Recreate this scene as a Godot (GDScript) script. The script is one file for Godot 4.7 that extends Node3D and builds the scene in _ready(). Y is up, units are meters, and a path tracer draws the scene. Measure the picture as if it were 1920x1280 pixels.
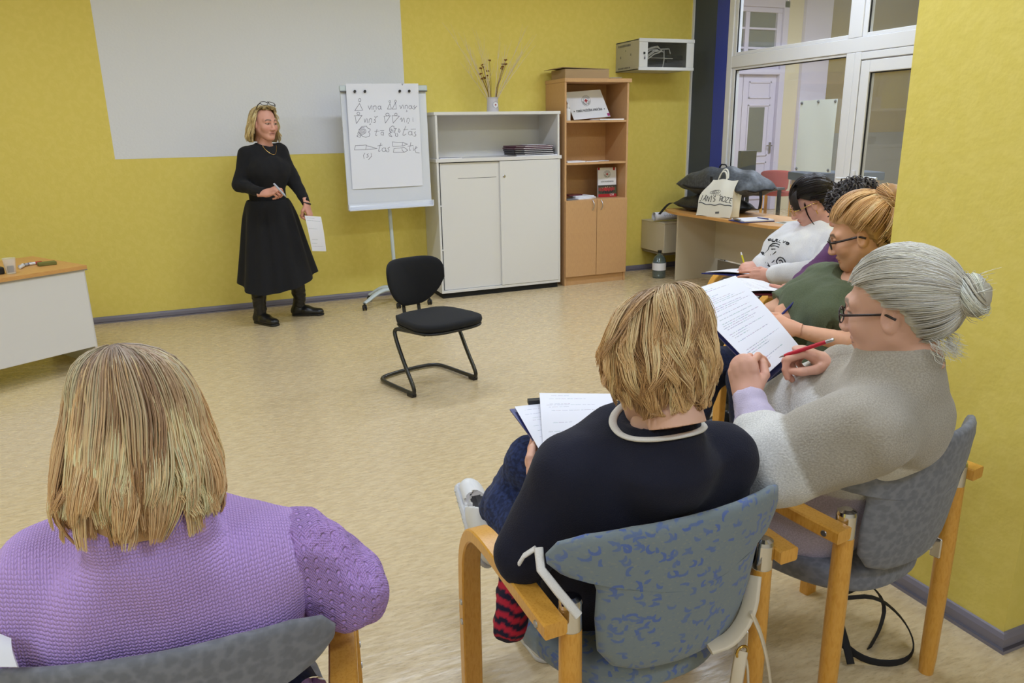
extends Node3D
# A classroom seen from the back: a teacher beside a flipchart, six seated women, office furniture, a glazed hall beyond.

const WALL_Z := -6.98      # face of the far wall
const RIGHT_X := 5.03      # face of the glazed partition
var M := {}                # materials
var used := {}             # names taken at top level


func _ready() -> void:
	# ---- camera, sky, lights, exposure
	var cam := Camera3D.new()
	cam.name = "camera"
	cam.fov = 49.13
	cam.near = 0.05
	cam.far = 60.0
	add_child(cam)
	cam.transform = Transform3D(Basis(Vector3.UP, deg_to_rad(-22.6026)) * Basis(Vector3.RIGHT, deg_to_rad(-15.7331)) * Basis(Vector3.BACK, deg_to_rad(-1.056)), Vector3(0, 1.5, 0))
	cam.current = true
	var env := Environment.new()
	env.background_mode = Environment.BG_COLOR
	env.background_color = Color(0.35, 0.38, 0.42)
	env.background_energy_multiplier = 0.3
	env.tonemap_mode = Environment.TONE_MAPPER_LINEAR
	env.tonemap_exposure = 1.0
	env.sdfgi_enabled = true
	env.ssao_enabled = true
	env.ssil_enabled = true
	var we := WorldEnvironment.new()
	we.name = "world_environment"
	we.environment = env
	add_child(we)
	make_materials()
	for lx in [-1.7, 1.3, 3.9]:
		for lz in [-4.7, -1.9, 0.9]:
			if lx > 2.0 and lz > -1.8: continue
			ceiling_lamp(Vector3(lx, 3.2, lz), LAMP_ENERGY)
	for p in [Vector3(6.6, 3.9, -5.4), Vector3(8.6, 3.9, -8.6), Vector3(11.6, 3.9, -6.5)]:
		ceiling_lamp(p, HALL_ENERGY, "in the hall beyond the glass, " + ("closest to the glass" if p.x < 7 else "nearest the white door" if p.x < 10 else "farthest right"))
	room()
	hall()
	furniture()
	small_things()
	chairs()
	people()


const LAMP_ENERGY := 3.1
const HALL_ENERGY := 12.0


func ceiling_lamp(at: Vector3, energy: float, where := "") -> void:
	var t := thing("ceiling_lamp", "long white ceiling lamp " + (where if where else "of the classroom, over " + (["the left side", "the middle", "the right side"][0 if at.x < 0 else 1 if at.x < 2 else 2]) + (" near the far wall" if at.z < -4 else " halfway down the room" if at.z < 0 else " behind the seated women")), "lamp", at, 0.0, "ceiling lamps")
	var m := MB.new()
	m.rbox(Vector3(0, -0.03, 0), Vector3(1.3, 0.06, 0.34), 0.008)
	m.put("housing", t, M.white_metal)
	m = MB.new()
	m.box(Vector3(0, -0.064, 0), Vector3(1.24, 0.008, 0.28))
	m.put("diffuser", t, M.lamp_glow)
	var l := AreaLight3D.new()
	l.name = "lamp_light"
	l.area_size = Vector2(1.24, 0.28)
	l.area_normalize_energy = true
	l.light_color = Color(0.86, 0.918, 1.0)
	l.light_energy = energy
	l.area_range = 20.0
	l.area_attenuation = 2.0
	l.shadow_enabled = true
	t.add_child(l)
	l.position = Vector3(0, -0.075, 0)
	l.rotation_degrees = Vector3(-90, 0, 0)


# ---------------------------------------------------------------- naming
func numbered(n: String) -> String:
	if not used.has(n):
		used[n] = 0
		return n
	used[n] += 1
	return "%s_%03d" % [n, used[n]]


func tag(o: Node, label: String, category: String, group := "") -> Node:
	o.set_meta("label", label)
	o.set_meta("category", category)
	if group: o.set_meta("group", group)
	return o


func thing(called: String, label: String, category: String, at := Vector3.ZERO, turn := 0.0, group := "") -> Node3D:
	var o := Node3D.new()
	o.name = numbered(called)
	add_child(o)
	o.position = at
	o.rotation.y = turn
	tag(o, label, category, group)
	return o


func single(called: String, m: MB, material: Material, label: String, category: String, at := Vector3.ZERO, turn := 0.0, group := "") -> MeshInstance3D:
	var o := m.put(numbered(called), self, material)
	o.position = at
	o.rotation.y = turn
	tag(o, label, category, group)
	return o


func struct(called: String, m: MB, material: Material, parent: Node = self) -> MeshInstance3D:
	var o := m.put(called, parent, material)
	if parent == self: o.set_meta("kind", "structure")
	return o


# ---------------------------------------------------------------- mesh builder
class MB:
	var v := PackedVector3Array()
	var n := PackedVector3Array()
	var uv := PackedVector2Array()
	var col := PackedColorArray()
	var ix := PackedInt32Array()
	var colored := false

	func vert(p: Vector3, nn: Vector3, t := Vector2.ZERO, c := Color.WHITE) -> int:
		v.append(p); n.append(nn); uv.append(t); col.append(c)
		return v.size() - 1

	func tri(a: int, b: int, c: int) -> void:
		# front faces run clockwise seen from the side the normals point to
		if (v[b] - v[a]).cross(v[c] - v[a]).dot(n[a] + n[b] + n[c]) > 0.0:
			ix.append(a); ix.append(c); ix.append(b)
		else:
			ix.append(a); ix.append(b); ix.append(c)

	func quad(a: Vector3, b: Vector3, c: Vector3, d: Vector3, nn := Vector3.ZERO) -> void:
		if nn == Vector3.ZERO: nn = (b - a).cross(c - a).normalized()
		var w := (b - a).length()
		var h := (d - a).length()
		var i := vert(a, nn, Vector2(0, 1)); vert(b, nn, Vector2(1, 1)); vert(c, nn, Vector2(1, 0)); vert(d, nn, Vector2(0, 0))
		if w + h > 0.0:
			tri(i, i + 1, i + 2); tri(i, i + 2, i + 3)

	func box(c: Vector3, s: Vector3, b := Basis.IDENTITY) -> MB:
		var h := s * 0.5
		for ax in 3:
			for sg in [-1.0, 1.0]:
				var nn := Vector3.ZERO; nn[ax] = sg
				var u := Vector3.ZERO; u[(ax + 1) % 3] = h[(ax + 1) % 3]
				var w := Vector3.ZERO; w[(ax + 2) % 3] = h[(ax + 2) % 3]
				var o: Vector3 = nn * h[ax]
				quad(c + b * (o - u - w), c + b * (o + u - w), c + b * (o + u + w), c + b * (o - u + w), b * nn)
		return self

	func span(lo: Vector3, hi: Vector3, r := 0.0) -> MB:
		return rbox((lo + hi) * 0.5, hi - lo, r) if r > 0.0 else box((lo + hi) * 0.5, hi - lo)

	func rbox(c: Vector3, s: Vector3, r: float, b := Basis.IDENTITY, fine := false) -> MB:
		var h := s * 0.5
		r = minf(r, minf(h.x, minf(h.y, h.z)) * 0.999)
		for ax in 3:
			var a1 := (ax + 1) % 3
			var a2 := (ax + 2) % 3
			var g1 := [-h[a1], -h[a1] + r, h[a1] - r, h[a1]]
			var g2 := [-h[a2], -h[a2] + r, h[a2] - r, h[a2]]
			if fine:
				g1 = [-h[a1], -h[a1] + r * .3, -h[a1] + r * .6, -h[a1] + r, h[a1] - r, h[a1] - r * .6, h[a1] - r * .3, h[a1]]
				g2 = [-h[a2], -h[a2] + r * .3, -h[a2] + r * .6, -h[a2] + r, h[a2] - r, h[a2] - r * .6, h[a2] - r * .3, h[a2]]
			for sg in [-1.0, 1.0]:
				var base := v.size()
				for j in g2.size():
					for i in g1.size():
						var p := Vector3.ZERO
						p[ax] = sg * h[ax]; p[a1] = g1[i]; p[a2] = g2[j]
						var q := p.clamp(-h + Vector3.ONE * r, h - Vector3.ONE * r)
						var d := (p - q).normalized()
						vert(c + b * (q + d * r), b * d, Vector2(p[a1], p[a2]))
				var w := g1.size()
				for j in g2.size() - 1:
					for i in w - 1:
						var k := base + j * w + i
						tri(k, k + 1, k + w + 1); tri(k, k + w + 1, k + w)
		return self

	# a tube along a path; radii may differ per point; flat squeezes it across its second axis
	func tube(path: Array, r, sides := 10, caps := true, flat := 1.0, up := Vector3.UP, c := Color.WHITE) -> MB:
		var cnt := path.size()
		var side := Vector3.ZERO
		var base := v.size()
		for i in cnt:
			var t: Vector3 = (path[mini(i + 1, cnt - 1)] - path[maxi(i - 1, 0)]).normalized()
			if side == Vector3.ZERO:
				side = t.cross(up)
				if side.length() < 0.05: side = t.cross(Vector3(0.3, 0.2, 0.9))
			side = (side - t * side.dot(t)).normalized()
			var oth := side.cross(t)
			var rr: float = r[i] if r is Array or r is PackedFloat32Array else r
			for k in sides:
				var a := TAU * k / sides
				var d := side * cos(a) + oth * sin(a) * flat
				var nn := (side * cos(a) * flat + oth * sin(a)).normalized()
				vert(path[i] + d * rr, nn, Vector2(float(k) / sides, float(i) / maxi(cnt - 1, 1)), c)
		for i in cnt - 1:
			for k in sides:
				var a := base + i * sides + k
				var b := base + i * sides + (k + 1) % sides
				tri(a, b, b + sides); tri(a, b + sides, a + sides)
		if caps:
			for e in 2:
				var i := 0 if e == 0 else cnt - 1
				var t: Vector3 = (path[1] - path[0]).normalized() * -1.0 if e == 0 else (path[cnt - 1] - path[cnt - 2]).normalized()
				var m := vert(path[i], t, Vector2.ZERO, c)
				var f := v.size()
				for k in sides: vert(v[base + i * sides + k], t, Vector2.ZERO, c)
				for k in sides: tri(m, f + k, f + (k + 1) % sides)
		return self

	# sweep a closed 2D outline (x = side, y = other) along a path with given side axis
	func sweep(path: Array, outline: PackedVector2Array, axis: Vector3) -> MB:
		var cnt := path.size()
		var k := outline.size()
		for s in k:
			var base := v.size()
			for i in cnt:
				var t: Vector3 = (path[mini(i + 1, cnt - 1)] - path[maxi(i - 1, 0)]).normalized()
				var oth := axis.cross(t).normalized()
				var a := outline[s]
				var b := outline[(s + 1) % k]
				var e := (b - a).normalized()
				var nn: Vector3 = axis * e.y - oth * e.x
				if nn.dot(axis * (a.x + b.x) + oth * (a.y + b.y)) < 0.0: nn = -nn
				vert(path[i] + axis * a.x + oth * a.y, nn, Vector2(0, float(i) / cnt))
				vert(path[i] + axis * b.x + oth * b.y, nn, Vector2(1, float(i) / cnt))
			for i in cnt - 1:
				var q := base + i * 2
				tri(q, q + 1, q + 3); tri(q, q + 3, q + 2)
		for e in 2:
			var i := 0 if e == 0 else cnt - 1
			var t: Vector3 = (path[0] - path[1]).normalized() if e == 0 else (path[cnt - 1] - path[cnt - 2]).normalized()
			var oth := axis.cross(t if e else -t).normalized()
			var f := v.size()
			for s in k: vert(path[i] + axis * outline[s].x + oth * outline[s].y, t)
			for s in range(1, k - 1): tri(f, f + s, f + s + 1)
		return self

	func lathe(profile: Array, sides := 24, at := Vector3.ZERO, b := Basis.IDENTITY) -> MB:
		# profile: Vector2(radius, height) from bottom to top
		for s in profile.size() - 1:
			var p: Vector2 = profile[s]
			var q: Vector2 = profile[s + 1]
			var e := (q - p).normalized()
			var base := v.size()
			for k in sides + 1:
				var a := TAU * k / sides
				var d := Vector3(cos(a), 0, sin(a))
				var nn := (d * e.y - Vector3.UP * e.x).normalized()
				vert(at + b * (d * p.x + Vector3.UP * p.y), b * nn, Vector2(float(k) / sides, p.y))
				vert(at + b * (d * q.x + Vector3.UP * q.y), b * nn, Vector2(float(k) / sides, q.y))
			for k in sides:
				var i := base + k * 2
				tri(i, i + 1, i + 3); tri(i, i + 3, i + 2)
		return self

	func disc(c: Vector3, nrm: Vector3, r: float, sides := 20) -> MB:
		var s := nrm.cross(Vector3.UP)
		if s.length() < 0.05: s = nrm.cross(Vector3.RIGHT)
		s = s.normalized()
		var o := s.cross(nrm)
		var m := vert(c, nrm)
		for k in sides: vert(c + (s * cos(TAU * k / sides) + o * sin(TAU * k / sides)) * r, nrm)
		for k in sides: tri(m, m + 1 + k, m + 1 + (k + 1) % sides)
		return self

	# extrude a flat polygon (in the plane of axes ex, ey at origin o) along ez by depth
	func prism(poly: PackedVector2Array, o: Vector3, ex: Vector3, ey: Vector3, depth: float) -> MB:
		var ez := ex.cross(ey).normalized()
		var t := Geometry2D.triangulate_polygon(poly)
		for e in 2:
			var nn := ez if e else -ez
			var f := v.size()
			for p in poly: vert(o + ex * p.x + ey * p.y + ez * (depth if e else 0.0), nn, p)
			for i in range(0, t.size(), 3): tri(f + t[i], f + t[i + 1], f + t[i + 2])
		var cen := Vector2.ZERO
		var k := poly.size()
		var ccw := not Geometry2D.is_polygon_clockwise(poly)
		for i in k:
			var a := poly[i]
			var b := poly[(i + 1) % k]
			var e2 := (b - a).normalized()
			var n2 := Vector2(e2.y, -e2.x) if ccw else Vector2(-e2.y, e2.x)
			var nn := ex * n2.x + ey * n2.y
			var pa := o + ex * a.x + ey * a.y
			var pb := o + ex * b.x + ey * b.y
			quad(pa, pb, pb + ez * depth, pa + ez * depth, nn)
		return self

	# a grid surface from a callable (u, v in 0..1) -> Vector3, with thickness along its normal
	func sheet(f: Callable, nu: int, nv: int, thick := 0.0) -> MB:
		var s0 := v.size()
		for side in (2 if thick > 0.0 else 1):
			var base := v.size()
			for j in nv + 1:
				for i in nu + 1:
					var u := float(i) / nu
					var w := float(j) / nv
					var p: Vector3 = f.call(u, w)
					var du: Vector3 = f.call(minf(u + .01, 1.0), w) - f.call(maxf(u - .01, 0.0), w)
					var dv: Vector3 = f.call(u, minf(w + .01, 1.0)) - f.call(u, maxf(w - .01, 0.0))
					var nn := du.cross(dv).normalized()
					if side: nn = -nn
					vert(p + nn * thick * 0.5, nn, Vector2(u, 1.0 - w))
			for j in nv:
				for i in nu:
					var k := base + j * (nu + 1) + i
					tri(k, k + 1, k + nu + 2); tri(k, k + nu + 2, k + nu + 1)
		if thick > 0.0:
			for e in 4:
				var cnt := nu if e < 2 else nv
				for i in cnt:
					var u0 := float(i) / cnt
					var u1 := float(i + 1) / cnt
					var q0 := Vector2(u0, float(e)) if e < 2 else Vector2(float(e - 2), u0)
					var q1 := Vector2(u1, float(e)) if e < 2 else Vector2(float(e - 2), u1)
					var i0 := int(round(q0.x * nu)) + int(round(q0.y * nv)) * (nu + 1)
					var i1 := int(round(q1.x * nu)) + int(round(q1.y * nv)) * (nu + 1)
					var half := (nu + 1) * (nv + 1)
					quad(v[s0 + i0], v[s0 + i1], v[s0 + half + i1], v[s0 + half + i0])
		return self

	func blob(c: Vector3, r: Vector3, b := Basis.IDENTITY, seg := 12, warp := 0.0, seed_ := 0) -> MB:
		var base := v.size()
		for j in seg + 1:
			var th := PI * j / seg
			for i in seg * 2 + 1:
				var ph := TAU * i / (seg * 2)
				var d := Vector3(sin(th) * cos(ph), cos(th), sin(th) * sin(ph))
				var w := 1.0 + warp * sin(d.x * 5.0 + seed_) * cos(d.y * 4.0 + seed_ * 2.0 + d.z * 5.0)
				vert(c + b * (d * r * w), b * (d / r).normalized(), Vector2(float(i) / (seg * 2), float(j) / seg))
		for j in seg:
			for i in seg * 2:
				var k := base + j * (seg * 2 + 1) + i
				var w := seg * 2 + 1
				tri(k, k + 1, k + w + 1); tri(k, k + w + 1, k + w)
		return self

	func arrays() -> Array:
		var a := []
		a.resize(Mesh.ARRAY_MAX)
		a[Mesh.ARRAY_VERTEX] = v
		a[Mesh.ARRAY_NORMAL] = n
		a[Mesh.ARRAY_TEX_UV] = uv
		if colored: a[Mesh.ARRAY_COLOR] = col
		a[Mesh.ARRAY_INDEX] = ix
		return a

	func mesh() -> ArrayMesh:
		var m := ArrayMesh.new()
		m.add_surface_from_arrays(Mesh.PRIMITIVE_TRIANGLES, arrays())
		return m

	func put(called: String, parent: Node, material: Material) -> MeshInstance3D:
		var o := MeshInstance3D.new()
		o.name = called
		o.mesh = mesh()
		o.material_override = material
		parent.add_child(o, true)
		return o

	func moved(off: Vector3) -> MB:
		for i in v.size(): v[i] -= off
		return self

	func xform(t: Transform3D) -> MB:
		for i in v.size():
			v[i] = t * v[i]
			n[i] = (t.basis * n[i]).normalized()
		return self

	func text(s: String, size: float, t: Transform3D, depth := 0.001, face := "Droid Sans", bold := false) -> MB:
		var tm := TextMesh.new()
		var f := SystemFont.new()
		f.font_names = PackedStringArray([face])
		if bold: f.font_weight = 700
		tm.font = f
		tm.text = s
		tm.font_size = 32
		tm.pixel_size = size / 32.0
		tm.depth = depth
		var a := tm.get_mesh_arrays()
		var base := v.size()
		var vs: PackedVector3Array = a[Mesh.ARRAY_VERTEX]
		var ns: PackedVector3Array = a[Mesh.ARRAY_NORMAL]
		for i in vs.size(): vert(t * vs[i], (t.basis * ns[i]).normalized())
		var id = a[Mesh.ARRAY_INDEX]
		if id != null and id.size():
			for i in range(0, id.size(), 3): tri(base + id[i], base + id[i + 1], base + id[i + 2])
		else:
			for i in range(0, vs.size(), 3): tri(base + i, base + i + 1, base + i + 2)
		return self


# ---------------------------------------------------------------- distance field, meshed as surface nets
class Field:
	var lo: Vector3
	var c: float
	var nx: int
	var ny: int
	var nz: int
	var d := PackedFloat32Array()

	func _init(a: Vector3, b: Vector3, cell: float) -> void:
		lo = a; c = cell
		nx = int(ceil((b.x - a.x) / c)) + 1
		ny = int(ceil((b.y - a.y) / c)) + 1
		nz = int(ceil((b.z - a.z) / c)) + 1
		d.resize(nx * ny * nz)
		d.fill(1.0)

	func rng(a: Vector3, b: Vector3) -> Array:
		var i := ((a - lo) / c).floor().clamp(Vector3.ZERO, Vector3(nx - 1, ny - 1, nz - 1))
		var j := ((b - lo) / c).ceil().clamp(Vector3.ZERO, Vector3(nx - 1, ny - 1, nz - 1))
		return [int(i.x), int(j.x), int(i.y), int(j.y), int(i.z), int(j.z)]

	# a tapered capsule; along the axis fl it is s times as thick
	func cone(a: Vector3, b: Vector3, ra: float, rb: float, k := 0.02, fl := Vector3.ZERO, s := 1.0, sub := false) -> Field:
		var rm := maxf(ra, rb) * maxf(s, 1.0) + k + 2.0 * c
		var r := rng(Vector3(minf(a.x, b.x), minf(a.y, b.y), minf(a.z, b.z)) - Vector3.ONE * rm, Vector3(maxf(a.x, b.x), maxf(a.y, b.y), maxf(a.z, b.z)) + Vector3.ONE * rm)
		var ba := b - a
		var flat := s != 1.0
		var w := 1.0 / s - 1.0
		if flat: ba += fl * (ba.dot(fl) * w)
		var l2 := maxf(ba.length_squared(), 1e-9)
		var dr := rb - ra
		var q := Vector3.ZERO
		var sc := minf(s, 1.0) if flat else 1.0
		for z in range(r[4], r[5] + 1):
			for y in range(r[2], r[3] + 1):
				var i: int = (z * ny + y) * nx + r[0]
				for x in range(r[0], r[1] + 1):
					q = Vector3(lo.x + x * c - a.x, lo.y + y * c - a.y, lo.z + z * c - a.z)
					if flat: q += fl * (q.dot(fl) * w)
					var t := clampf(q.dot(ba) / l2, 0.0, 1.0)
					var e := ((q - ba * t).length() - ra - dr * t) * sc
					var o := d[i]
					if sub:
						var h := maxf(k - absf(-e - o), 0.0)
						d[i] = maxf(-e, o) + h * h / k * 0.25
					else:
						var h := maxf(k - absf(e - o), 0.0)
						d[i] = minf(e, o) - h * h / k * 0.25
					i += 1
		return self

	func ell(p: Vector3, r3: Vector3, k := 0.01, b := Basis.IDENTITY, sub := false) -> Field:
		var rm := maxf(r3.x, maxf(r3.y, r3.z)) + k + 2.0 * c
		var r := rng(p - Vector3.ONE * rm, p + Vector3.ONE * rm)
		var inv := b.transposed()
		var q := Vector3.ZERO
		for z in range(r[4], r[5] + 1):
			for y in range(r[2], r[3] + 1):
				var i: int = (z * ny + y) * nx + r[0]
				for x in range(r[0], r[1] + 1):
					q = inv * Vector3(lo.x + x * c - p.x, lo.y + y * c - p.y, lo.z + z * c - p.z)
					var k0 := (q / r3).length()
					var k1 := maxf((q / (r3 * r3)).length(), 1e-6)
					var e := k0 * (k0 - 1.0) / k1 if k0 > 0.01 else -minf(r3.x, minf(r3.y, r3.z))
					var o := d[i]
					if sub:
						var h := maxf(k - absf(-e - o), 0.0)
						d[i] = maxf(-e, o) + h * h / k * 0.25
					else:
						var h := maxf(k - absf(e - o), 0.0)
						d[i] = minf(e, o) - h * h / k * 0.25
					i += 1
		return self

	# keep only what lies behind the plane (point p, outward normal n) within radius r of p
	func cut(p: Vector3, n: Vector3, rad := 1.0) -> Field:
		var r := rng(p - Vector3.ONE * rad, p + Vector3.ONE * rad)
		for z in range(r[4], r[5] + 1):
			for y in range(r[2], r[3] + 1):
				var i: int = (z * ny + y) * nx + r[0]
				for x in range(r[0], r[1] + 1):
					var q := Vector3(lo.x + x * c - p.x, lo.y + y * c - p.y, lo.z + z * c - p.z)
					if q.length_squared() < rad * rad:
						d[i] = maxf(d[i], q.dot(n))
					i += 1
		return self

	func at(p: Vector3) -> float:
		var q := (p - lo) / c
		var x := clampi(int(q.x), 0, nx - 2)
		var y := clampi(int(q.y), 0, ny - 2)
		var z := clampi(int(q.z), 0, nz - 2)
		var f := q - Vector3(x, y, z)
		var i := (z * ny + y) * nx + x
		var s := nx * ny
		var a := lerpf(lerpf(d[i], d[i + 1], f.x), lerpf(d[i + nx], d[i + nx + 1], f.x), f.y)
		var b := lerpf(lerpf(d[i + s], d[i + s + 1], f.x), lerpf(d[i + s + nx], d[i + s + nx + 1], f.x), f.y)
		return lerpf(a, b, f.z)

	func hit(from: Vector3, dir: Vector3, most := 2.0) -> Vector3:
		var t := 0.0
		while t < most:
			var e := at(from + dir * t)
			if e < 0.0015: break
			t += maxf(minf(e, 0.05) * 0.7, 0.0015)
		return from + dir * t

	func snap(p: Vector3, off := 0.0) -> Vector3:
		for k in 12:
			var e := c * 0.6
			var v := at(p) - off
			var g := Vector3(at(p + Vector3(e, 0, 0)) - at(p - Vector3(e, 0, 0)), at(p + Vector3(0, e, 0)) - at(p - Vector3(0, e, 0)), at(p + Vector3(0, 0, e)) - at(p - Vector3(0, 0, e))) / (2.0 * e)
			p -= g * (v / maxf(g.length_squared(), 0.05)) * 0.8
		return p

	func surface(m: MB, color := Color.WHITE) -> MB:
		var ids := PackedInt32Array()
		ids.resize(nx * ny * nz)
		ids.fill(-1)
		var s := nx * ny
		var near := c * 3.2
		for z in nz - 1:
			for y in ny - 1:
				var i := (z * ny + y) * nx
				for x in nx - 1:
					var d0 := d[i]
					if d0 < near and d0 > -near:
						var d1 := d[i + 1]
						var d2 := d[i + nx]
						var d3 := d[i + nx + 1]
						var d4 := d[i + s]
						var d5 := d[i + s + 1]
						var d6 := d[i + s + nx]
						var d7 := d[i + s + nx + 1]
						var neg := int(d0 < 0.0) + int(d1 < 0.0) + int(d2 < 0.0) + int(d3 < 0.0) + int(d4 < 0.0) + int(d5 < 0.0) + int(d6 < 0.0) + int(d7 < 0.0)
						if neg > 0 and neg < 8:
							var p := Vector3.ZERO
							var k := 0
							if (d0 < 0.0) != (d1 < 0.0): p += Vector3(d0 / (d0 - d1), 0, 0); k += 1
							if (d2 < 0.0) != (d3 < 0.0): p += Vector3(d2 / (d2 - d3), 1, 0); k += 1
							if (d4 < 0.0) != (d5 < 0.0): p += Vector3(d4 / (d4 - d5), 0, 1); k += 1
							if (d6 < 0.0) != (d7 < 0.0): p += Vector3(d6 / (d6 - d7), 1, 1); k += 1
							if (d0 < 0.0) != (d2 < 0.0): p += Vector3(0, d0 / (d0 - d2), 0); k += 1
							if (d1 < 0.0) != (d3 < 0.0): p += Vector3(1, d1 / (d1 - d3), 0); k += 1
							if (d4 < 0.0) != (d6 < 0.0): p += Vector3(0, d4 / (d4 - d6), 1); k += 1
							if (d5 < 0.0) != (d7 < 0.0): p += Vector3(1, d5 / (d5 - d7), 1); k += 1
							if (d0 < 0.0) != (d4 < 0.0): p += Vector3(0, 0, d0 / (d0 - d4)); k += 1
							if (d1 < 0.0) != (d5 < 0.0): p += Vector3(1, 0, d1 / (d1 - d5)); k += 1
							if (d2 < 0.0) != (d6 < 0.0): p += Vector3(0, 1, d2 / (d2 - d6)); k += 1
							if (d3 < 0.0) != (d7 < 0.0): p += Vector3(1, 1, d3 / (d3 - d7)); k += 1
							p /= k
							var g := Vector3(d1 + d3 + d5 + d7 - d0 - d2 - d4 - d6, d2 + d3 + d6 + d7 - d0 - d1 - d4 - d5, d4 + d5 + d6 + d7 - d0 - d1 - d2 - d3)
							ids[i] = m.vert(lo + (p + Vector3(x, y, z)) * c, g.normalized(), Vector2.ZERO, color)
					i += 1
		for z in range(1, nz - 1):
			for y in range(1, ny - 1):
				var i := (z * ny + y) * nx + 1
				for x in range(1, nx - 1):
					var d0 := d[i]
					if d0 < near and d0 > -near:
						var neg := d0 < 0.0
						if neg != (d[i + 1] < 0.0): face(m, ids[i], ids[i - nx], ids[i - nx - s], ids[i - s])
						if neg != (d[i + nx] < 0.0): face(m, ids[i], ids[i - 1], ids[i - 1 - s], ids[i - s])
						if neg != (d[i + s] < 0.0): face(m, ids[i], ids[i - 1], ids[i - 1 - nx], ids[i - nx])
					i += 1
		return m

	func face(m: MB, a: int, b: int, e: int, f: int) -> void:
		if a < 0 or b < 0 or e < 0 or f < 0: return
		m.tri(a, b, e); m.tri(a, e, f)


# moves the vertices of a cloth mesh in and out: folds and slack
func crumple(m: MB, amp: float, freq: float, seed_: int, stretch := Vector3.ONE) -> void:
	var fn := FastNoiseLite.new()
	fn.seed = seed_
	fn.noise_type = FastNoiseLite.TYPE_SIMPLEX
	fn.frequency = freq
	fn.fractal_octaves = 2
	for i in m.v.size():
		var p := m.v[i] * stretch
		var e := 0.012
		var h := fn.get_noise_3dv(p)
		var g := Vector3(fn.get_noise_3dv(p + Vector3(e, 0, 0)) - h, fn.get_noise_3dv(p + Vector3(0, e, 0)) - h, fn.get_noise_3dv(p + Vector3(0, 0, e)) - h) * stretch / e * amp
		var nn := m.n[i]
		m.v[i] += nn * h * amp
		m.n[i] = (nn - (g - nn * g.dot(nn))).normalized()


# ---------------------------------------------------------------- materials
func noise_tex(freq: float, ramp: Array, size := 512, seed_ := 1, kind := FastNoiseLite.TYPE_SIMPLEX, oct := 4, normal := false, bump := 4.0) -> NoiseTexture2D:
	var fn := FastNoiseLite.new()
	fn.noise_type = kind
	fn.frequency = freq
	fn.fractal_octaves = oct
	fn.seed = seed_
	var t := NoiseTexture2D.new()
	t.width = size; t.height = size
	t.seamless = true
	t.noise = fn
	if normal:
		t.as_normal_map = true
		t.bump_strength = bump
	elif ramp:
		var g := Gradient.new()
		g.offsets = PackedFloat32Array(ramp.map(func(x): return x[0]))
		g.colors = PackedColorArray(ramp.map(func(x): return x[1]))
		t.color_ramp = g
	return t


func mat(called: String, c: Color, rough := 0.6, metal := 0.0) -> StandardMaterial3D:
	var m := StandardMaterial3D.new()
	m.resource_name = called
	m.albedo_color = c
	m.roughness = rough
	m.metallic = metal
	M[called] = m
	return m


func world_tri(m: StandardMaterial3D, s: Vector3, own := true) -> StandardMaterial3D:
	m.uv1_triplanar = true
	m.uv1_world_triplanar = not own
	m.uv1_scale = s
	m.uv1_triplanar_sharpness = 4.0
	return m


func c8(r: int, g: int, b: int, a := 255) -> Color:
	return Color8(r, g, b, a)


func height_image(size: int, f: Callable) -> ImageTexture:
	var by := PackedByteArray()
	by.resize(size * size)
	for y in size:
		for x in size:
			by[y * size + x] = clampi(int(255.0 * f.call((x + 0.5) / size, (y + 0.5) / size)), 0, 255)
	return ImageTexture.create_from_image(Image.create_from_data(size, size, false, Image.FORMAT_L8, by))


func stitch(u: float, v: float) -> float:
	# two columns of knitted loops, each loop a pair of slanted strands
	var x := fposmod(u * 2.0, 1.0)
	var side := 1.0 if x > 0.5 else -1.0
	var y := fposmod(v * 3.0 + absf(x - 0.5) * 0.7, 1.0)
	var px := (absf(x - 0.5) - 0.25) / 0.25
	return clampf(pow(maxf(0.0, 1.0 - px * px), 0.4) * (0.25 + 0.75 * pow(sin(PI * y), 0.7)), 0.0, 1.0) + 0.0 * side


func lace(u: float, v: float) -> float:
	var a := Vector2(fposmod(u * 2.0, 1.0) - 0.5, fposmod(v * 2.0 + (0.5 if fposmod(u * 2.0, 2.0) > 1.0 else 0.0), 1.0) - 0.5)
	var hole := smoothstep(0.12, 0.3, a.length())
	return clampf(hole * (0.6 + 0.4 * absf(sin((u + v) * TAU * 4.0)) * absf(cos((u - v) * TAU * 3.0))), 0.0, 1.0)


func fabric(called: String, c: Color, freq := 0.1, vary := 0.12, scale := 6.0, bump := 0.05, sheen := 0.3) -> StandardMaterial3D:
	var m := mat(called, c, 0.95)
	m.albedo_texture = noise_tex(freq, [[0.25, Color(1 - vary, 1 - vary, 1 - vary)], [0.75, Color.WHITE]], 256, called.hash() % 1000)
	world_tri(m, Vector3.ONE * scale)
	if bump > 0.0:
		m.heightmap_enabled = true
		m.heightmap_texture = weave
		m.heightmap_scale = bump
	if sheen > 0.0:
		m.rim_enabled = true
		m.rim = sheen
	return m


func wood(called: String, a: Color, b: Color, scale: Vector3, rough := 0.45) -> StandardMaterial3D:
	var m := mat(called, Color.WHITE, rough)
	m.albedo_texture = noise_tex(0.02, [[0.2, a], [0.55, b], [0.85, a.lerp(b, 0.4)]], 512, called.hash() % 500, FastNoiseLite.TYPE_SIMPLEX, 5)
	world_tri(m, scale)
	return m


var weave: Texture2D


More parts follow.
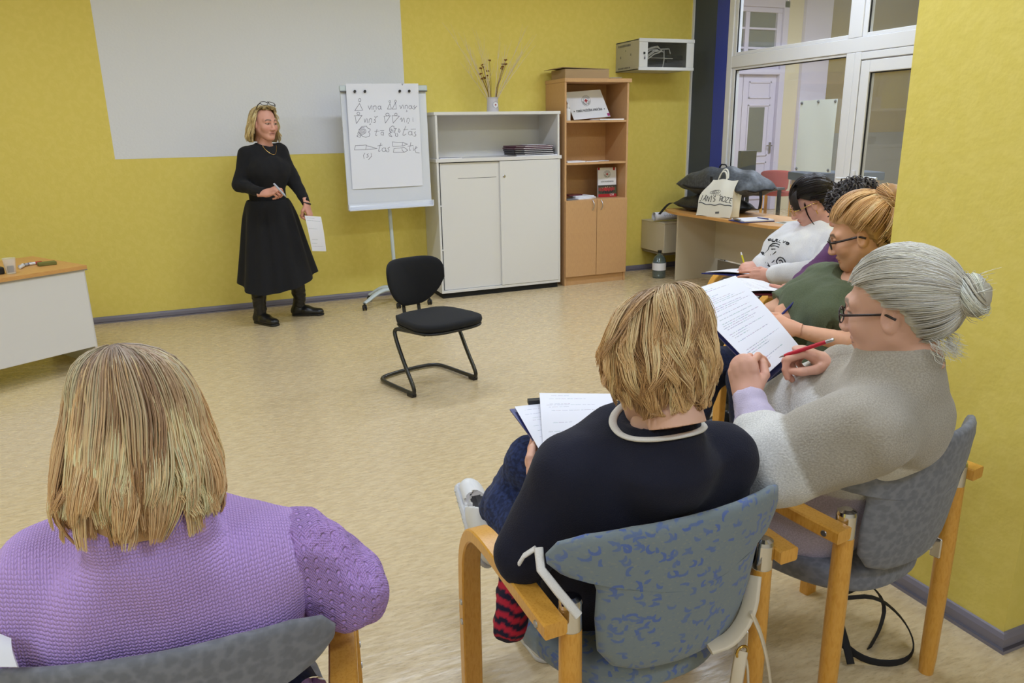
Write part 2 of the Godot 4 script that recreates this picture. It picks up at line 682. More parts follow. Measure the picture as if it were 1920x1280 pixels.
func make_materials() -> void:
	weave = noise_tex(0.09, [], 256, 77, FastNoiseLite.TYPE_SIMPLEX, 3)
	var m := mat("yellow_wall", Color.WHITE, 0.75)
	m.albedo_texture = noise_tex(0.02, [[0.3, c8(231, 212, 106)], [0.7, c8(234, 215, 112)]], 512, 5, FastNoiseLite.TYPE_SIMPLEX, 5)
	m.heightmap_enabled = true
	m.heightmap_texture = noise_tex(0.05, [], 512, 9, FastNoiseLite.TYPE_SIMPLEX, 4)
	m.heightmap_scale = 0.05
	world_tri(m, Vector3.ONE * 1.3, false)
	m = mat("screen_paint", c8(229, 231, 238), 0.8)
	m.heightmap_enabled = true
	m.heightmap_texture = M.yellow_wall.heightmap_texture
	m.heightmap_scale = 0.1
	world_tri(m, Vector3.ONE * 1.3, false)
	m = mat("plain_wall", c8(205, 200, 190), 0.85)
	mat("ceiling_paint", c8(232, 231, 228), 0.9)
	mat("olive_wall", c8(158, 132, 70), 0.8)
	mat("dado_paint", c8(140, 130, 112), 0.8)
	mat("cream_wall", c8(222, 208, 172), 0.8)
	mat("lilac_paint", c8(214, 205, 219), 0.7)
	mat("slate_panel", c8(68, 76, 90), 0.7)
	mat("blue_strip", c8(58, 74, 172), 0.6)
	m = mat("floor_lino", Color.WHITE, 0.32)
	m.albedo_texture = noise_tex(0.012, [[0.2, c8(202, 180, 142)], [0.5, c8(209, 188, 151)], [0.8, c8(215, 195, 158)]], 1024, 21, FastNoiseLite.TYPE_SIMPLEX, 6)
	m.detail_enabled = true
	m.detail_blend_mode = BaseMaterial3D.BLEND_MODE_MUL
	m.detail_albedo = noise_tex(0.03, [[0.0, Color(0.80, 0.79, 0.77)], [0.2, Color(0.96, 0.955, 0.95)], [0.45, Color.WHITE]], 1024, 33, FastNoiseLite.TYPE_SIMPLEX, 5)
	m.roughness_texture = noise_tex(0.02, [[0.2, Color(0.75, 0.75, 0.75)], [0.8, Color.WHITE]], 512, 8)
	m.heightmap_enabled = true
	m.heightmap_texture = noise_tex(0.01, [], 512, 14)
	m.heightmap_scale = 0.1
	world_tri(m, Vector3(0.8, 0.8, 3.2), false)
	mat("skirting", c8(128, 124, 138), 0.35)
	mat("skirting_line", c8(66, 62, 74), 0.5)
	mat("white_metal", c8(226, 227, 228), 0.4)
	m = mat("lamp_glow", Color.WHITE, 0.5)
	m.emission_enabled = true
	m.emission = Color(1, 0.99, 0.97)
	m.emission_energy_multiplier = 1.5
	mat("white_laminate", c8(224, 223, 224), 0.42)
	mat("pvc", c8(228, 228, 232), 0.3)
	mat("black_gap", c8(18, 18, 20), 0.8)
	mat("gasket", c8(26, 26, 28), 0.6)
	wood("beech", c8(196, 152, 108), c8(205, 162, 116), Vector3(14, 1.2, 14), 0.45)
	wood("desk_wood", c8(205, 150, 86), c8(216, 163, 98), Vector3(1.4, 10, 10), 0.4)
	wood("chair_wood", c8(220, 156, 58), c8(232, 172, 76), Vector3(9, 2.0, 9), 0.32)
	M.chair_wood.clearcoat_enabled = true
	M.chair_wood.clearcoat = 0.35
	M.chair_wood.clearcoat_roughness = 0.25
	mat("beige_laminate", c8(206, 196, 174), 0.5)
	mat("chrome", c8(225, 225, 228), 0.12, 1.0)
	mat("brass", c8(205, 170, 90), 0.25, 1.0)
	mat("steel", c8(190, 190, 195), 0.3, 1.0)
	mat("black_plastic", c8(24, 24, 27), 0.45)
	mat("grey_plastic", c8(120, 122, 126), 0.5)
	m = mat("black_tube", c8(22, 22, 24), 0.28)
	m.clearcoat_enabled = true
	m.clearcoat = 0.4
	fabric("black_cloth", c8(24, 25, 31), 0.2, 0.2, 10.0, 0.04, 0.15)
	m = mat("blue_cloth", Color.WHITE, 0.9)
	var bl := c8(84, 108, 178)
	var gr := c8(126, 138, 144)
	var rg := RandomNumberGenerator.new()
	rg.seed = 19
	var im := Image.create(512, 512, false, Image.FORMAT_RGB8)
	im.fill(gr)
	for k in 1500: im.fill_rect(Rect2i(rg.randi_range(0, 511), rg.randi_range(0, 511), 5, 3), gr.lerp(c8(146, 150, 140) if k % 2 else c8(112, 126, 150), .5))
	for k in 330:
		var c := Vector2(rg.randf_range(0, 512), rg.randf_range(0, 512))
		var a0 := rg.randf_range(0, TAU)
		var sw := rg.randf_range(1.4, 3.4)
		var rr := Vector2(rg.randf_range(7, 13), rg.randf_range(6, 11))
		for i in 26:
			var a := a0 + sw * i / 25.0
			var w := 3 + int(4.0 * sin(PI * i / 25.0))
			for ox in [-512, 0, 512]:
				for oy in [-512, 0, 512]:
					im.fill_rect(Rect2i(int(c.x + cos(a) * rr.x) + ox, int(c.y + sin(a) * rr.y) + oy, w, w), bl.lerp(gr, .12 + .3 * float(k % 3) / 2.0))
	m.albedo_texture = ImageTexture.create_from_image(im)
	world_tri(m, Vector3.ONE * 2.1)
	m.heightmap_enabled = true; m.heightmap_texture = weave; m.heightmap_scale = 0.03
	m.rim_enabled = true; m.rim = 0.35
	m = mat("grey_cloth", Color.WHITE, 0.9)
	m.albedo_texture = noise_tex(0.05, [[0.3, c8(116, 118, 126)], [0.6, c8(132, 134, 142)]], 256, 43, FastNoiseLite.TYPE_CELLULAR, 2)
	world_tri(m, Vector3.ONE * 4.0)
	m.heightmap_enabled = true; m.heightmap_texture = weave; m.heightmap_scale = 0.03
	m.rim_enabled = true; m.rim = 0.35
	m = mat("teal_cloth", Color.WHITE, 0.9)
	m.albedo_texture = noise_tex(0.06, [[0.3, c8(88, 102, 110)], [0.5, c8(112, 124, 128)], [0.7, c8(96, 112, 124)]], 256, 44, FastNoiseLite.TYPE_CELLULAR, 2)
	world_tri(m, Vector3.ONE * 4.0)
	m.rim_enabled = true; m.rim = 0.35
	fabric("purple_cloth", c8(112, 70, 118), 0.1, 0.1)
	fabric("red_cloth", c8(196, 84, 74), 0.1, 0.1)
	mat("paper", c8(232, 232, 240), 0.8)
	mat("paper_cover", c8(228, 229, 238), 0.55)
	mat("ink", c8(70, 70, 84), 0.8)
	mat("dark_ink", c8(38, 38, 46), 0.8)
	mat("red_ink", c8(176, 28, 38), 0.7)
	mat("magenta_ink", c8(158, 40, 120), 0.7)
	mat("cardboard", c8(176, 148, 112), 0.85)
	mat("cardboard_edge", c8(150, 124, 92), 0.9)
	m = mat("glass", Color(0.9, 0.95, 0.93, 0.06), 0.03)
	m.transparency = BaseMaterial3D.TRANSPARENCY_ALPHA
	m = mat("dark_glass", Color(0.2, 0.21, 0.21, 0.2), 0.05)
	m.transparency = BaseMaterial3D.TRANSPARENCY_ALPHA
	m = mat("cup_plastic", Color(0.95, 0.97, 1.0, 0.2), 0.06)
	m.transparency = BaseMaterial3D.TRANSPARENCY_ALPHA
	m = mat("bottle_plastic", Color(0.35, 0.45, 0.47, 0.45), 0.08)
	m.transparency = BaseMaterial3D.TRANSPARENCY_ALPHA
	m = mat("film", c8(226, 232, 228, 215), 0.4)
	m.transparency = BaseMaterial3D.TRANSPARENCY_ALPHA
	mat("dark_pane", c8(112, 112, 104), 0.3)
	fabric("bag_nylon", c8(74, 78, 84), 0.03, 0.25, 3.0, 0.05, 0.2)
	M.bag_nylon.roughness = 0.55
	fabric("bag_dark", c8(44, 45, 48), 0.03, 0.25, 3.0, 0.05, 0.2)
	M.bag_dark.roughness = 0.5
	mat("webbing", c8(26, 26, 30), 0.8)
	fabric("canvas", c8(228, 224, 212), 0.1, 0.05, 8.0, 0.03, 0.2)
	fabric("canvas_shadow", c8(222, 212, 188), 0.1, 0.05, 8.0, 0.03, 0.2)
	mat("cream_leather", c8(222, 208, 184), 0.5)
	mat("navy_plastic", c8(38, 44, 110), 0.35)
	mat("maroon_plastic", c8(96, 30, 44), 0.4)
	mat("folder_black", c8(28, 27, 36), 0.4)
	mat("folder_plum", c8(84, 36, 60), 0.4)
	mat("olive_green", c8(112, 112, 52), 0.6)
	mat("vase_glaze", c8(204, 200, 208), 0.45)
	mat("dry_twig", c8(226, 210, 176), 0.8)
	mat("dry_stem", c8(128, 92, 40), 0.8)
	mat("dry_flower", c8(132, 82, 30), 0.9)
	mat("rack_body", c8(186, 182, 168), 0.5)
	mat("rack_front", c8(204, 204, 204), 0.45)
	mat("cable", c8(232, 230, 222), 0.6)
	mat("flip_board", c8(214, 218, 230), 0.25)
	mat("flip_metal", c8(196, 206, 210), 0.35)
	mat("dim_grey", c8(92, 92, 96), 0.5)
	# people
	m = mat("skin", Color.WHITE, 0.55)
	m.vertex_color_use_as_albedo = true
	m.subsurf_scatter_enabled = true
	m.subsurf_scatter_strength = 0.08
	for nm in ["hair", "hair_dull"]:
		m = mat(nm, Color.WHITE, 0.42 if nm == "hair" else 0.55)
		m.vertex_color_use_as_albedo = true
	m = fabric("purple_knit", c8(204, 168, 240), 0.05, 0.1, 1.0, 0.0, 0.5)
	m.albedo_texture = null
	world_tri(m, Vector3.ONE * 58.0)
	m.heightmap_enabled = true
	m.heightmap_texture = height_image(96, stitch)
	m.heightmap_scale = 0.28
	m = mat("purple_lace", c8(194, 154, 230), 0.95)
	world_tri(m, Vector3.ONE * 30.0)
	m.heightmap_enabled = true
	m.heightmap_texture = height_image(96, lace)
	m.heightmap_scale = 0.7
	m.rim_enabled = true; m.rim = 0.5
	fabric("navy_knit", c8(22, 24, 44), 0.2, 0.15, 9.0, 0.06, 0.25)
	fabric("black_dress", c8(20, 20, 25), 0.2, 0.15, 9.0, 0.06, 0.2)
	fabric("white_knit", c8(236, 232, 226), 0.2, 0.06, 9.0, 0.05, 0.3)
	fabric("white_fleece", c8(232, 232, 238), 0.1, 0.05, 7.0, 0.05, 0.3)
	m = mat("block_sweater", Color.WHITE, 0.95)
	m.vertex_color_use_as_albedo = true
	m.albedo_texture = noise_tex(0.12, [[0.25, Color(0.88, 0.88, 0.88)], [0.75, Color.WHITE]], 256, 61)
	world_tri(m, Vector3.ONE * 6.0)
	m.heightmap_enabled = true; m.heightmap_texture = weave; m.heightmap_scale = 0.08
	m.rim_enabled = true; m.rim = 0.5
	fabric("lilac_knit", c8(206, 194, 220), 0.2, 0.06, 9.0, 0.08, 0.4)
	fabric("khaki_cloth", c8(94, 104, 80), 0.1, 0.1, 6.0, 0.04, 0.3)
	fabric("cream_knit", c8(222, 212, 190), 0.2, 0.08, 9.0, 0.08, 0.3)
	fabric("plum_knit", c8(112, 72, 120), 0.2, 0.08, 9.0, 0.08, 0.3)
	fabric("denim", c8(44, 60, 110), 0.06, 0.35, 4.0, 0.04, 0.2)
	fabric("dark_denim", c8(30, 36, 66), 0.06, 0.25, 4.0, 0.04, 0.2)
	fabric("grey_trouser", c8(64, 64, 68), 0.1, 0.15, 6.0, 0.04, 0.2)
	fabric("black_trouser", c8(20, 20, 23), 0.1, 0.15, 6.0, 0.04, 0.15)
	mat("white_shoe", c8(226, 226, 228), 0.45)
	mat("shoe_sole", c8(205, 205, 208), 0.6)
	mat("black_leather", c8(24, 23, 25), 0.35)
	mat("dark_frame", c8(40, 26, 26), 0.3)
	mat("gold", c8(214, 180, 110), 0.25, 1.0)
	mat("pen_yellow", c8(214, 206, 40), 0.4)
	mat("pen_purple", c8(72, 46, 130), 0.35)
	mat("pen_blue", c8(36, 40, 110), 0.35)
	mat("pen_red", c8(200, 30, 56), 0.35)
	mat("pen_grey", c8(176, 178, 190), 0.35)
	m = mat("striped_knit", Color.WHITE, 0.95)
	m.vertex_color_use_as_albedo = true


# ---------------------------------------------------------------- the setting
func slab(called: String, lo: Vector3, hi: Vector3, m: Material, parent: Node = self) -> MeshInstance3D:
	return struct(called, MB.new().span(lo, hi), m, parent)


func skirt(called: String, path: Array, out: Array) -> void:
	# path of floor points along the wall face; out = direction into the room per segment
	var m := MB.new()
	var l := MB.new()
	for i in path.size() - 1:
		var a: Vector3 = path[i]
		var b: Vector3 = path[i + 1]
		var o: Vector3 = out[i]
		var e0: Vector3 = out[i - 1] * 1.0 if i > 0 else Vector3.ZERO
		var e1: Vector3 = out[i + 1] * 1.0 if i < path.size() - 2 else Vector3.ZERO
		var prof := [Vector2(0.024, 0.0), Vector2(0.024, 0.011), Vector2(0.015, 0.014), Vector2(0.014, 0.040), Vector2(0.008, 0.054), Vector2(0.0, 0.056)]
		for k in prof.size() - 1:
			var p: Vector2 = prof[k]
			var q: Vector2 = prof[k + 1]
			var mm := l if k == 1 else m
			mm.quad(a + (o + e0) * p.x + Vector3.UP * p.y, b + (o + e1) * p.x + Vector3.UP * p.y, b + (o + e1) * q.x + Vector3.UP * q.y, a + (o + e0) * q.x + Vector3.UP * q.y, (o * (q.y - p.y + 0.002) + Vector3.UP * (p.x - q.x)).normalized())
	var r := struct(called, m, M.skirting)
	struct("groove", l, M.skirting_line, r)


func room() -> void:
	slab("floor", Vector3(-3.75, -0.12, -7.13), Vector3(5.03, 0, 1.85), M.floor_lino)
	slab("ceiling", Vector3(-3.75, 3.2, -7.13), Vector3(5.18, 3.35, 1.85), M.ceiling_paint)
	var wb := slab("wall_back", Vector3(-3.75, 0, -7.13), Vector3(5.03, 3.2, WALL_Z), M.yellow_wall)
	slab("painted_screen", Vector3(-0.545, 1.336, WALL_Z), Vector3(1.893, 3.2, WALL_Z + 0.002), M.screen_paint, wb)
	slab("wall_left", Vector3(-3.75, 0, WALL_Z), Vector3(-3.6, 3.2, 1.7), M.yellow_wall)
	slab("wall_front", Vector3(-3.75, 0, 1.7), Vector3(5.18, 3.2, 1.85), M.plain_wall)
	slab("wall_stub", Vector3(2.042, 0, -1.733), Vector3(5.03, 3.2, -1.183), M.yellow_wall)
	var wr := slab("wall_right", Vector3(5.03, 0, -3.72), Vector3(5.18, 3.2, 1.7), M.yellow_wall)
	slab("lintel", Vector3(5.03, 2.95, -6.40), Vector3(5.18, 4.0, -3.72), M.plain_wall, wr)
	var wc := slab("wall_corner", Vector3(5.03, 0, -7.13), Vector3(5.18, 4.0, -6.40), M.plain_wall)
	slab("slate_panel", Vector3(5.02, 0, WALL_Z), Vector3(5.03, 3.2, -6.595), M.slate_panel, wc)
	slab("blue_strip", Vector3(5.022, 0, -6.595), Vector3(5.03, 3.2, -6.40), M.blue_strip, wc)
	slab("trim_1", Vector3(5.0, 0, WALL_Z), Vector3(5.02, 3.2, WALL_Z + 0.022), M.pvc)
	skirt("baseboard_back", [Vector3(-3.6, 0, WALL_Z), Vector3(5.02, 0, WALL_Z)], [Vector3(0, 0, 1)])
	skirt("baseboard_stub", [Vector3(2.042, 0, -1.733), Vector3(2.042, 0, -1.183), Vector3(5.03, 0, -1.183)], [Vector3(-1, 0, 0), Vector3(0, 0, 1)])
	skirt("baseboard_left", [Vector3(-3.6, 0, 1.7), Vector3(-3.6, 0, WALL_Z)], [Vector3(1, 0, 0)])
	# the glazed partition: fixed lights beside and above a glazed door
	var w := Node3D.new()
	w.name = "window_1"
	w.set_meta("kind", "structure")
	add_child(w)
	var f := MB.new()
	var x0 := 5.015
	var x1 := 5.085
	f.span(Vector3(x0, 0, -6.40), Vector3(x1, 2.95, -6.325), 0.006)             # jamb
	f.span(Vector3(x0, 2.055, -6.325), Vector3(x1, 2.165, -3.72), 0.006)        # transom
	f.span(Vector3(x0, 0, -4.888), Vector3(x1, 2.055, -4.80), 0.006)            # mullion below
	f.span(Vector3(x0, 2.165, -4.888), Vector3(x1, 2.95, -4.755), 0.006)        # mullion above
	f.span(Vector3(x0, 2.88, -6.325), Vector3(x1, 2.95, -3.72), 0.006)
	f.span(Vector3(x0, 0, -6.325), Vector3(x1, 0.09, -4.888), 0.006)
	f.span(Vector3(x0, 0, -3.80), Vector3(x1, 2.95, -3.72), 0.006)
	f.put("frame", w, M.pvc)
	for q in [[-6.325, -4.888, 0.09, 2.055], [-6.325, -4.888, 2.165, 2.88], [-4.755, -3.80, 2.165, 2.88]]:
		var s := MB.new()
		var b := 0.045
		s.span(Vector3(x0 + .012, q[2], q[0]), Vector3(x1, q[3], q[0] + b), 0.005)
		s.span(Vector3(x0 + .012, q[2], q[1] - 0.012), Vector3(x1, q[3], q[1]), 0.005)
		s.span(Vector3(x0 + .012, q[3] - 0.022, q[0] + b), Vector3(x1, q[3], q[1] - .012), 0.005)
		s.span(Vector3(x0 + .012, q[2], q[0] + b), Vector3(x1, q[2] + 0.03, q[1] - .012), 0.005)
		s.put("sash", w, M.pvc)
		var g := MB.new()
		g.span(Vector3(x0 + .02, q[2] + .02, q[0] + b), Vector3(x0 + .03, q[3] - .02, q[0] + b + 0.008))
		g.span(Vector3(x0 + .02, q[3] - .03, q[0] + b), Vector3(x0 + .03, q[3] - .022, q[1] - .012))
		g.put("gasket", w, M.gasket)
		MB.new().span(Vector3(x0 + .03, q[2] + .02, q[0] + b - .01), Vector3(x0 + .036, q[3] - .015, q[1] - .008)).put("pane", w, M.glass)
	var d := Node3D.new()
	d.name = "door_1"
	d.set_meta("kind", "structure")
	add_child(d)
	f = MB.new()
	f.span(Vector3(x0, 0, -4.80), Vector3(x1, 2.055, -4.737), 0.006)
	f.span(Vector3(x0, 1.995, -4.737), Vector3(x1, 2.052, -3.80), 0.006)
	f.put("frame", d, M.pvc)
	f = MB.new()
	f.span(Vector3(x0 + .004, 0.02, -4.731), Vector3(x1, 1.987, -4.645), 0.006)
	f.span(Vector3(x0 + .004, 0.02, -3.9), Vector3(x1, 1.987, -3.81), 0.006)
	f.span(Vector3(x0 + .004, 1.895, -4.645), Vector3(x1, 1.987, -3.9), 0.006)
	f.span(Vector3(x0 + .004, 0.02, -4.645), Vector3(x1, 0.2, -3.9), 0.006)
	f.put("leaf", d, M.pvc)
	f = MB.new()
	f.span(Vector3(x0 + .02, .2, -4.645), Vector3(x0 + .03, 1.895, -4.636))
	f.span(Vector3(x0 + .02, 1.886, -4.645), Vector3(x0 + .03, 1.895, -3.9))
	f.put("gasket", d, M.gasket)
	MB.new().span(Vector3(x0 + .03, .19, -4.655), Vector3(x0 + .036, 1.9, -3.89)).put("pane", d, M.glass)
	var hm := MB.new()
	hm.rbox(Vector3(x0 - 0.004, 1.04, -4.69), Vector3(0.016, 0.2, 0.034), 0.006)
	hm.tube([Vector3(x0 - .006, 1.075, -4.69), Vector3(x0 - .05, 1.075, -4.69), Vector3(x0 - .058, 1.075, -4.70), Vector3(x0 - .058, 1.073, -4.81)], 0.011, 8)
	hm.rbox(Vector3(x1 + 0.004, 1.04, -4.69), Vector3(0.016, 0.2, 0.034), 0.006)
	hm.tube([Vector3(x1 + .006, 1.075, -4.69), Vector3(x1 + .05, 1.075, -4.69), Vector3(x1 + .058, 1.075, -4.68), Vector3(x1 + .058, 1.073, -4.57)], 0.011, 8)
	hm.put("handle", d, M.pvc)


func hall() -> void:
	slab("floor_hall", Vector3(5.03, -0.12, -11.35), Vector3(15.2, 0, 1.85), M.floor_lino)
	slab("ceiling_hall", Vector3(5.03, 4.0, -11.35), Vector3(15.2, 4.15, 1.85), M.ceiling_paint)
	var w := slab("wall_hall", Vector3(4.88, 0, -11.35), Vector3(15.2, 4.0, -11.25), M.olive_wall)
	slab("dado", Vector3(10.95, 0, -11.25), Vector3(15.0, 1.35, -11.235), M.dado_paint, w)
	slab("dado_rail", Vector3(10.95, 1.35, -11.25), Vector3(15.0, 1.39, -11.228), M.olive_wall, w)
	slab("wall_hall_left", Vector3(4.88, 0, -11.25), Vector3(5.03, 4.0, -7.13), M.plain_wall)
	slab("wall_hall_right", Vector3(15.0, 0, -11.25), Vector3(15.2, 4.0, 1.85), M.olive_wall)
	slab("wall_hall_front", Vector3(5.18, 0, 1.7), Vector3(15.0, 4.0, 1.85), M.plain_wall)
	slab("wall_hall_upper", Vector3(5.03, 3.2, -3.72), Vector3(5.18, 4.0, 1.7), M.plain_wall)
	slab("cream_reveal", Vector3(10.02, 0, -11.25), Vector3(10.35, 4.0, -11.15), M.cream_wall, w)
	slab("lilac_pilaster", Vector3(10.35, 0, -11.25), Vector3(10.96, 4.0, -11.08), M.lilac_paint, w)
	# tall white double door with a light above it
	var d := Node3D.new()
	d.name = "door_2"
	d.set_meta("kind", "structure")
	add_child(d)
	var z := -11.25
	var f := MB.new()
	f.span(Vector3(8.72, 0, z), Vector3(8.80, 3.6, z + .12), 0.01)
	f.span(Vector3(9.90, 0, z), Vector3(10.02, 3.6, z + .12), 0.01)
	f.span(Vector3(8.72, 3.48, z), Vector3(10.02, 3.62, z + .12), 0.01)
	f.put("frame", d, M.lilac_paint)
	f = MB.new()
	f.span(Vector3(8.80, 2.38, z), Vector3(9.90, 2.47, z + .14), 0.012)
	f.put("transom_bar", d, M.lilac_paint)
	for q in [[8.80, 9.16], [9.165, 9.90]]:
		var a: float = q[0]
		var b: float = q[1]
		f = MB.new()
		f.span(Vector3(a + .003, .02, z), Vector3(b - .003, 2.38, z + .05), 0.004)
		for h in [[1.98, 2.27], [.98, 1.88], [.2, .88]]:
			var i0: float = a + .12
			var i1: float = b - .12
			f.span(Vector3(i0, h[0], z + .05), Vector3(i1, h[0] + .03, z + .068), 0.006)
			f.span(Vector3(i0, h[1] - .03, z + .05), Vector3(i1, h[1], z + .068), 0.006)
			f.span(Vector3(i0, h[0], z + .05), Vector3(i0 + .03, h[1], z + .068), 0.006)
			f.span(Vector3(i1 - .03, h[0], z + .05), Vector3(i1, h[1], z + .068), 0.006)
		f.put("leaf", d, M.lilac_paint)
	MB.new().span(Vector3(9.32, 1.05, z + .05), Vector3(9.67, 1.83, z + .055)).put("notice_sheet", d, M.dark_pane)
	var hm := MB.new()
	hm.rbox(Vector3(9.84, 1.12, z + .06), Vector3(.05, .2, .02), 0.006)
	hm.tube([Vector3(9.84, 1.16, z + .07), Vector3(9.84, 1.16, z + .12), Vector3(9.72, 1.16, z + .12)], 0.012, 8)
	hm.put("handle", d, M.steel)
	# glazing bars of the light above
	f = MB.new()
	f.span(Vector3(8.80, 2.47, z), Vector3(9.90, 2.56, z + .08), 0.008)
	f.span(Vector3(8.80, 3.40, z), Vector3(9.90, 3.48, z + .08), 0.008)
	f.span(Vector3(9.11, 2.56, z), Vector3(9.20, 3.40, z + .08), 0.008)
	f.span(Vector3(9.80, 2.56, z), Vector3(9.90, 3.40, z + .08), 0.008)
	f.span(Vector3(8.80, 2.80, z), Vector3(9.80, 2.835, z + .07), 0.006)
	f.span(Vector3(8.80, 3.12, z), Vector3(9.80, 3.155, z + .07), 0.006)
	f.put("glazing_bars", d, M.lilac_paint)
	for r in [[2.56, 2.8], [2.835, 3.12], [3.155, 3.4]]:
		for q in [[8.80, 9.11], [9.20, 9.80]]:
			MB.new().span(Vector3(q[0], r[0], z + .01), Vector3(q[1], r[1], z + .03)).put("pane", d, M.dark_pane)


# ---------------------------------------------------------------- furniture
func furniture() -> void:
	cabinet()
	bookcase()
	rack()
	flipchart()
	desk_right()
	desk_left()
	black_chair()
	wall_box()
	# red armchair, dark screen and a desk in the hall
	armchair("red_cloth", "red upholstered wooden armchair standing in the hall by the white door", Vector3(8.88, 0, -9.86), -1.0, "", false)
	var t := thing("monitor", "dark screen standing on a table behind the glass, left of the red armchair", "monitor", Vector3(6.75, 0, -8.08), 0.25)
	MB.new().rbox(Vector3(0, 1.02, 0), Vector3(0.34, 0.36, 0.05), 0.01).put("screen_case", t, M.black_plastic)
	MB.new().rbox(Vector3(0, .80, 0), Vector3(0.05, 0.12, 0.04), 0.008).rbox(Vector3(0, .725, 0), Vector3(0.22, 0.02, 0.16), 0.006).put("stand", t, M.black_plastic)
	t = thing("hall_table", "dark table in the hall carrying the dark screen", "table", Vector3(6.75, 0, -8.08), 0.25)
	MB.new().rbox(Vector3(0, .70, 0), Vector3(0.9, 0.03, 0.6), 0.006).put("tabletop", t, M.dim_grey)
	for sx in [-.4, .4]:
		for sz in [-.25, .25]:
			MB.new().span(Vector3(sx - .02, 0, sz - .02), Vector3(sx + .02, .685, sz + .02), 0.004).put("leg", t, M.black_plastic)
	t = thing("hall_desk", "dark topped wooden desk in the hall behind the glazed door", "desk", Vector3(7.55, 0, -7.35), -0.35)
	MB.new().rbox(Vector3(0, .88, 0), Vector3(1.0, 0.1, 0.55), 0.01).put("desktop", t, M.slate_panel)
	MB.new().span(Vector3(-.46, 0, -.24), Vector3(-.1, .83, .24), 0.006).put("drawer_case", t, M.beech)
	MB.new().span(Vector3(.42, 0, -.24), Vector3(.46, .83, .24), 0.004).put("side_panel", t, M.beech)
	for k in 3: MB.new().lathe([Vector2(0, 0), Vector2(.014, 0), Vector2(.014, .02), Vector2(0, .02)], 10, Vector3(-.28, .2 + .22 * k, .24), Basis(Vector3.RIGHT, PI / 2)).put("drawer_knob", t, M.black_plastic)


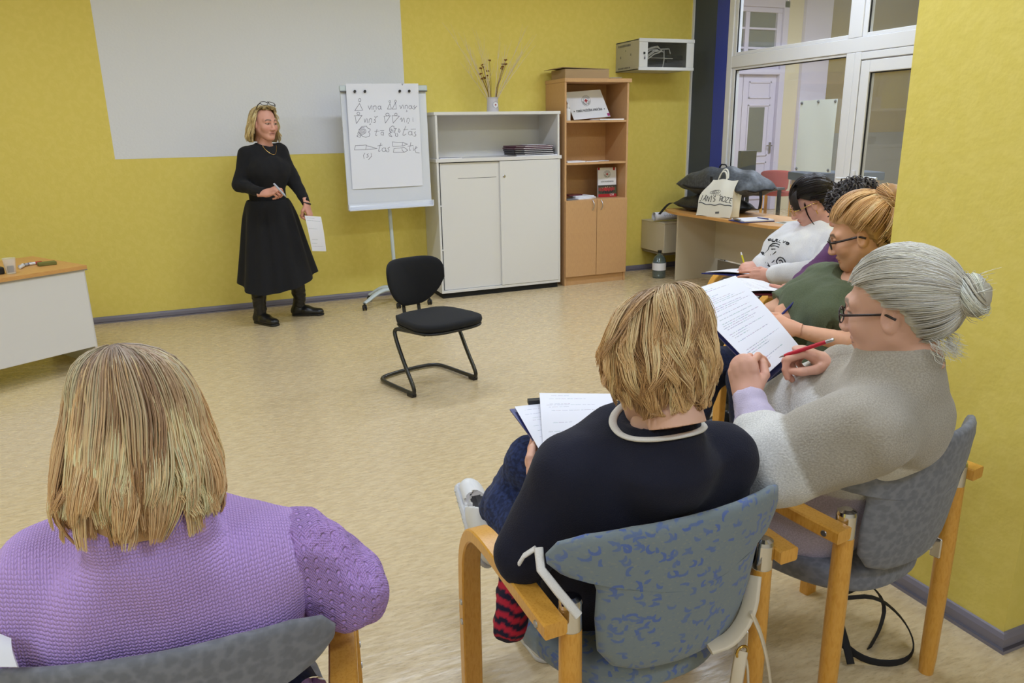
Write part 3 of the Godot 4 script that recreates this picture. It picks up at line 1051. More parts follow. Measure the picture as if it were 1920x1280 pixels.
func cabinet() -> void:
	var at := Vector3(2.03, 0, -6.545)
	var t := thing("office_cabinet", "white office cabinet with two sliding doors and an open top shelf", "cabinet", at)
	var W := 1.226
	var D := -0.43
	MB.new().span(Vector3(.015, 0, D + .02), Vector3(W - .02, .05, -.02)).put("plinth", t, M.black_gap)
	var b := MB.new()
	b.span(Vector3(0, .05, D), Vector3(W, .075, 0), .002)
	b.span(Vector3(0, .075, D), Vector3(.02, 1.24, 0), .002)
	b.span(Vector3(W - .02, .075, D), Vector3(W, 1.24, 0), .002)
	b.span(Vector3(.02, .075, D), Vector3(W - .02, 1.24, D + .01))
	b.put("carcass", t, M.white_laminate)
	MB.new().span(Vector3(.02, .075, D + .02), Vector3(W - .02, 1.24, -.035)).put("dark_inside", t, M.black_gap)
	MB.new().span(Vector3(-.008, 1.24, D), Vector3(W + .012, 1.272, .008), .003).put("worktop", t, M.white_laminate)
	var d := MB.new().span(Vector3(.034, .078, -.034), Vector3(.62, 1.232, -.016), .002).put("sliding_door", t, M.white_laminate)
	MB.new().span(Vector3(.2, 1.092, -.0165), Vector3(.575, 1.096, -.0155)).put("scored_line", d, M.dim_grey)
	d = MB.new().span(Vector3(.605, .078, -.014), Vector3(W - .022, 1.236, 0.004), .002).put("sliding_door", t, M.white_laminate)
	MB.new().lathe([Vector2(0, 0), Vector2(.013, 0), Vector2(.013, .006), Vector2(.009, .009), Vector2(0, .009)], 16, Vector3(.645, 1.10, .004), Basis(Vector3.RIGHT, PI / 2)).put("lock", d, M.steel)
	for h in [.45, .85]: MB.new().span(Vector3(.02, h, -.02), Vector3(.034, h + .012, -.004)).put("hinge_pin", t, M.white_metal)
	b = MB.new()
	b.span(Vector3(.004, 1.272, D), Vector3(.024, 1.645, -.004), .002)
	b.span(Vector3(W - .026, 1.272, D), Vector3(W - .006, 1.645, -.004), .002)
	b.span(Vector3(.024, 1.272, D), Vector3(W - .026, 1.645, D + .01))
	b.span(Vector3(-.006, 1.645, D), Vector3(W + .004, 1.672, 0), .003)
	b.put("open_shelf", t, M.white_laminate)
	# what lies in the open shelf
	var y := 1.272
	single("paper_sheet", MB.new().rbox(Vector3(0, .004, 0), Vector3(.42, .008, .24), .002), M.paper, "white sheets lying under the dark folders in the cabinet shelf", "paper", Vector3(3.02, y, -6.67))
	var names := [["folder_black", "black"], ["folder_black", "black"], ["folder_black", "black"], ["folder_plum", "plum"], ["folder_plum", "plum"]]
	var rg := RandomNumberGenerator.new()
	rg.seed = 4
	var yy := y + .009
	for k in names.size():
		var s := thing("folder", ["lowest black folder of the stack in the cabinet shelf", "second black folder from below in the cabinet shelf stack", "third black folder of the cabinet shelf stack, under the plum ones", "lower plum folder near the top of the cabinet shelf stack", "uppermost plum folder of the cabinet shelf stack"][k], "folder", Vector3(2.99 + rg.randf_range(-.012, .012), yy, -6.70), rg.randf_range(-.05, .05), "folders stacked in the cabinet shelf")
		MB.new().rbox(Vector3(0, .008, 0), Vector3(.40, .016, .28), .004).put("cover", s, M[names[k][0]])
		MB.new().span(Vector3(-.19, .006, .1405), Vector3(-.10, .011, .1415)).put("label_strip", s, M.grey_plastic)
		MB.new().span(Vector3(-.19, .006, -.13), Vector3(.195, .011, .1403)).put("pages", s, M.paper)
		yy += .0175
	single("flyer", MB.new().rbox(Vector3(0, .002, 0), Vector3(.2, .004, .12), .001), M.paper, "white flyer lying on top of the dark folder stack", "flyer", Vector3(3.04, yy, -6.68), 0.08)
	single("small_black_stand", MB.new().lathe([Vector2(0, 0), Vector2(.012, 0), Vector2(.007, .05), Vector2(.002, .07), Vector2(0, .07)], 12), M.black_plastic, "small black pointed stand right of the folders in the cabinet", "stand", Vector3(3.215, y, -6.68))
	var l := thing("leaflet", "purple edged leaflet lying at the left end of the cabinet shelf", "leaflet", Vector3(2.17, y, -6.62), .05)
	MB.new().rbox(Vector3(0, .003, 0), Vector3(.21, .006, .12), .001).put("sheets", l, M.paper)
	MB.new().span(Vector3(-.1, .0061, -.05), Vector3(.1, .0066, .055)).put("cover_print", l, M.navy_plastic)
	# grey pot of dried flowers on top
	var v := thing("vase", "grey pot with a small round cross badge, holding dried flowers on the cabinet", "vase", Vector3(2.655, 1.672, -6.74))
	MB.new().lathe([Vector2(0, 0), Vector2(.053, 0), Vector2(.056, .004), Vector2(.050, .118), Vector2(.054, .128), Vector2(.049, .130), Vector2(.045, .118), Vector2(.044, .02), Vector2(0, .02)], 28).put("pot", v, M.vase_glaze)
	var bd := MB.new().disc(Vector3(.008, .062, .0555), Vector3(0, .03, 1).normalized(), .026, 24).put("badge", v, M.paper)
	MB.new().span(Vector3(-.0, .059, .0558), Vector3(.016, .065, .0568)).span(Vector3(.005, .054, .0558), Vector3(.011, .07, .0568)).put("cross", bd, M.red_ink)
	var ring := MB.new()
	for k in 32:
		var a := TAU * k / 32
		ring.box(Vector3(.008 + cos(a) * .026, .062 + sin(a) * .026, .0557), Vector3(.0052, .0016, .001), Basis(Vector3.BACK, a + PI / 2))
	ring.put("badge_ring", bd, M.dim_grey)
	var tw := MB.new()
	rg.seed = 12
	# pale bare twigs fanning out
	var tips := [Vector2(-.46, .66), Vector2(-.3, .60), Vector2(-.22, .56), Vector2(-.14, .62), Vector2(-.09, .55), Vector2(-.24, .36), Vector2(.05, .60), Vector2(.12, .5), Vector2(.30, .66), Vector2(.34, .58), Vector2(.42, .60), Vector2(.38, .5), Vector2(.28, .45), Vector2(-.05, .4), Vector2(.2, .55), Vector2(-.18, .48)]
	for q in tips:
		var zt: float = rg.randf_range(-.16, .12)
		var path := []
		for k in 9:
			var s := k / 8.0
			path.append(Vector3(signf(q.x) * .02 + q.x * pow(s, 1.25), .05 + (q.y + .03) * s, zt * s) + Vector3(rg.randf_range(-1, 1), 0, rg.randf_range(-1, 1)) * .006 * s)
		tw.tube(path, [.0034, .0032, .003, .0028, .0025, .0022, .0018, .0014, .0008], 5)
		for j in 5:
			var k := rg.randi_range(3, 6)
			var dv := Vector3(rg.randf_range(-.4, .4) + q.x * .6, 1.0, rg.randf_range(-.4, .4)).normalized()
			var ln := rg.randf_range(.08, .2)
			tw.tube([path[k], path[k] + dv * ln * .5 + Vector3(.004, 0, 0), path[k] + dv * ln], [.0018, .0013, .0006], 4)
	var twn := tw.put("twigs", v, M.dry_twig)
	twn.set_meta("kind", "stuff")
	twn.set_meta("label", "pale bare twigs")
	for q in [Vector2(-.11, .33), Vector2(-.09, .36), Vector2(-.07, .345), Vector2(-.04, .27), Vector2(-.02, .40), Vector2(-.1, .24), Vector2(.09, .34), Vector2(.11, .37), Vector2(.12, .40), Vector2(.15, .37), Vector2(.10, .33), Vector2(-.03, .31), Vector2(-.12, .28), Vector2(-.06, .25)]:
		var zt: float = rg.randf_range(-.05, .06)
		var tip := Vector3(q.x, .05 + q.y, zt)
		var st := MB.new().tube([Vector3(signf(q.x) * .014, .03, zt * .3), Vector3(q.x * .45, .05 + q.y * .5, zt * .6), tip], [.0022, .002, .0016], 5).put("dried_stem", v, M.dry_stem)
		var fl := MB.new()
		for k in 7:
			var a = TAU * k / 7 + q.x * 20
			fl.blob(tip + Vector3(cos(a) * .009, rg.randf_range(-.004, .006), sin(a) * .009), Vector3(.007, .005, .007), Basis.IDENTITY, 4)
		fl.put("flower_head", st, M.dry_flower)


func bookcase() -> void:
	var at := Vector3(3.31, 0, -6.56)
	var t := thing("bookcase", "tall beech bookcase with three open shelves above two doors", "bookcase", at)
	var W := 0.696
	var D := -0.415
	var b := MB.new()
	b.span(Vector3(0, 0, D), Vector3(.02, 1.93, 0), .0015)
	b.span(Vector3(W - .02, 0, D), Vector3(W, 1.93, 0), .0015)
	b.put("side_panels", t, M.beech)
	MB.new().span(Vector3(.02, .02, D), Vector3(W - .02, 1.93, D + .006)).put("back_panel", t, M.beech)
	MB.new().span(Vector3(-.005, 1.93, D), Vector3(W + .022, 1.965, .012), .003).put("top_board", t, M.beech)
	MB.new().span(Vector3(.02, 0, -.03), Vector3(W - .02, .085, -.012)).put("plinth", t, M.beech)
	for h in [1.585, 1.195, .84]:
		MB.new().span(Vector3(.02, h - .02, D + .006), Vector3(W - .02, h, -.004), .0015).put("shelf", t, M.beech)
	for s in [[.003, .346, .30], [.350, W - .003, .394]]:
		var d := MB.new().span(Vector3(s[0], .088, .001), Vector3(s[1], .838, .018), .002).put("door", t, M.beech)
		var p := []
		for k in 9: p.append(Vector3(s[2] + .004 * sin(PI * k / 8.0), .735 + .012 * k, .018 + .026 * sin(PI * k / 8.0)))
		MB.new().tube(p, .0042, 8).put("handle", d, M.steel)
	# cardboard box on top
	var c := thing("cardboard_box", "flat brown cardboard box with a raised lid on top of the bookcase", "box", Vector3(3.58, 1.965, -6.77), 0.0)
	var W2 := 0.235
	MB.new().span(Vector3(-W2, 0, -.15), Vector3(W2, .085, .15), .003).put("tray", c, M.cardboard)
	var lid := MB.new()
	lid.box(Vector3(-.01, .0935, -.005), Vector3(.50, .004, .31), Basis(Vector3.BACK, -.02))
	lid.put("lid", c, M.cardboard)
	var flap := MB.new().box(Vector3(-.27, .093, -.02), Vector3(.09, .004, .26), Basis(Vector3.BACK, .12)).put("flap", c, M.cardboard_edge)
	single("white_plate", MB.new().lathe([Vector2(0, 0), Vector2(.055, 0), Vector2(.075, .012), Vector2(.072, .014), Vector2(0, .006)], 24), M.white_laminate, "small white dish beside the cardboard box on the bookcase", "dish", Vector3(3.91, 1.965, -6.68))
	# top shelf: large sign
	var y1 := 1.585
	var s := thing("sign_board", "large white first aid sign leaning in the top shelf of the bookcase", "sign", Vector3(3.44, y1 + .001, -6.72))
	var sb := Basis(Vector3.BACK, deg_to_rad(8.0)) * Basis(Vector3.RIGHT, deg_to_rad(-10.0))
	s.basis = Basis(Vector3.BACK, deg_to_rad(4.0)) * Basis(Vector3.RIGHT, deg_to_rad(-12.0))
	# a sheared outline: the board leans to the left against the side panel
	var w := .405
	var h := .268
	var sh := -.072
	var poly := PackedVector2Array([Vector2(.05, .002), Vector2(.05 + w, .002), Vector2(.05 + w + sh, h), Vector2(.05 + sh, h)])
	MB.new().prism(poly, Vector3.ZERO, Vector3.RIGHT, Vector3.UP, .006).put("board", s, M.paper_cover)
	var corner := MB.new()
	corner.prism(PackedVector2Array([Vector2(.05 + sh + .001, h), Vector2(.05 + sh + .026, h), Vector2(.05 + sh + .033, h - .024), Vector2(.05 + sh + .008, h - .024)]), Vector3(0, 0, .006), Vector3.RIGHT, Vector3.UP, .0012)
	corner.put("corner_mark", s, M.red_ink)
	corner = MB.new()
	corner.prism(PackedVector2Array([Vector2(.05 + w - .03, .01), Vector2(.05 + w - .004, .01), Vector2(.05 + w - .01, .036), Vector2(.05 + w - .036, .036)]), Vector3(0, 0, .006), Vector3.RIGHT, Vector3.UP, .0012)
	corner.put("corner_mark", s, M.magenta_ink)
	emblem(s, Vector3(.05 + w * .5 + sh * .6, h * .645, .0066), .049)
	MB.new().text("PIRMĀS PALĪDZĪBAS APMĀCĪBAS", .030, Transform3D(Basis(Vector3(.62, 0, 0), Vector3(0, 1, 0), Vector3(0, 0, 1)), Vector3(.05 + w * .5 + sh * .3, h * .30, .0068)), .001, "Droid Sans", true).put("lettering", s, M.dark_ink)
	var ar := MB.new()
	for e in [-1.0, 1.0]:
		var cx: float = .05 + w * .5 + sh * .3 + e * -.165
		ar.prism(PackedVector2Array([Vector2(cx - e * .006, h * .30 - .007), Vector2(cx + e * .007, h * .30), Vector2(cx - e * .006, h * .30 + .007)]), Vector3(0, 0, .006), Vector3.RIGHT, Vector3.UP, .0012)
	ar.put("arrow_marks", s, M.dark_ink)
	single("spray_bottle", MB.new().lathe([Vector2(0, 0), Vector2(.026, 0), Vector2(.027, .09), Vector2(.024, .10), Vector2(.011, .112), Vector2(.011, .14), Vector2(.008, .15), Vector2(0, .15)], 18), M.white_laminate, "small white bottle at the left end of the top bookcase shelf", "bottle", Vector3(3.362, y1, -6.60))
	single("black_binder", MB.new().rbox(Vector3(0, .11, 0), Vector3(.03, .22, .2), .004), M.folder_black, "black binder standing behind the leaning white sign", "binder", Vector3(3.352, y1, -6.83))
	single("booklet", MB.new().rbox(Vector3(0, .006, 0), Vector3(.28, .012, .19), .002), M.paper, "white booklet lying right of the leaning sign on the top shelf", "booklet", Vector3(3.82, y1, -6.66), .06)
	single("paper_stack", MB.new().rbox(Vector3(0, .007, 0), Vector3(.2, .014, .16), .002), M.paper, "white paper pile at the left of the middle bookcase shelf", "paper", Vector3(3.45, 1.195, -6.67), .04)
	single("paper_note", MB.new().rbox(Vector3(0, .003, 0), Vector3(.13, .006, .12), .001), M.paper, "single white note in the middle of the middle bookcase shelf", "paper", Vector3(3.64, 1.195, -6.66), -.1)
	single("paper_slip", MB.new().rbox(Vector3(0, .003, 0), Vector3(.14, .005, .1), .001), M.paper, "white slip towards the right of the middle bookcase shelf", "paper", Vector3(3.80, 1.195, -6.74), .15)
	# lower open shelf: standing booklet and magazines
	var k := thing("standing_booklet", "white booklet with round cross emblem and red crowd photo, standing in the bookcase", "booklet", Vector3(3.765, .841, -6.71))
	k.basis = Basis(Vector3.UP, -.1) * Basis(Vector3.RIGHT, deg_to_rad(-4.0))
	MB.new().rbox(Vector3(.1, .145, -.012), Vector3(.2, .29, .024), .002).put("cover", k, M.paper_cover)
	MB.new().span(Vector3(.0, .285, 0), Vector3(.02, .29, .0015)).span(Vector3(.0, .268, 0), Vector3(.02, .286, .0015)).span(Vector3(.165, .262, 0), Vector3(.185, .29, .0015)).put("corner_marks", k, M.red_ink)
	emblem(k, Vector3(.1, .225, .001), .036)
	MB.new().text("KĻŪSTI PAR BRĪVPRĀTĪGO", .016, Transform3D(Basis(Vector3(.75, 0, 0), Vector3(0, 1, 0), Vector3(0, 0, 1)), Vector3(.1, .152, .0016))).put("lettering", k, M.dim_grey)
	var pic := MB.new().span(Vector3(.0, .0, .0), Vector3(.2, .03, .0014)).put("red_band", k, M.red_ink)
	MB.new().text("LSK", .03, Transform3D(Basis.IDENTITY, Vector3(.15, .022, .0022))).put("band_lettering", k, M.paper)
	var img := Image.create(128, 64, false, Image.FORMAT_RGB8)
	var rg := RandomNumberGenerator.new()
	rg.seed = 31
	img.fill(c8(78, 84, 60))
	img.fill_rect(Rect2i(0, 0, 128, 12), c8(60, 52, 46))
	for i in 26:
		var x := rg.randi_range(0, 122)
		var yb := rg.randi_range(16, 24)
		img.fill_rect(Rect2i(x, yb + 20, 6, 18), c8(40, 36, 44))
		img.fill_rect(Rect2i(x - 1, yb, 8, 22), c8(rg.randi_range(140, 190), 48, 54))
		img.fill_rect(Rect2i(x + 1, yb - 6, 4, 6), c8(200, 160, 140) if i % 2 else c8(64, 46, 40))
	var pm := mat("crowd_photo", Color.WHITE, .6)
	pm.albedo_texture = ImageTexture.create_from_image(img)
	var pq := MB.new()
	pq.quad(Vector3(0, .03, .0012), Vector3(.2, .03, .0012), Vector3(.2, .118, .0012), Vector3(0, .118, .0012), Vector3.BACK)
	pq.put("crowd_photo", k, pm)
	var mg := [[Vector3(3.56, .84, -6.68), .22, "lowest white magazine of the pile on the lower bookcase shelf", "paper"], [Vector3(3.58, .85, -6.70), -.12, "middle white magazine of the pile on the lower bookcase shelf", "paper"], [Vector3(3.56, .861, -6.71), .1, "topmost magazine of the pile on the lower bookcase shelf", "paper_cover"]]
	for q in mg:
		single("magazine", MB.new().rbox(Vector3(0, .005, 0), Vector3(.22, .010, .17), .002), M[q[3]], q[2], "magazine", q[0], q[1], "magazines on the lower bookcase shelf")
	single("dark_magazine", MB.new().rbox(Vector3(0, .005, 0), Vector3(.19, .010, .14), .002), M.maroon_plastic, "dark red magazine sticking out left of the white pile", "magazine", Vector3(3.47, .8718, -6.74), .35)
	single("grey_brochure", MB.new().rbox(Vector3(0, .004, 0), Vector3(.12, .008, .12), .002), M.grey_plastic, "grey brochure at the left front of the lower bookcase shelf", "brochure", Vector3(3.395, .84, -6.63), .2)


func emblem(parent: Node3D, at: Vector3, r: float) -> void:
	var ring := MB.new()
	for q in [r, r * .56]:
		for k in 40:
			var a := TAU * k / 40
			ring.box(at + Vector3(cos(a), sin(a), 0) * q, Vector3(q * .165, r * .035, .0006), Basis(Vector3.BACK, a + PI / 2))
	ring.put("emblem_ring", parent, M.dark_ink)
	MB.new().box(at, Vector3(r * .72, r * .25, .001)).box(at, Vector3(r * .25, r * .72, .001)).put("emblem_cross", parent, M.red_ink)
	var tx := MB.new()
	var top := "LATVIJAS"
	for i in top.length():
		var a := deg_to_rad(90.0 + 56.0 - 112.0 * i / (top.length() - 1))
		tx.text(top[i], r * .36, Transform3D(Basis(Vector3.BACK, a - PI / 2), at + Vector3(cos(a), sin(a), 0) * r * .77), .0006)
	var low := "SARKANAIS KRUSTS"
	for i in low.length():
		if low[i] == " ": continue
		var a := deg_to_rad(-180.0 + 8.0 + 164.0 * i / (low.length() - 1))
		tx.text(low[i], r * .36, Transform3D(Basis(Vector3.BACK, a + PI / 2), at + Vector3(cos(a), sin(a), 0) * r * .77), .0006)
	tx.put("emblem_lettering", parent, M.dark_ink)


func rack() -> void:
	var t := thing("network_rack", "grey wall mounted network rack with a glass door and white cables", "rack", Vector3(4.085, 2.04, -6.53))
	var W := .635
	var H := .29
	var b := MB.new()
	b.span(Vector3(0.012, .008, -.45), Vector3(W - .012, .02, -.012), .003)
	b.span(Vector3(0.012, H - .016, -.45), Vector3(W - .012, H - .004, -.012), .003)
	b.span(Vector3(0.012, .008, -.45), Vector3(.022, H - .004, -.012), .003)
	b.span(Vector3(W - .022, .008, -.45), Vector3(W - .012, H - .004, -.012), .003)
	b.put("housing", t, M.rack_body)
	MB.new().span(Vector3(.022, .02, -.45), Vector3(W - .022, H - .016, -.44)).span(Vector3(.022, .02, -.44), Vector3(.026, H - .016, -.03)).span(Vector3(.022, .02, -.44), Vector3(W - .022, .024, -.03)).span(Vector3(.022, H - .02, -.44), Vector3(W - .022, H - .016, -.03)).put("dark_lining", t, M.black_plastic)
	var v := MB.new()
	for k in 9: v.span(Vector3(.0105, H - .055, -.40 + .026 * k), Vector3(.0125, H - .035, -.385 + .026 * k))
	for k in 9: v.span(Vector3(.0105, .03, -.40 + .026 * k), Vector3(.0125, .045, -.385 + .026 * k))
	v.span(Vector3(.0105, .13, -.36), Vector3(.0125, .152, -.35)).span(Vector3(.0105, .145, -.17), Vector3(.0125, .165, -.16)).span(Vector3(.0105, .19, -.265), Vector3(.0125, .205, -.26))
	v.put("vent_slots", t, M.dim_grey)
	var f := MB.new()
	f.span(Vector3(0, 0, -.014), Vector3(W, .03, .004), .004)
	f.span(Vector3(0, H - .034, -.014), Vector3(W, H, .004), .004)
	f.span(Vector3(.004, .03, -.012), Vector3(.1, H - .034, .001), .003)
	f.span(Vector3(W - .09, .03, -.012), Vector3(W - .004, H - .034, .001), .003)
	f.put("door_frame", t, M.rack_front)
	MB.new().span(Vector3(.1, .03, -.009), Vector3(W - .09, H - .034, -.006)).put("glass_door", t, M.dark_glass)
	MB.new().rbox(Vector3(.06, .155, .003), Vector3(.022, .022, .006), .003).rbox(Vector3(.064, .11, .006), Vector3(.01, .02, .004), .002).tube([Vector3(.064, .118, .006), Vector3(.064, .135, .008)], .002, 6).put("lock_and_key", t, M.black_plastic)
	MB.new().span(Vector3(.04, .115, -.2), Vector3(W - .05, .155, -.12), .003).span(Vector3(.04, .04, -.25), Vector3(W - .05, .085, -.12), .003).put("patch_panels", t, M.black_plastic)
	var c := MB.new()
	var rg := RandomNumberGenerator.new()
	rg.seed = 9
	for k in 7:
		var o := rg.randf_range(-.02, .02)
		c.tube([Vector3(.1, .17 + o, -.05), Vector3(.16, .20 + o * .6, -.045), Vector3(.24, .21 + o, -.05), Vector3(.29 + o, .19 - absf(o), -.05), Vector3(.2, .17 + o, -.045), Vector3(.14, .13 + o, -.05), Vector3(.12 + o * .5, .1, -.06)], .0045, 6)
	c.tube([Vector3(.28, .2, -.06), Vector3(.38, .205, -.06), Vector3(.395, .16, -.06)], .005, 6)
	c.tube([Vector3(.315, .19, -.05), Vector3(.318, .1, -.05), Vector3(.305, .03, -.05)], .005, 6)
	c.box(Vector3(.28, .125, -.115), Vector3(.2, .006, .004)).box(Vector3(.42, .122, -.115), Vector3(.09, .006, .004)).box(Vector3(.18, .126, -.115), Vector3(.03, .006, .004))
	c.put("cables", t, M.cable)


func ink_strokes(w: int, h: int, strokes: Array, px: int, paper: Color, ink: Color) -> ImageTexture:
	var im := Image.create(w, h, false, Image.FORMAT_RGB8)
	im.fill(paper)
	for s in strokes:
		for i in s.size() - 1:
			var a: Vector2 = s[i]
			var b: Vector2 = s[i + 1]
			var n := maxi(1, int(a.distance_to(b) / 1.5))
			for k in n + 1:
				var p := a.lerp(b, float(k) / n)
				im.fill_rect(Rect2i(int(p.x - px * .5), int(p.y - px * .5), px, px), ink)
	return ImageTexture.create_from_image(im)


func arc(cx: float, cy: float, rx: float, ry: float, a0 := 0.0, a1 := 360.0, n := 16) -> Array:
	var o := []
	for i in n + 1:
		var a := deg_to_rad(lerpf(a0, a1, float(i) / n))
		o.append(Vector2(cx + rx * cos(a), cy + ry * sin(a)))
	return o


func pts(s: String) -> Array:
	var o := []
	for q in s.split(" "):
		var k := q.split(",")
		o.append(Vector2(float(k[0]), float(k[1])))
	return o


func flip_drawing() -> Array:
	var r := []
	for s in ["250,355 180,460 297,453 250,355", "378,390 400,445 425,385", "437,395 437,445", "455,445 458,395", "456,405 480,390 497,400 497,445", "478,455 482,470 470,474", "568,395 570,440 580,445",
			"705,360 667,443 727,443 705,360", "790,350 740,443 803,443 790,350", "850,395 862,400 872,440 895,390 905,385", "912,395 915,440", "935,440 940,395 960,388 972,400 972,440", "960,460 970,478 958,486", "1040,395 1045,440 1060,435", "1085,395 1070,410 1090,430 1085,448 1065,450", "1085,445 1120,402",
			"172,532 287,528 205,645 185,535", "318,580 330,632 352,575", "365,580 365,635", "390,635 395,585 420,575 432,590 430,635", "408,645 412,660 400,667", "490,580 470,595 490,615 480,635 460,632", "475,550 488,562 520,545",
			"615,548 712,540 637,648 618,550", "738,540 850,548 755,650 740,545", "865,600 880,575 888,635 915,575", "925,585 930,640", "965,640 970,590 990,580 1005,595 1005,635", "985,642 992,655 982,660", "1060,590 1062,635", "1060,575 1061,578",
			"240,740 285,690 355,685 365,710 410,730 405,755 385,770 405,800 395,835 345,848 300,835 275,810 245,790 238,760", "230,770 225,800 245,815 275,820 260,845 215,835 225,820 212,822",
			"512,735 490,815 495,828 510,820", "475,765 545,762", "608,780 605,825 612,826", "560,755 615,755",
			"745,690 705,720 700,760 715,790 690,810 700,840 740,852 720,830 705,800", "745,690 770,700 768,720 775,735", "710,740 730,735 745,760 735,790 715,785 720,760 735,755", "778,728 805,728 790,745 780,790 795,815 790,840 820,850 830,830 815,800", "835,745 845,735 865,770 850,790 835,775 840,755", "765,790 770,750",
			"950,700 910,800 905,832 925,838 955,815", "915,752 985,750", "1045,780 1050,835 1060,835", "1030,748 1105,746", "1105,785 1085,800 1112,835 1100,853 1075,850",
			"190,965 352,962 345,1028 178,1028 190,965", "352,970 515,1020 345,1028", "330,1080 310,1112 318,1162", "385,1090 362,1105 385,1125 365,1145 355,1138", "425,1085 430,1130 385,1180",
			"570,940 535,1050 540,1065 560,1055", "520,980 590,970", "640,1010 648,1065 665,1058", "705,1005 675,1020 695,1050 688,1075 660,1073",
			"745,928 752,998 895,993 905,945 745,928", "905,940 980,970 898,995", "770,1028 890,1020 925,1015 985,1060 930,1090 760,1085 770,1028", "890,1020 897,1060 930,1090",
			"1030,945 1010,1050 1015,1066 1032,1058", "985,1000 1065,990", "1070,1020 1072,1066 1088,1060", "1070,1000 1071,1003", "1090,1050 1130,1025 1110,1010 1095,1050 1110,1098 1165,1108", "880,70 890,98 905,68"]:
		r.append(pts(s))
	for q in [[253, 308, 17, 25], [703, 333, 12, 15], [790, 330, 13, 16], [233, 500, 20, 20], [668, 522, 26, 20], [797, 523, 19, 19], [545, 420, 20, 25], [1015, 420, 20, 24], [590, 800, 20, 22], [1018, 806, 28, 27], [615, 1040, 29, 28]]:
		r.append(arc(q[0], q[1], q[2], q[3]))
	var sp := []
	for i in 50:
		var a := i * .36
		sp.append(Vector2(300 + cos(a) * (10 + i * 1.05), 758 + sin(a) * (8 + i * .9)))
	r.append(sp)
	return r


func flipchart() -> void:
	var t := thing("flipchart", "white flipchart easel on castors beside the standing teacher", "flipchart", Vector3(1.6, 0, -6.62))
	var hub := Vector3(.02, .11, -.02)
	for p in [Vector3(-.326, 0, .198), Vector3(.257, 0, .24), Vector3(-.207, 0, -.149), Vector3(-.034, 0, .256), Vector3(.25, 0, -.15)]:
		var path := []
		for k in 9:
			var s := k / 8.0
			var q := hub.lerp(Vector3(p.x, .08, p.z), s)
			q.y = .115 + .03 * sin(PI * minf(s * 1.1, 1.0)) - .05 * s * s
			path.append(q)
		MB.new().tube(path, [.034, .033, .032, .031, .029, .027, .025, .022, .02], 10, true, .62).put("leg", t, M.flip_metal)
		var c := MB.new()
		for e in [-.011, .011]:
			c.lathe([Vector2(0, -.007), Vector2(.021, -.007), Vector2(.025, -.003), Vector2(.025, .003), Vector2(.021, .007), Vector2(0, .007)], 16, Vector3(p.x + e, .025, p.z), Basis(Vector3.BACK, PI / 2))
		c.rbox(Vector3(p.x, .045, p.z), Vector3(.014, .04, .03), .004)
		c.put("castor", t, M.black_plastic)
	MB.new().tube([Vector3(.02, .1, -.02), Vector3(-.005, .9, .01), Vector3(-.01, 1.6, -.03)], .0165, 14).put("pole", t, M.flip_metal)
	# board
	var o := Vector3(1.213, .87, -6.5) - t.position
	var ex := Vector3(.99996, .008, 0)
	var ey := Vector3(.024, 1.0, -.105).normalized()
	var ez := ex.cross(ey).normalized()
	var B := Basis(ex, ey, ez)
	var m := MB.new().rbox(Vector3(.372, .50, -.012), Vector3(.744, 1.0, .02), .006)
	m.xform(Transform3D(B, o)).put("board", t, M.flip_board)
	m = MB.new()
	m.rbox(Vector3(.372, 1.0, .008), Vector3(.76, .05, .03), .01)
	m.xform(Transform3D(B, o)).put("clamp_rail", t, M.flip_metal)
	m = MB.new()
	m.rbox(Vector3(.372, .974, .02), Vector3(.756, .008, .012), .003)
	m.xform(Transform3D(B, o)).put("rail_groove", t, M.dim_grey)
	m = MB.new()
	var pr := []
	for k in 7: pr.append(Vector3(0, .05 - .05 * sin(k * PI / 12), .004 + .05 * (1.0 - cos(k * PI / 12))))
	for i in 6:
		m.quad(Vector3(.004, pr[i].y, pr[i].z), Vector3(.74, pr[i].y, pr[i].z), Vector3(.74, pr[i + 1].y, pr[i + 1].z), Vector3(.004, pr[i + 1].y, pr[i + 1].z))
	m.rbox(Vector3(.372, -.004, .03), Vector3(.744, .012, .05), .004)
	for e in [.0, .744]: m.rbox(Vector3(e, .022, .022), Vector3(.012, .05, .055), .004)
	m.xform(Transform3D(B, o)).put("pen_tray", t, M.flip_board)
	for q in [.115, .2, .5, .583]:
		m = MB.new().lathe([Vector2(0, 0), Vector2(.011, 0), Vector2(.011, .012), Vector2(.008, .016), Vector2(0, .016)], 14, Vector3(q, .972, .034), Basis(Vector3.RIGHT, PI / 2))
		m.xform(Transform3D(B, o)).put("peg", t, M.black_plastic)
	# the written sheet
	var strokes := []
	for s in flip_drawing():
		var q := []
		for p in s:
			var xl: float = 48 + (p.y - 75) * .0671
			var xr: float = 1136 + (p.y - 64) * .0579
			q.append(Vector2((p.x - xl) / (xr - xl) * 900.0, (p.y - 72) / 1535.0 * 1240.0))
		strokes.append(q)
	var pm := mat("flip_sheet", Color.WHITE, .8)
	pm.albedo_texture = ink_strokes(900, 1240, strokes, 5, c8(228, 230, 242), c8(118, 118, 136))
	pm.texture_repeat = false
	var sh := MB.new()
	sh.sheet(func(u, w): return Vector3(.046 + .622 * u, .175 + .86 * w, .030 - .026 * (1.0 - w) * (1.0 - .0 * u) + (.006 * smoothstep(.9, 1.0, w)) + .006 * sin(u * PI) * (1.0 - w)), 12, 24)
	sh.xform(Transform3D(B, o))
	var sn := sh.put(numbered("flipchart_sheet"), self, pm)
	sn.position = t.position
	tag(sn, "handwritten flipchart sheet with stick figures, roses, pencils and short words", "paper")


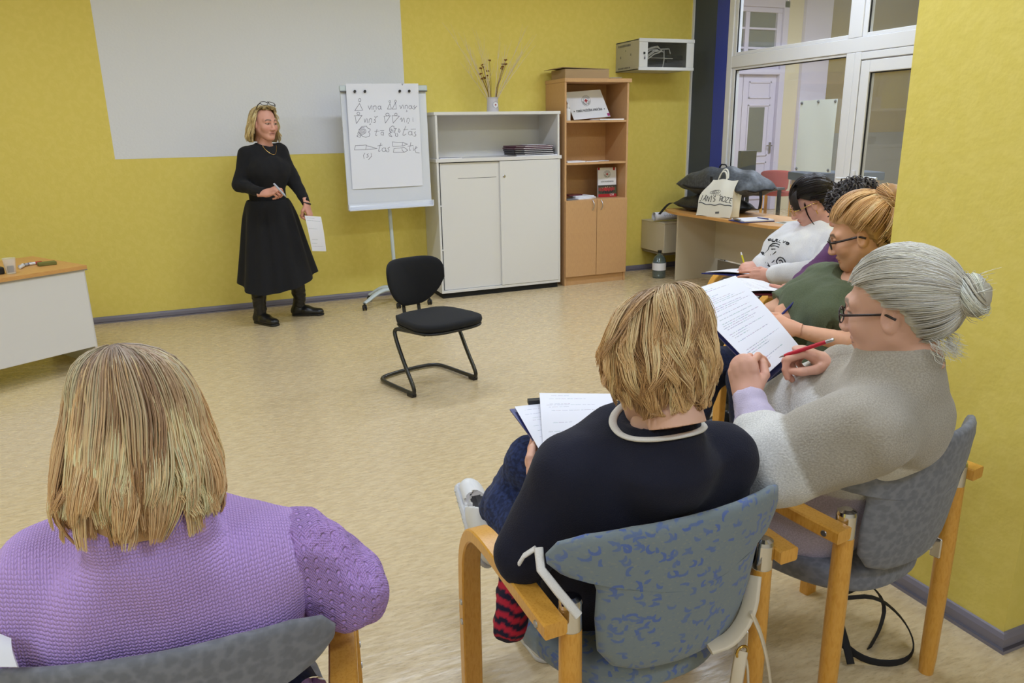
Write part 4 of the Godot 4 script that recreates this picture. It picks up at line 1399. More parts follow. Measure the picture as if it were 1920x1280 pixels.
func desk_right() -> void:
	var t := thing("corner_desk", "wooden topped office desk against the glass partition, carrying black bags", "desk", Vector3(4.7, 0, -5.7))
	var top := PackedVector2Array()
	for p in [Vector2(4.366, -6.217), Vector2(4.40, -6.40), Vector2(4.478, -6.576), Vector2(5.005, -6.60), Vector2(5.005, -4.82), Vector2(4.55, -4.82), Vector2(4.44, -4.86), Vector2(4.40, -4.95)]:
		top.append(Vector2(p.x - 4.7, -(p.y + 5.7)))
	MB.new().prism(top, Vector3(0, .675, 0), Vector3.RIGHT, Vector3.FORWARD, .025).put("desktop", t, M.desk_wood)
	MB.new().span(Vector3(-.26, 0, -.605), Vector3(.28, .675, -.58), .002).put("side_panel", t, M.beige_laminate)
	MB.new().span(Vector3(.20, .2, -.58), Vector3(.22, .675, .80), .002).put("modesty_panel", t, M.beige_laminate)
	MB.new().span(Vector3(.225, .0, -.55), Vector3(.24, .18, .80), .002).put("lower_rail", t, M.dado_paint)
	MB.new().span(Vector3(-.24, 0, .80), Vector3(.28, .675, .825), .002).put("side_panel", t, M.white_laminate)
	# two stuffed nylon bags, one on the other
	var bg := [["lower flat black nylon bag on the corner desk, under the grey one", Vector3(4.74, .70, -6.13), .30, .165, "bag_dark", 3], ["upper puffy dark grey nylon bag on top of the flat black bag", Vector3(4.78, .862, -6.02), .37, .265, "bag_nylon", 8]]
	for k in 2:
		var q = bg[k]
		var s := thing("nylon_bag", q[0], "bag", q[1], 0.0, "nylon bags on the corner desk")
		var hx := .24 if k == 0 else .25
		var hz: float = .43 if k == 0 else .56
		var H: float = q[3]
		var m := MB.new()
		var seg := 36
		for e in 2:
			m.sheet(func(u, w):
				var x: float = (u * 2.0 - 1.0)
				var z: float = (w * 2.0 - 1.0)
				var prof: float = pow(maxf(0.0, (1.0 - pow(absf(x), 2.6)) * (1.0 - pow(absf(z), 2.2))), .55)
				var y: float = H * (.30 + .70 * prof) if e == 0 else H * .30 * (1.0 - prof)
				y += .012 * sin(z * 11.0 + x * 5.0) * prof + .010 * sin(x * 9.0 - z * 4.0) * (1.0 - prof)
				if e == 1: y = maxf(y - .012 * prof, .0)
				return Vector3(x * hx * (1.0 - .10 * z * z), y, z * hz * (1.0 - .12 * x * x)), seg, seg)
		m.put("shell", s, M[q[4]])
		var seam := []
		for i in 41:
			var a := TAU * i / 40
			var x := signf(cos(a)) * pow(absf(cos(a)), .45)
			var z := signf(sin(a)) * pow(absf(sin(a)), .45)
			seam.append(Vector3(x * hx * (1.0 - .10 * z * z), H * .30 + .010 * sin(x * 9.0 - z * 4.0), z * hz * (1.0 - .12 * x * x)))
		MB.new().tube(seam, .013, 8, false, .8).put("zip_seam", s, M.webbing)
		var st := MB.new()
		if k == 0:
			st.sheet(func(u, w): return Vector3(-hx * .85 - .12 * w, H * .34 - .10 * w * w + .012 * sin(w * 5.0), -hz * .78 - .10 * w - .04 * u), 2, 8, .004)
		else:
			st.sheet(func(u, w): return Vector3(-hx * .98 - .01 - .03 * w, H * (.72 - .62 * w), .10 + .035 * u + .06 * w), 2, 8, .004)
			st.put("strap", s, M.webbing)
			st = MB.new()
			st.sheet(func(u, w): return Vector3(-hx * .2 + .03 * u, H * .28 - .16 * w, hz * .98 + .012 * sin(w * 3.0)), 2, 6, .004)
		st.put("strap", s, M.webbing)
		if k == 1:
			MB.new().tube([Vector3(-.03, H * .985, -.06), Vector3(-.03, H + .025, -.03), Vector3(-.03, H + .025, .03), Vector3(-.03, H * .985, .06)], .007, 6).put("top_handle", s, M.webbing)
	tote()
	# clipboard and papers
	var c := thing("clipboard", "clipboard with white sheets and a pen lying on the corner desk", "clipboard", Vector3(4.50, .70, -5.28), 1.42)
	MB.new().rbox(Vector3(0, .004, 0), Vector3(.23, .008, .32), .003).put("board", c, M.navy_plastic)
	MB.new().rbox(Vector3(-.004, .014, .01), Vector3(.215, .012, .29), .002).put("sheets", c, M.paper)
	MB.new().rbox(Vector3(0, .022, -.14), Vector3(.1, .012, .03), .004).put("clip", c, M.steel)
	single("pen", pen_mesh(.14, .0045), M.pen_blue, "dark blue pen lying across the clipboard on the corner desk", "pen", Vector3(4.56, .727, -5.28), .2).rotation = Vector3(PI / 2, .05, 0)
	var g := thing("printed_leaflet", "green and white printed sheet at the far right of the corner desk", "leaflet", Vector3(4.72, .70, -4.98), 1.5)
	MB.new().rbox(Vector3(0, .002, 0), Vector3(.2, .004, .28), .001).put("sheet", g, M.film)
	MB.new().span(Vector3(-.08, .0041, -.12), Vector3(.08, .0046, -.06)).span(Vector3(-.08, .0041, -.03), Vector3(.03, .0046, .1)).put("print", g, M.dado_paint)
	# see-through sheet pinned on the glass
	var p := thing("glass_poster", "blank translucent sheet held by small suckers on the glass partition", "poster", Vector3(5.028, 1.41, -5.15))
	MB.new().sheet(func(u, w): return Vector3(-.004 - .004 * sin(u * 6.0 + w * 3.0), lerpf(-.30, .30, w), lerpf(-.205, .205, u) * (1.0 + .03 * w)), 8, 10, .0012).put("sheet", p, M.film)
	for q in [Vector2(-.19, .28), Vector2(0, .285), Vector2(.19, .28), Vector2(-.19, -.28), Vector2(.18, -.28)]:
		MB.new().lathe([Vector2(0, 0), Vector2(.013, 0), Vector2(.006, .01), Vector2(0, .01)], 12, Vector3(-.010, q.y, q.x), Basis(Vector3.BACK, PI / 2)).put("sucker", p, M.grey_plastic)


func tote() -> void:
	var t := thing("tote_bag", "white canvas tote bag with a rose drawing and black lettering, leaning on the bags", "bag", Vector3(4.51, .70, -5.73), 0.0)
	t.basis = Basis(Vector3.UP, deg_to_rad(-78.0))
	# local: x = width, y up, z towards the viewer; the front slopes back over the bags
	var front := func(u: float, w: float) -> Vector3:
		var x := lerpf(-.20, .20, u) * (1.0 - .28 * smoothstep(.35, 1.0, w)) + .01 * sin(w * 8.0)
		var y: float
		var z: float
		if w < .28:
			y = .10 * w / .28; z = .10 - .015 * w / .28
		else:
			var k := (w - .28) / .72
			y = .10 + .23 * k; z = .085 - .13 * k + .02 * sin(k * PI)
		return Vector3(x, y + .006 * sin(u * 9.0 + w * 4.0), z)
	MB.new().sheet(front, 14, 18, .003).put("front_panel", t, M.canvas)
	MB.new().sheet(func(u, w): return Vector3(lerpf(-.195, .195, u) * (1.0 - .25 * w), .004 + .31 * w, -.03 - .035 * w), 10, 10, .003).put("back_panel", t, M.canvas_shadow)
	for e in [-1.0, 1.0]:
		MB.new().sheet(func(u, w): return Vector3(e * (.197 - .05 * w * w - .02 * sin(u * PI)), .004 + .27 * w, lerpf(.095, -.03, u) - .10 * w * w), 8, 8, .002).put("side_panel", t, M.canvas_shadow)
	for zz in [0.0, -.02]:
		var p := []
		for k in 13:
			var a := PI * k / 12
			p.append(Vector3(-.03 + .048 * -cos(a), .32 + .085 * sin(a) + (.02 if zz < 0 else 0.0), -.045 + zz - .02 * sin(a)))
		MB.new().tube(p, .008, 6, true, .35).put("handle", t, M.canvas)
	var on := func(u: float, w: float) -> Transform3D:
		var q: Vector3 = front.call(u, w)
		var du: Vector3 = (front.call(u + .01, w) - front.call(u - .01, w)).normalized()
		var dv: Vector3 = (front.call(u, w + .01) - front.call(u, w - .01)).normalized()
		var nn := du.cross(dv).normalized()
		return Transform3D(Basis(du, nn.cross(du), nn), q + nn * .0025)
	var m := MB.new()
	var s := "JĀNIS ROZE"
	for i in s.length():
		if s[i] != " ": m.text(s[i], .066, on.call(.09 + .86 * i / (s.length() - 1), .47), .001)
	m.put("lettering", t, M.dark_ink)
	m = MB.new()
	for k in 5:
		var p := []
		for i in 15:
			var a := TAU * i / 14
			p.append((on.call(.40 + .055 * (k - 2) * .9 + (.05 + .012 * k) * cos(a), .66 + (.035 + .006 * (k % 3)) * sin(a)) as Transform3D).origin)
		m.tube(p, .0012, 4, false)
	for i in 5: m.text("JURSA"[i], .026, on.call(.36 + .065 * i, .57 + .008 * (i % 2)), .001)
	m.put("rose_drawing", t, M.dark_ink)
	var wav := []
	for i in 25: wav.append((on.call(.02 + .96 * i / 24.0, .32 + .014 * sin(i * .9)) as Transform3D).origin)
	m = MB.new().tube(wav, .004, 6)
	m.put("dark_band", t, M.slate_panel)
	MB.new().text("▮▮▮", .02, on.call(.6, .12), .001).put("small_mark", t, M.dim_grey)


func desk_left() -> void:
	var t := thing("teacher_table", "white table with a wooden top at the left edge of the room", "table", Vector3(-1.2, 0, -5.3))
	var A := Vector2(-.70, -5.58)
	var Bk := Vector2(-1.11, -6.23)
	var dir := Vector2(-.826, .564)
	var D := A + dir * 1.75
	var C := Bk + dir * .95
	var o := Vector2(-1.2, -5.3)
	var top := PackedVector2Array()
	for p in [A, Bk, C, D]: top.append(Vector2(p.x - o.x, -(p.y - o.y)))
	MB.new().prism(top, Vector3(0, .676, 0), Vector3.RIGHT, Vector3.FORWARD, .024).put("tabletop", t, M.desk_wood)
	MB.new().prism(top, Vector3(0, .668, 0), Vector3.RIGHT, Vector3.FORWARD, .008).put("top_edging", t, M.dado_paint)
	var panel := func(called: String, a: Vector2, b: Vector2, lo: float, hi: float, th: float) -> void:
		var d := (b - a).normalized()
		var nrm := Vector2(d.y, -d.x)
		var c := (a + b) * .5
		MB.new().rbox(Vector3(c.x - o.x, (lo + hi) * .5, c.y - o.y), Vector3(a.distance_to(b), hi - lo, th), .002, Basis(Vector3(d.x, 0, d.y), Vector3.UP, Vector3(-d.y, 0, d.x))).put(called, t, M.white_laminate)
	var inn := Vector2(-.564, -.826) * .03
	panel.call("front_panel", A + inn * .6 + dir * .02, D + inn * .6, .15, .668, .018)
	panel.call("side_panel", A + (Bk - A) * .04 + inn * .9, A + (Bk - A) * .92 + inn, 0.0, .668, .02)
	panel.call("side_panel", D + (C - D) * .06, C, 0.0, .668, .02)
	# things on it
	var ph := single("blackboard_sponge", MB.new().rbox(Vector3(0, .012, 0), Vector3(.105, .022, .06), .004), M.olive_green, "olive green block lying near the corner of the left table", "sponge", Vector3(-.945, .70, -5.715), .35)
	var mk := [[Vector3(-1.06, .711, -5.74), 1.15, "pen_grey", "navy_plastic", "white marker pen with blue cap lying right of the cup"], [Vector3(-1.02, .711, -5.77), .55, "white_laminate", "red_ink", "white marker pen with red band, outermost of the markers"], [Vector3(-1.075, .711, -5.70), 1.5, "white_laminate", "black_plastic", "white marker pen with black cap just behind the clear cup"]]
	for q in mk:
		var k := thing("marker_pen", q[4] + " on the left table", "marker", q[0], q[1], "marker pens on the left table")
		MB.new().lathe([Vector2(0, 0), Vector2(.009, 0), Vector2(.009, .08), Vector2(.007, .085), Vector2(0, .085)], 12, Vector3.ZERO, Basis(Vector3.BACK, PI / 2)).put("barrel", k, M[q[2]])
		MB.new().lathe([Vector2(0, -.04), Vector2(.0085, -.04), Vector2(.0095, -.038), Vector2(.0095, 0), Vector2(0, 0)], 12, Vector3.ZERO, Basis(Vector3.BACK, PI / 2)).put("cap", k, M[q[3]])
	var cup := thing("plastic_cup", "clear plastic cup with a dark folded slip inside on the left table", "cup", Vector3(-1.10, .70, -5.45))
	MB.new().lathe([Vector2(0, .001), Vector2(.026, .001), Vector2(.036, .095), Vector2(.038, .097), Vector2(.0345, .095), Vector2(.0245, .004), Vector2(0, .004)], 24).put("wall", cup, M.cup_plastic)
	single("folded_slip", MB.new().rbox(Vector3(0, .025, 0), Vector3(.036, .042, .012), .003), M.dim_grey, "small dark folded slip standing in the clear cup", "slip", Vector3(-1.10, .7045, -5.45), .4)
	single("black_case", MB.new().rbox(Vector3(0, .022, 0), Vector3(.1, .044, .06), .008), M.black_plastic, "small black case at the picture edge on the left table", "case", Vector3(-1.19, .70, -5.46), .4)


func black_chair() -> void:
	var t := thing("cantilever_chair", "black cantilever chair standing empty in the middle of the floor", "chair", Vector3(1.25, 0, -4.2), deg_to_rad(18.0))
	# local +z is the way it faces
	var m := MB.new()
	var w := .23
	var path := []
	var ctrl := [Vector3(-.17, .385, .14), Vector3(-.21, .388, -.02), Vector3(-w + .01, .385, -.10), Vector3(-w, .345, -.095), Vector3(-w, .18, .0), Vector3(-w, .06, .085), Vector3(-w, .026, .085), Vector3(-w, .018, .06), Vector3(-w, .018, -.24), Vector3(-w + .015, .018, -.31), Vector3(-w + .07, .018, -.345), Vector3(0, .018, -.36)]
	for i in ctrl.size(): path.append(ctrl[i])
	for i in range(ctrl.size() - 2, -1, -1): path.append(Vector3(-ctrl[i].x, ctrl[i].y, ctrl[i].z))
	m.tube(smooth(path, 3), .0125, 10)
	m.put("tube_frame", t, M.black_tube)
	for e in [-1.0, 1.0]: MB.new().rbox(Vector3(e * w, .013, .055), Vector3(.034, .026, .06), .006).put("foot_cap", t, M.black_plastic)
	# seat: rounded cushion, wider in front, on a shallow shell
	for q in [["seat_shell", .386, .410, .985, "black_plastic"], ["seat", .402, .455, 1.0, "black_cloth"]]:
		m = pad(func(a: float) -> Vector2:
			var c := cos(a)
			var s := sin(a)
			var x := signf(c) * pow(absf(c), .55) * .222
			var z := signf(s) * pow(absf(s), .55) * .222
			return Vector2(x * (1.0 + .10 * z / .222), z + .02 + .012 * (1.0 - absf(c))) * q[3], q[1], q[2])
		m.put(q[0], t, M[q[4]])
	# backrest
	m = shell_pad(func(a: float) -> Vector2:
		var c := cos(a)
		var s := sin(a)
		var x := signf(c) * pow(absf(c), .5)
		var y := signf(s) * pow(absf(s), .5)
		return Vector2(x * (.208 if y > 0.1 else .208 - .085 * pow(absf(minf(y - .1, 0.0)), 1.4)), y * .148), .045, .10)
	m.xform(Transform3D(Basis(Vector3.RIGHT, deg_to_rad(-8.0)), Vector3(0, .618, -.255)))
	m.put("backrest", t, M.black_cloth)
	for e in [-.055, .055]:
		MB.new().tube([Vector3(e, .40, -.14), Vector3(e, .392, -.215), Vector3(e, .42, -.247), Vector3(e, .56, -.268)], .013, 8, true, .5).put("back_strut", t, M.black_plastic)
	MB.new().rbox(Vector3(-.13, .42, -.2), Vector3(.03, .03, .03), .008).put("adjuster", t, M.black_plastic)


func smooth(p: Array, times: int) -> Array:
	for k in times:
		var q := [p[0]]
		for i in p.size() - 1:
			q.append(p[i].lerp(p[i + 1], .25))
			q.append(p[i].lerp(p[i + 1], .75))
		q.append(p[p.size() - 1])
		p = q
	return p


# a soft cushion lying flat: outline by angle, between two heights, with a domed top
func pad(outline: Callable, lo: float, hi: float, seg := 48) -> MB:
	var m := MB.new()
	var rings := [[.0, 1.0, 1.0], [.45, 1.0, .98], [.75, .98, .93], [.92, .93, .8], [.985, .8, .62], [1.0, .5, .5], [.985, .2, .35], [.93, .04, .12], [.8, .0, .0], [.0, .0, .0]]
	return ringed(m, rings, func(r, a):
		var q: Vector2 = outline.call(a)
		return Vector3(q.x * r[0], lerpf(lo, hi, r[1]), q.y * r[0]), seg)


# a cushion standing upright, bowed: outline in x, y; thickness and depth of the bow towards -z at the middle
func shell_pad(outline: Callable, thick: float, bow: float, seg := 56) -> MB:
	var m := MB.new()
	var rings := [[.0, 1.0], [.3, 1.0], [.6, .98], [.82, .93], [.94, .82], [.99, .65], [1.0, .5], [.99, .35], [.94, .18], [.82, .07], [.6, .02], [.3, .0], [.0, .0]]
	return ringed(m, rings, func(r, a):
		var q: Vector2 = outline.call(a)
		var x: float = q.x * r[0]
		var y: float = q.y * r[0]
		return Vector3(x, y, (r[1] - .5) * thick + bow * (x * x) / .05), seg)


func ringed(m: MB, rings: Array, f: Callable, seg: int) -> MB:
	for j in rings.size():
		for i in seg + 1:
			var a := TAU * i / seg
			var p: Vector3 = f.call(rings[j], a)
			m.vert(p, Vector3.ZERO, Vector2(float(i) / seg, float(j) / rings.size()))
	var w := seg + 1
	var acc := PackedVector3Array()
	acc.resize(m.v.size())
	var cen := Vector3.ZERO
	for p in m.v: cen += p
	cen /= m.v.size()
	var tris := []
	for j in rings.size() - 1:
		for i in seg:
			var k := j * w + i
			for tr in [[k, k + 1, k + w + 1], [k, k + w + 1, k + w]]:
				var nn := (m.v[tr[1]] - m.v[tr[0]]).cross(m.v[tr[2]] - m.v[tr[0]])
				tris.append(tr)
				for q in tr: acc[q] += nn
	# orient the whole skin outwards
	var vol := 0.0
	for tr in tris: vol += (m.v[tr[0]] - cen).dot((m.v[tr[1]] - cen).cross(m.v[tr[2]] - cen))
	var sg := 1.0 if vol > 0 else -1.0
	for j in rings.size():
		var s := acc[j * w] + acc[j * w + seg]
		acc[j * w] = s; acc[j * w + seg] = s
	for e in [0, rings.size() - 1]:
		var s := Vector3.ZERO
		for i in w: s += acc[e * w + i]
		for i in w: acc[e * w + i] = s
	for i in m.v.size(): m.n[i] = (acc[i] * sg).normalized()
	for tr in tris: m.tri(tr[0], tr[1], tr[2])
	return m


func wall_box() -> void:
	var t := thing("wall_box", "beige box fixed low on the yellow wall beside the corner desk", "box", Vector3(4.62, .22, WALL_Z))
	MB.new().span(Vector3(-.165, .02, 0), Vector3(.165, .325, .44), .008).put("case", t, M.beige_laminate)
	MB.new().span(Vector3(-.15, -.012, 0), Vector3(.15, .02, .40), .012).put("under_tray", t, M.dado_paint)
	MB.new().span(Vector3(-.167, .322, 0), Vector3(.167, .334, .445), .004).put("lid", t, M.beige_laminate)
	var r := thing("paper_roll", "rolled flipchart sheets lying on the beige wall box", "paper roll", Vector3(4.62, .555, -6.70))
	var sp := []
	var m := MB.new()
	m.sheet(func(u, w):
		var a: float = u * TAU * 2.6
		var rr: float = .020 + .030 * u
		return Vector3(lerpf(-.19, .30, w), .052 + sin(a) * rr, cos(a) * rr * .95), 70, 4, .0012)
	m.put("rolled_sheet", r, M.paper)
	m = MB.new()
	var rg := RandomNumberGenerator.new()
	rg.seed = 3
	for k in 9:
		var x := -.10 + .03 * k
		m.tube([Vector3(x, .06, .0475), Vector3(x + .012, .075, .043), Vector3(x + .018, .05, .0485), Vector3(x + .026, .068, .046)], .0012, 4)
	m.put("handwriting", r, M.ink)
	var b := thing("water_bottle", "large dark water bottle with a white label beside the desk panel", "bottle", Vector3(4.38, 0, -6.50))
	MB.new().lathe([Vector2(0, 0), Vector2(.062, 0), Vector2(.07, .012), Vector2(.07, .08), Vector2(.066, .09), Vector2(.07, .10), Vector2(.07, .17), Vector2(.055, .215), Vector2(.02, .245), Vector2(.018, .265), Vector2(0, .265)], 24).put("body", b, M.bottle_plastic)
	MB.new().lathe([Vector2(0, .262), Vector2(.021, .262), Vector2(.021, .285), Vector2(0, .285)], 16).put("cap", b, M.black_plastic)
	MB.new().lathe([Vector2(.0712, .085), Vector2(.0712, .16)], 24).put("label", b, M.paper)


func pen_mesh(l: float, r: float) -> MB:
	return MB.new().lathe([Vector2(0, 0), Vector2(r * .25, 0.0), Vector2(r * .4, .006), Vector2(r, .016), Vector2(r, l * .98), Vector2(r * .7, l), Vector2(0, l)], 10)

func small_things() -> void:
	pass

# upholstered armchair: round wooden rear posts, bent wooden arms, fabric seat and back; faces local -z
func armchair(cloth: String, label: String, at: Vector3, turn: float, group: String, full := true) -> Node3D:
	var t := thing("armchair", label, "chair", at, turn, group)
	var hx := .235
	for e in [-1.0, 1.0]:
		var post := MB.new().lathe([Vector2(0, 0), Vector2(.019, 0), Vector2(.0215, .05), Vector2(.0235, .4), Vector2(.0225, .595), Vector2(0, .595)], 20, Vector3(e * hx, 0, 0)).put("rear_leg", t, M.chair_wood)
		MB.new().lathe([Vector2(.0225, .585), Vector2(.0232, .587), Vector2(.0232, .642), Vector2(.021, .65), Vector2(.012, .655), Vector2(0, .656)], 20, Vector3(e * hx, 0, 0)).put("chrome_cap", post, M.chrome)
		# bent arm running forward and down into the front leg
		var p := []
		var ctrl := [Vector3(0, .614, .03), Vector3(0, .616, -.06), Vector3(0, .624, -.20), Vector3(0, .628, -.30), Vector3(0, .614, -.365), Vector3(0, .55, -.41), Vector3(0, .46, -.42), Vector3(0, .25, -.425), Vector3(0, 0, -.43)]
		p = smooth(ctrl, 2)
		for i in p.size(): p[i] = p[i] + Vector3(e * (hx + .047), 0, 0)
		var ol := PackedVector2Array()
		for q in [Vector2(-.024, -.012), Vector2(-.021, -.016), Vector2(.021, -.016), Vector2(.024, -.012), Vector2(.024, .012), Vector2(.021, .016), Vector2(-.021, .016), Vector2(-.024, .012)]: ol.append(q)
		var arm := MB.new().sweep(p, ol, Vector3.RIGHT).put("arm", t, M.chair_wood)
		for q in [Vector3(0, .612, -.005), Vector3(0, .40, -.418), Vector3(0, .345, -.418)]:
			MB.new().lathe([Vector2(0, 0), Vector2(.008, 0), Vector2(.007, .003), Vector2(0, .003)], 12, Vector3(e * (hx + .0705), q.y, q.z), Basis(Vector3.BACK, -e * PI / 2)).put("screw", arm, M.steel)
		if full:
			MB.new().tube(smooth([Vector3(e * hx, .40, -.01), Vector3(e * (hx - .03), .395, -.03), Vector3(e * (hx - .09), .385, -.05), Vector3(e * (hx - .12), .385, -.12)], 2), .0085, 10).rbox(Vector3(e * (hx - .022), .40, -.012), Vector3(.012, .06, .03), .005).put("seat_bracket", t, M.chrome)
	var seat := pad(func(a: float) -> Vector2:
		var c := cos(a)
		var s := sin(a)
		var x := signf(c) * pow(absf(c), .7)
		var z := signf(s) * pow(absf(s), .7)
		return Vector2(x * (.235 - .035 * maxf(z, 0.0) * 1.0), z * .225 - .215), .385, .45)
	seat.put("seat", t, M[cloth])
	# back: broad rounded top, notched at the posts, narrowing downwards
	var prof := [Vector2(.0, -.19), Vector2(.10, -.187), Vector2(.15, -.172), Vector2(.178, -.135), Vector2(.188, -.06), Vector2(.190, .012), Vector2(.197, .034), Vector2(.222, .046), Vector2(.258, .052), Vector2(.276, .068), Vector2(.279, .088), Vector2(.262, .118), Vector2(.218, .140), Vector2(.14, .158), Vector2(.06, .166), Vector2(.0, .168)]
	var ln := []
	for i in prof.size(): ln.append(prof[i])
	for i in range(prof.size() - 2, 0, -1): ln.append(Vector2(-prof[i].x, prof[i].y))
	var back := shell_pad(func(a: float) -> Vector2:
		var k: float = fposmod(a / TAU, 1.0) * ln.size()
		var i := int(k) % ln.size()
		return (ln[i] as Vector2).lerp(ln[(i + 1) % ln.size()], k - floor(k)), .038, -.058, 120)
	back.xform(Transform3D(Basis(Vector3.RIGHT, deg_to_rad(8.0)), Vector3(0, .645, .060)))
	back.put("backrest", t, M[cloth])
	return t

func chairs() -> void:
	armchair("grey_cloth", "grey upholstered wooden armchair under the woman in the purple sweater", Vector3(-.15, 0, -1.095), -.17, "wooden armchairs of the seated women")
	armchair("blue_cloth", "blue patterned wooden armchair under the woman in the navy cardigan", Vector3(.80, 0, -1.10), .03, "wooden armchairs of the seated women")
	armchair("grey_cloth", "grey upholstered wooden armchair beside the yellow wall stub", Vector3(1.525, 0, -1.165), .16, "wooden armchairs of the seated women")
	armchair("teal_cloth", "teal upholstered wooden armchair under the woman in the khaki top", Vector3(2.45, 0, -2.22), PI / 2, "wooden armchairs of the seated women")
	armchair("teal_cloth", "wooden armchair under the dark curly haired woman, mostly hidden", Vector3(3.12, 0, -2.80), PI / 2, "wooden armchairs of the seated women")
	armchair("purple_cloth", "wooden armchair with purple back under the woman in the white sweatshirt", Vector3(3.30, 0, -3.44), PI / 2, "wooden armchairs of the seated women")


# ---------------------------------------------------------------- people: head, hands, hair
var head_src: MB
var hand_src := {}


func make_head() -> void:
	# looks along +z, y up, +x is the person's left; colour channels: lips, brows, eyes, flush
	var f := Field.new(Vector3(-.105, -.19, -.13), Vector3(.105, .14, .145), .0028)
	f.ell(Vector3(0, .028, -.014), Vector3(.075, .089, .096), .01)
	f.ell(Vector3(0, -.028, .026), Vector3(.061, .084, .066), .03)
	f.cone(Vector3(.046, -.045, .0), Vector3(.014, -.098, .058), .026, .020, .03)
	f.cone(Vector3(-.046, -.045, .0), Vector3(-.014, -.098, .058), .026, .020, .03)
	f.ell(Vector3(0, -.099, .068), Vector3(.020, .016, .017), .02)
	f.cone(Vector3(0, -.04, -.025), Vector3(0, -.175, -.04), .052, .054, .03)
	f.cut(Vector3(0, -.132, -.03), Vector3(0, -1, 0), .2)
	for e in [-1.0, 1.0]:
		f.ell(Vector3(e * .038, -.030, .062), Vector3(.026, .024, .022), .025)
		f.cone(Vector3(e * .012, .024, .087), Vector3(e * .044, .022, .070), .010, .010, .02)
		f.ell(Vector3(e * .031, .002, .099), Vector3(.019, .012, .017), .012, Basis.IDENTITY, true)
		f.ell(Vector3(e * .031, .001, .077), Vector3(.0125, .0105, .0125), .004)
		f.ell(Vector3(e * .031, .009, .080), Vector3(.0165, .005, .0105), .004)
		f.ell(Vector3(e * .012, -.041, .099), Vector3(.009, .008, .011), .008)
		var eb := Basis(Vector3.UP, e * .35) * Basis(Vector3.RIGHT, -.15)
		f.ell(Vector3(e * .076, -.006, -.008), Vector3(.0085, .031, .0195), .008, eb)
		f.ell(Vector3(e * .086, -.004, -.004), Vector3(.006, .019, .010), .006, eb, true)
	f.cone(Vector3(0, .012, .088), Vector3(0, -.036, .108), .0080, .0112, .012)
	f.cone(Vector3(-.017, -.0635, .0835), Vector3(.017, -.0635, .0835), .0065, .0065, .008)
	f.ell(Vector3(0, -.063, .090), Vector3(.013, .006, .007), .008)
	f.cone(Vector3(-.014, -.0755, .083), Vector3(.014, -.0755, .083), .0075, .0075, .008)
	f.cone(Vector3(-.022, -.069, .0965), Vector3(.022, -.069, .0965), .0028, .0028, .004, Vector3.ZERO, 1.0, true)
	var m := MB.new()
	f.surface(m)
	for i in m.v.size():
		var p := m.v[i]
		var ax := absf(p.x)
		var lw := .0235 - .004 * smoothstep(.0, .02, ax)
		var lip := smoothstep(.024, .017, ax) * smoothstep(-.0815, -.077, p.y) * smoothstep(-.0585, -.0625, p.y) * smoothstep(.070, .080, p.z)
		var slit := smoothstep(.0022, .0008, absf(p.y + .069 - .0015 * cos(ax * 120.0))) * smoothstep(.025, .022, ax) * smoothstep(.07, .08, p.z)
		var by := .0245 + .004 * sin(clampf((ax - .012) / .038, 0.0, 1.0) * PI) - .004 * smoothstep(.04, .052, ax)
		var brow := smoothstep(.0062, .003, absf(p.y - by)) * smoothstep(.010, .014, ax) * smoothstep(.055, .048, ax) * smoothstep(.05, .06, p.z) * .9
		var ed := Vector2((ax - .031) / .0145, (p.y - .0005) / .0062).length()
		var eye := smoothstep(1.0, .8, ed) * smoothstep(.065, .07, p.z)
		var iris := smoothstep(.0068, .0055, Vector2(ax - .031, p.y - .001).length()) * eye
		var lash := smoothstep(.72, 1.0, ed) * smoothstep(1.5, 1.15, ed) * (1.0 if p.y > .0 else .45) * smoothstep(.06, .065, p.z)
		brow = maxf(brow, slit * .75)
		var blush := smoothstep(.03, .0, (Vector2(ax, p.y) - Vector2(.042, -.032)).length()) * smoothstep(.02, .05, p.z) * .7 + smoothstep(.018, .0, (p - Vector3(0, -.036, .112)).length()) + smoothstep(1.9, 1.1, ed) * smoothstep(.05, .06, p.z) * .8
		m.col[i] = Color(lip, maxf(brow, maxf(lash, iris)), maxf(eye - iris, 0.0), clampf(blush, 0.0, 1.0))
	head_src = m


func add_head(m: MB, t: Transform3D, o: Dictionary) -> void:
	var skin: Color = o.get("skin", c8(226, 178, 152)).srgb_to_linear()
	var lip: Color = o.get("lip", c8(188, 106, 104)).srgb_to_linear()
	var brow: Color = o.get("brow", c8(120, 92, 70)).srgb_to_linear()
	var flush := skin.lerp(c8(214, 130, 116).srgb_to_linear(), .45)
	var base := m.v.size()
	var nb := t.basis.inverse().transposed()
	for i in head_src.v.size():
		var w := head_src.col[i]
		var c := skin.lerp(flush, w.a).lerp(lip, w.r * .6).lerp(Color(.55, .53, .52), w.b * .8).lerp(brow * Color(.5, .5, .5), w.g)
		m.vert(t * head_src.v[i], (nb * head_src.n[i]).normalized(), Vector2.ZERO, c)
	for i in head_src.ix.size(): m.ix.append(base + head_src.ix[i])


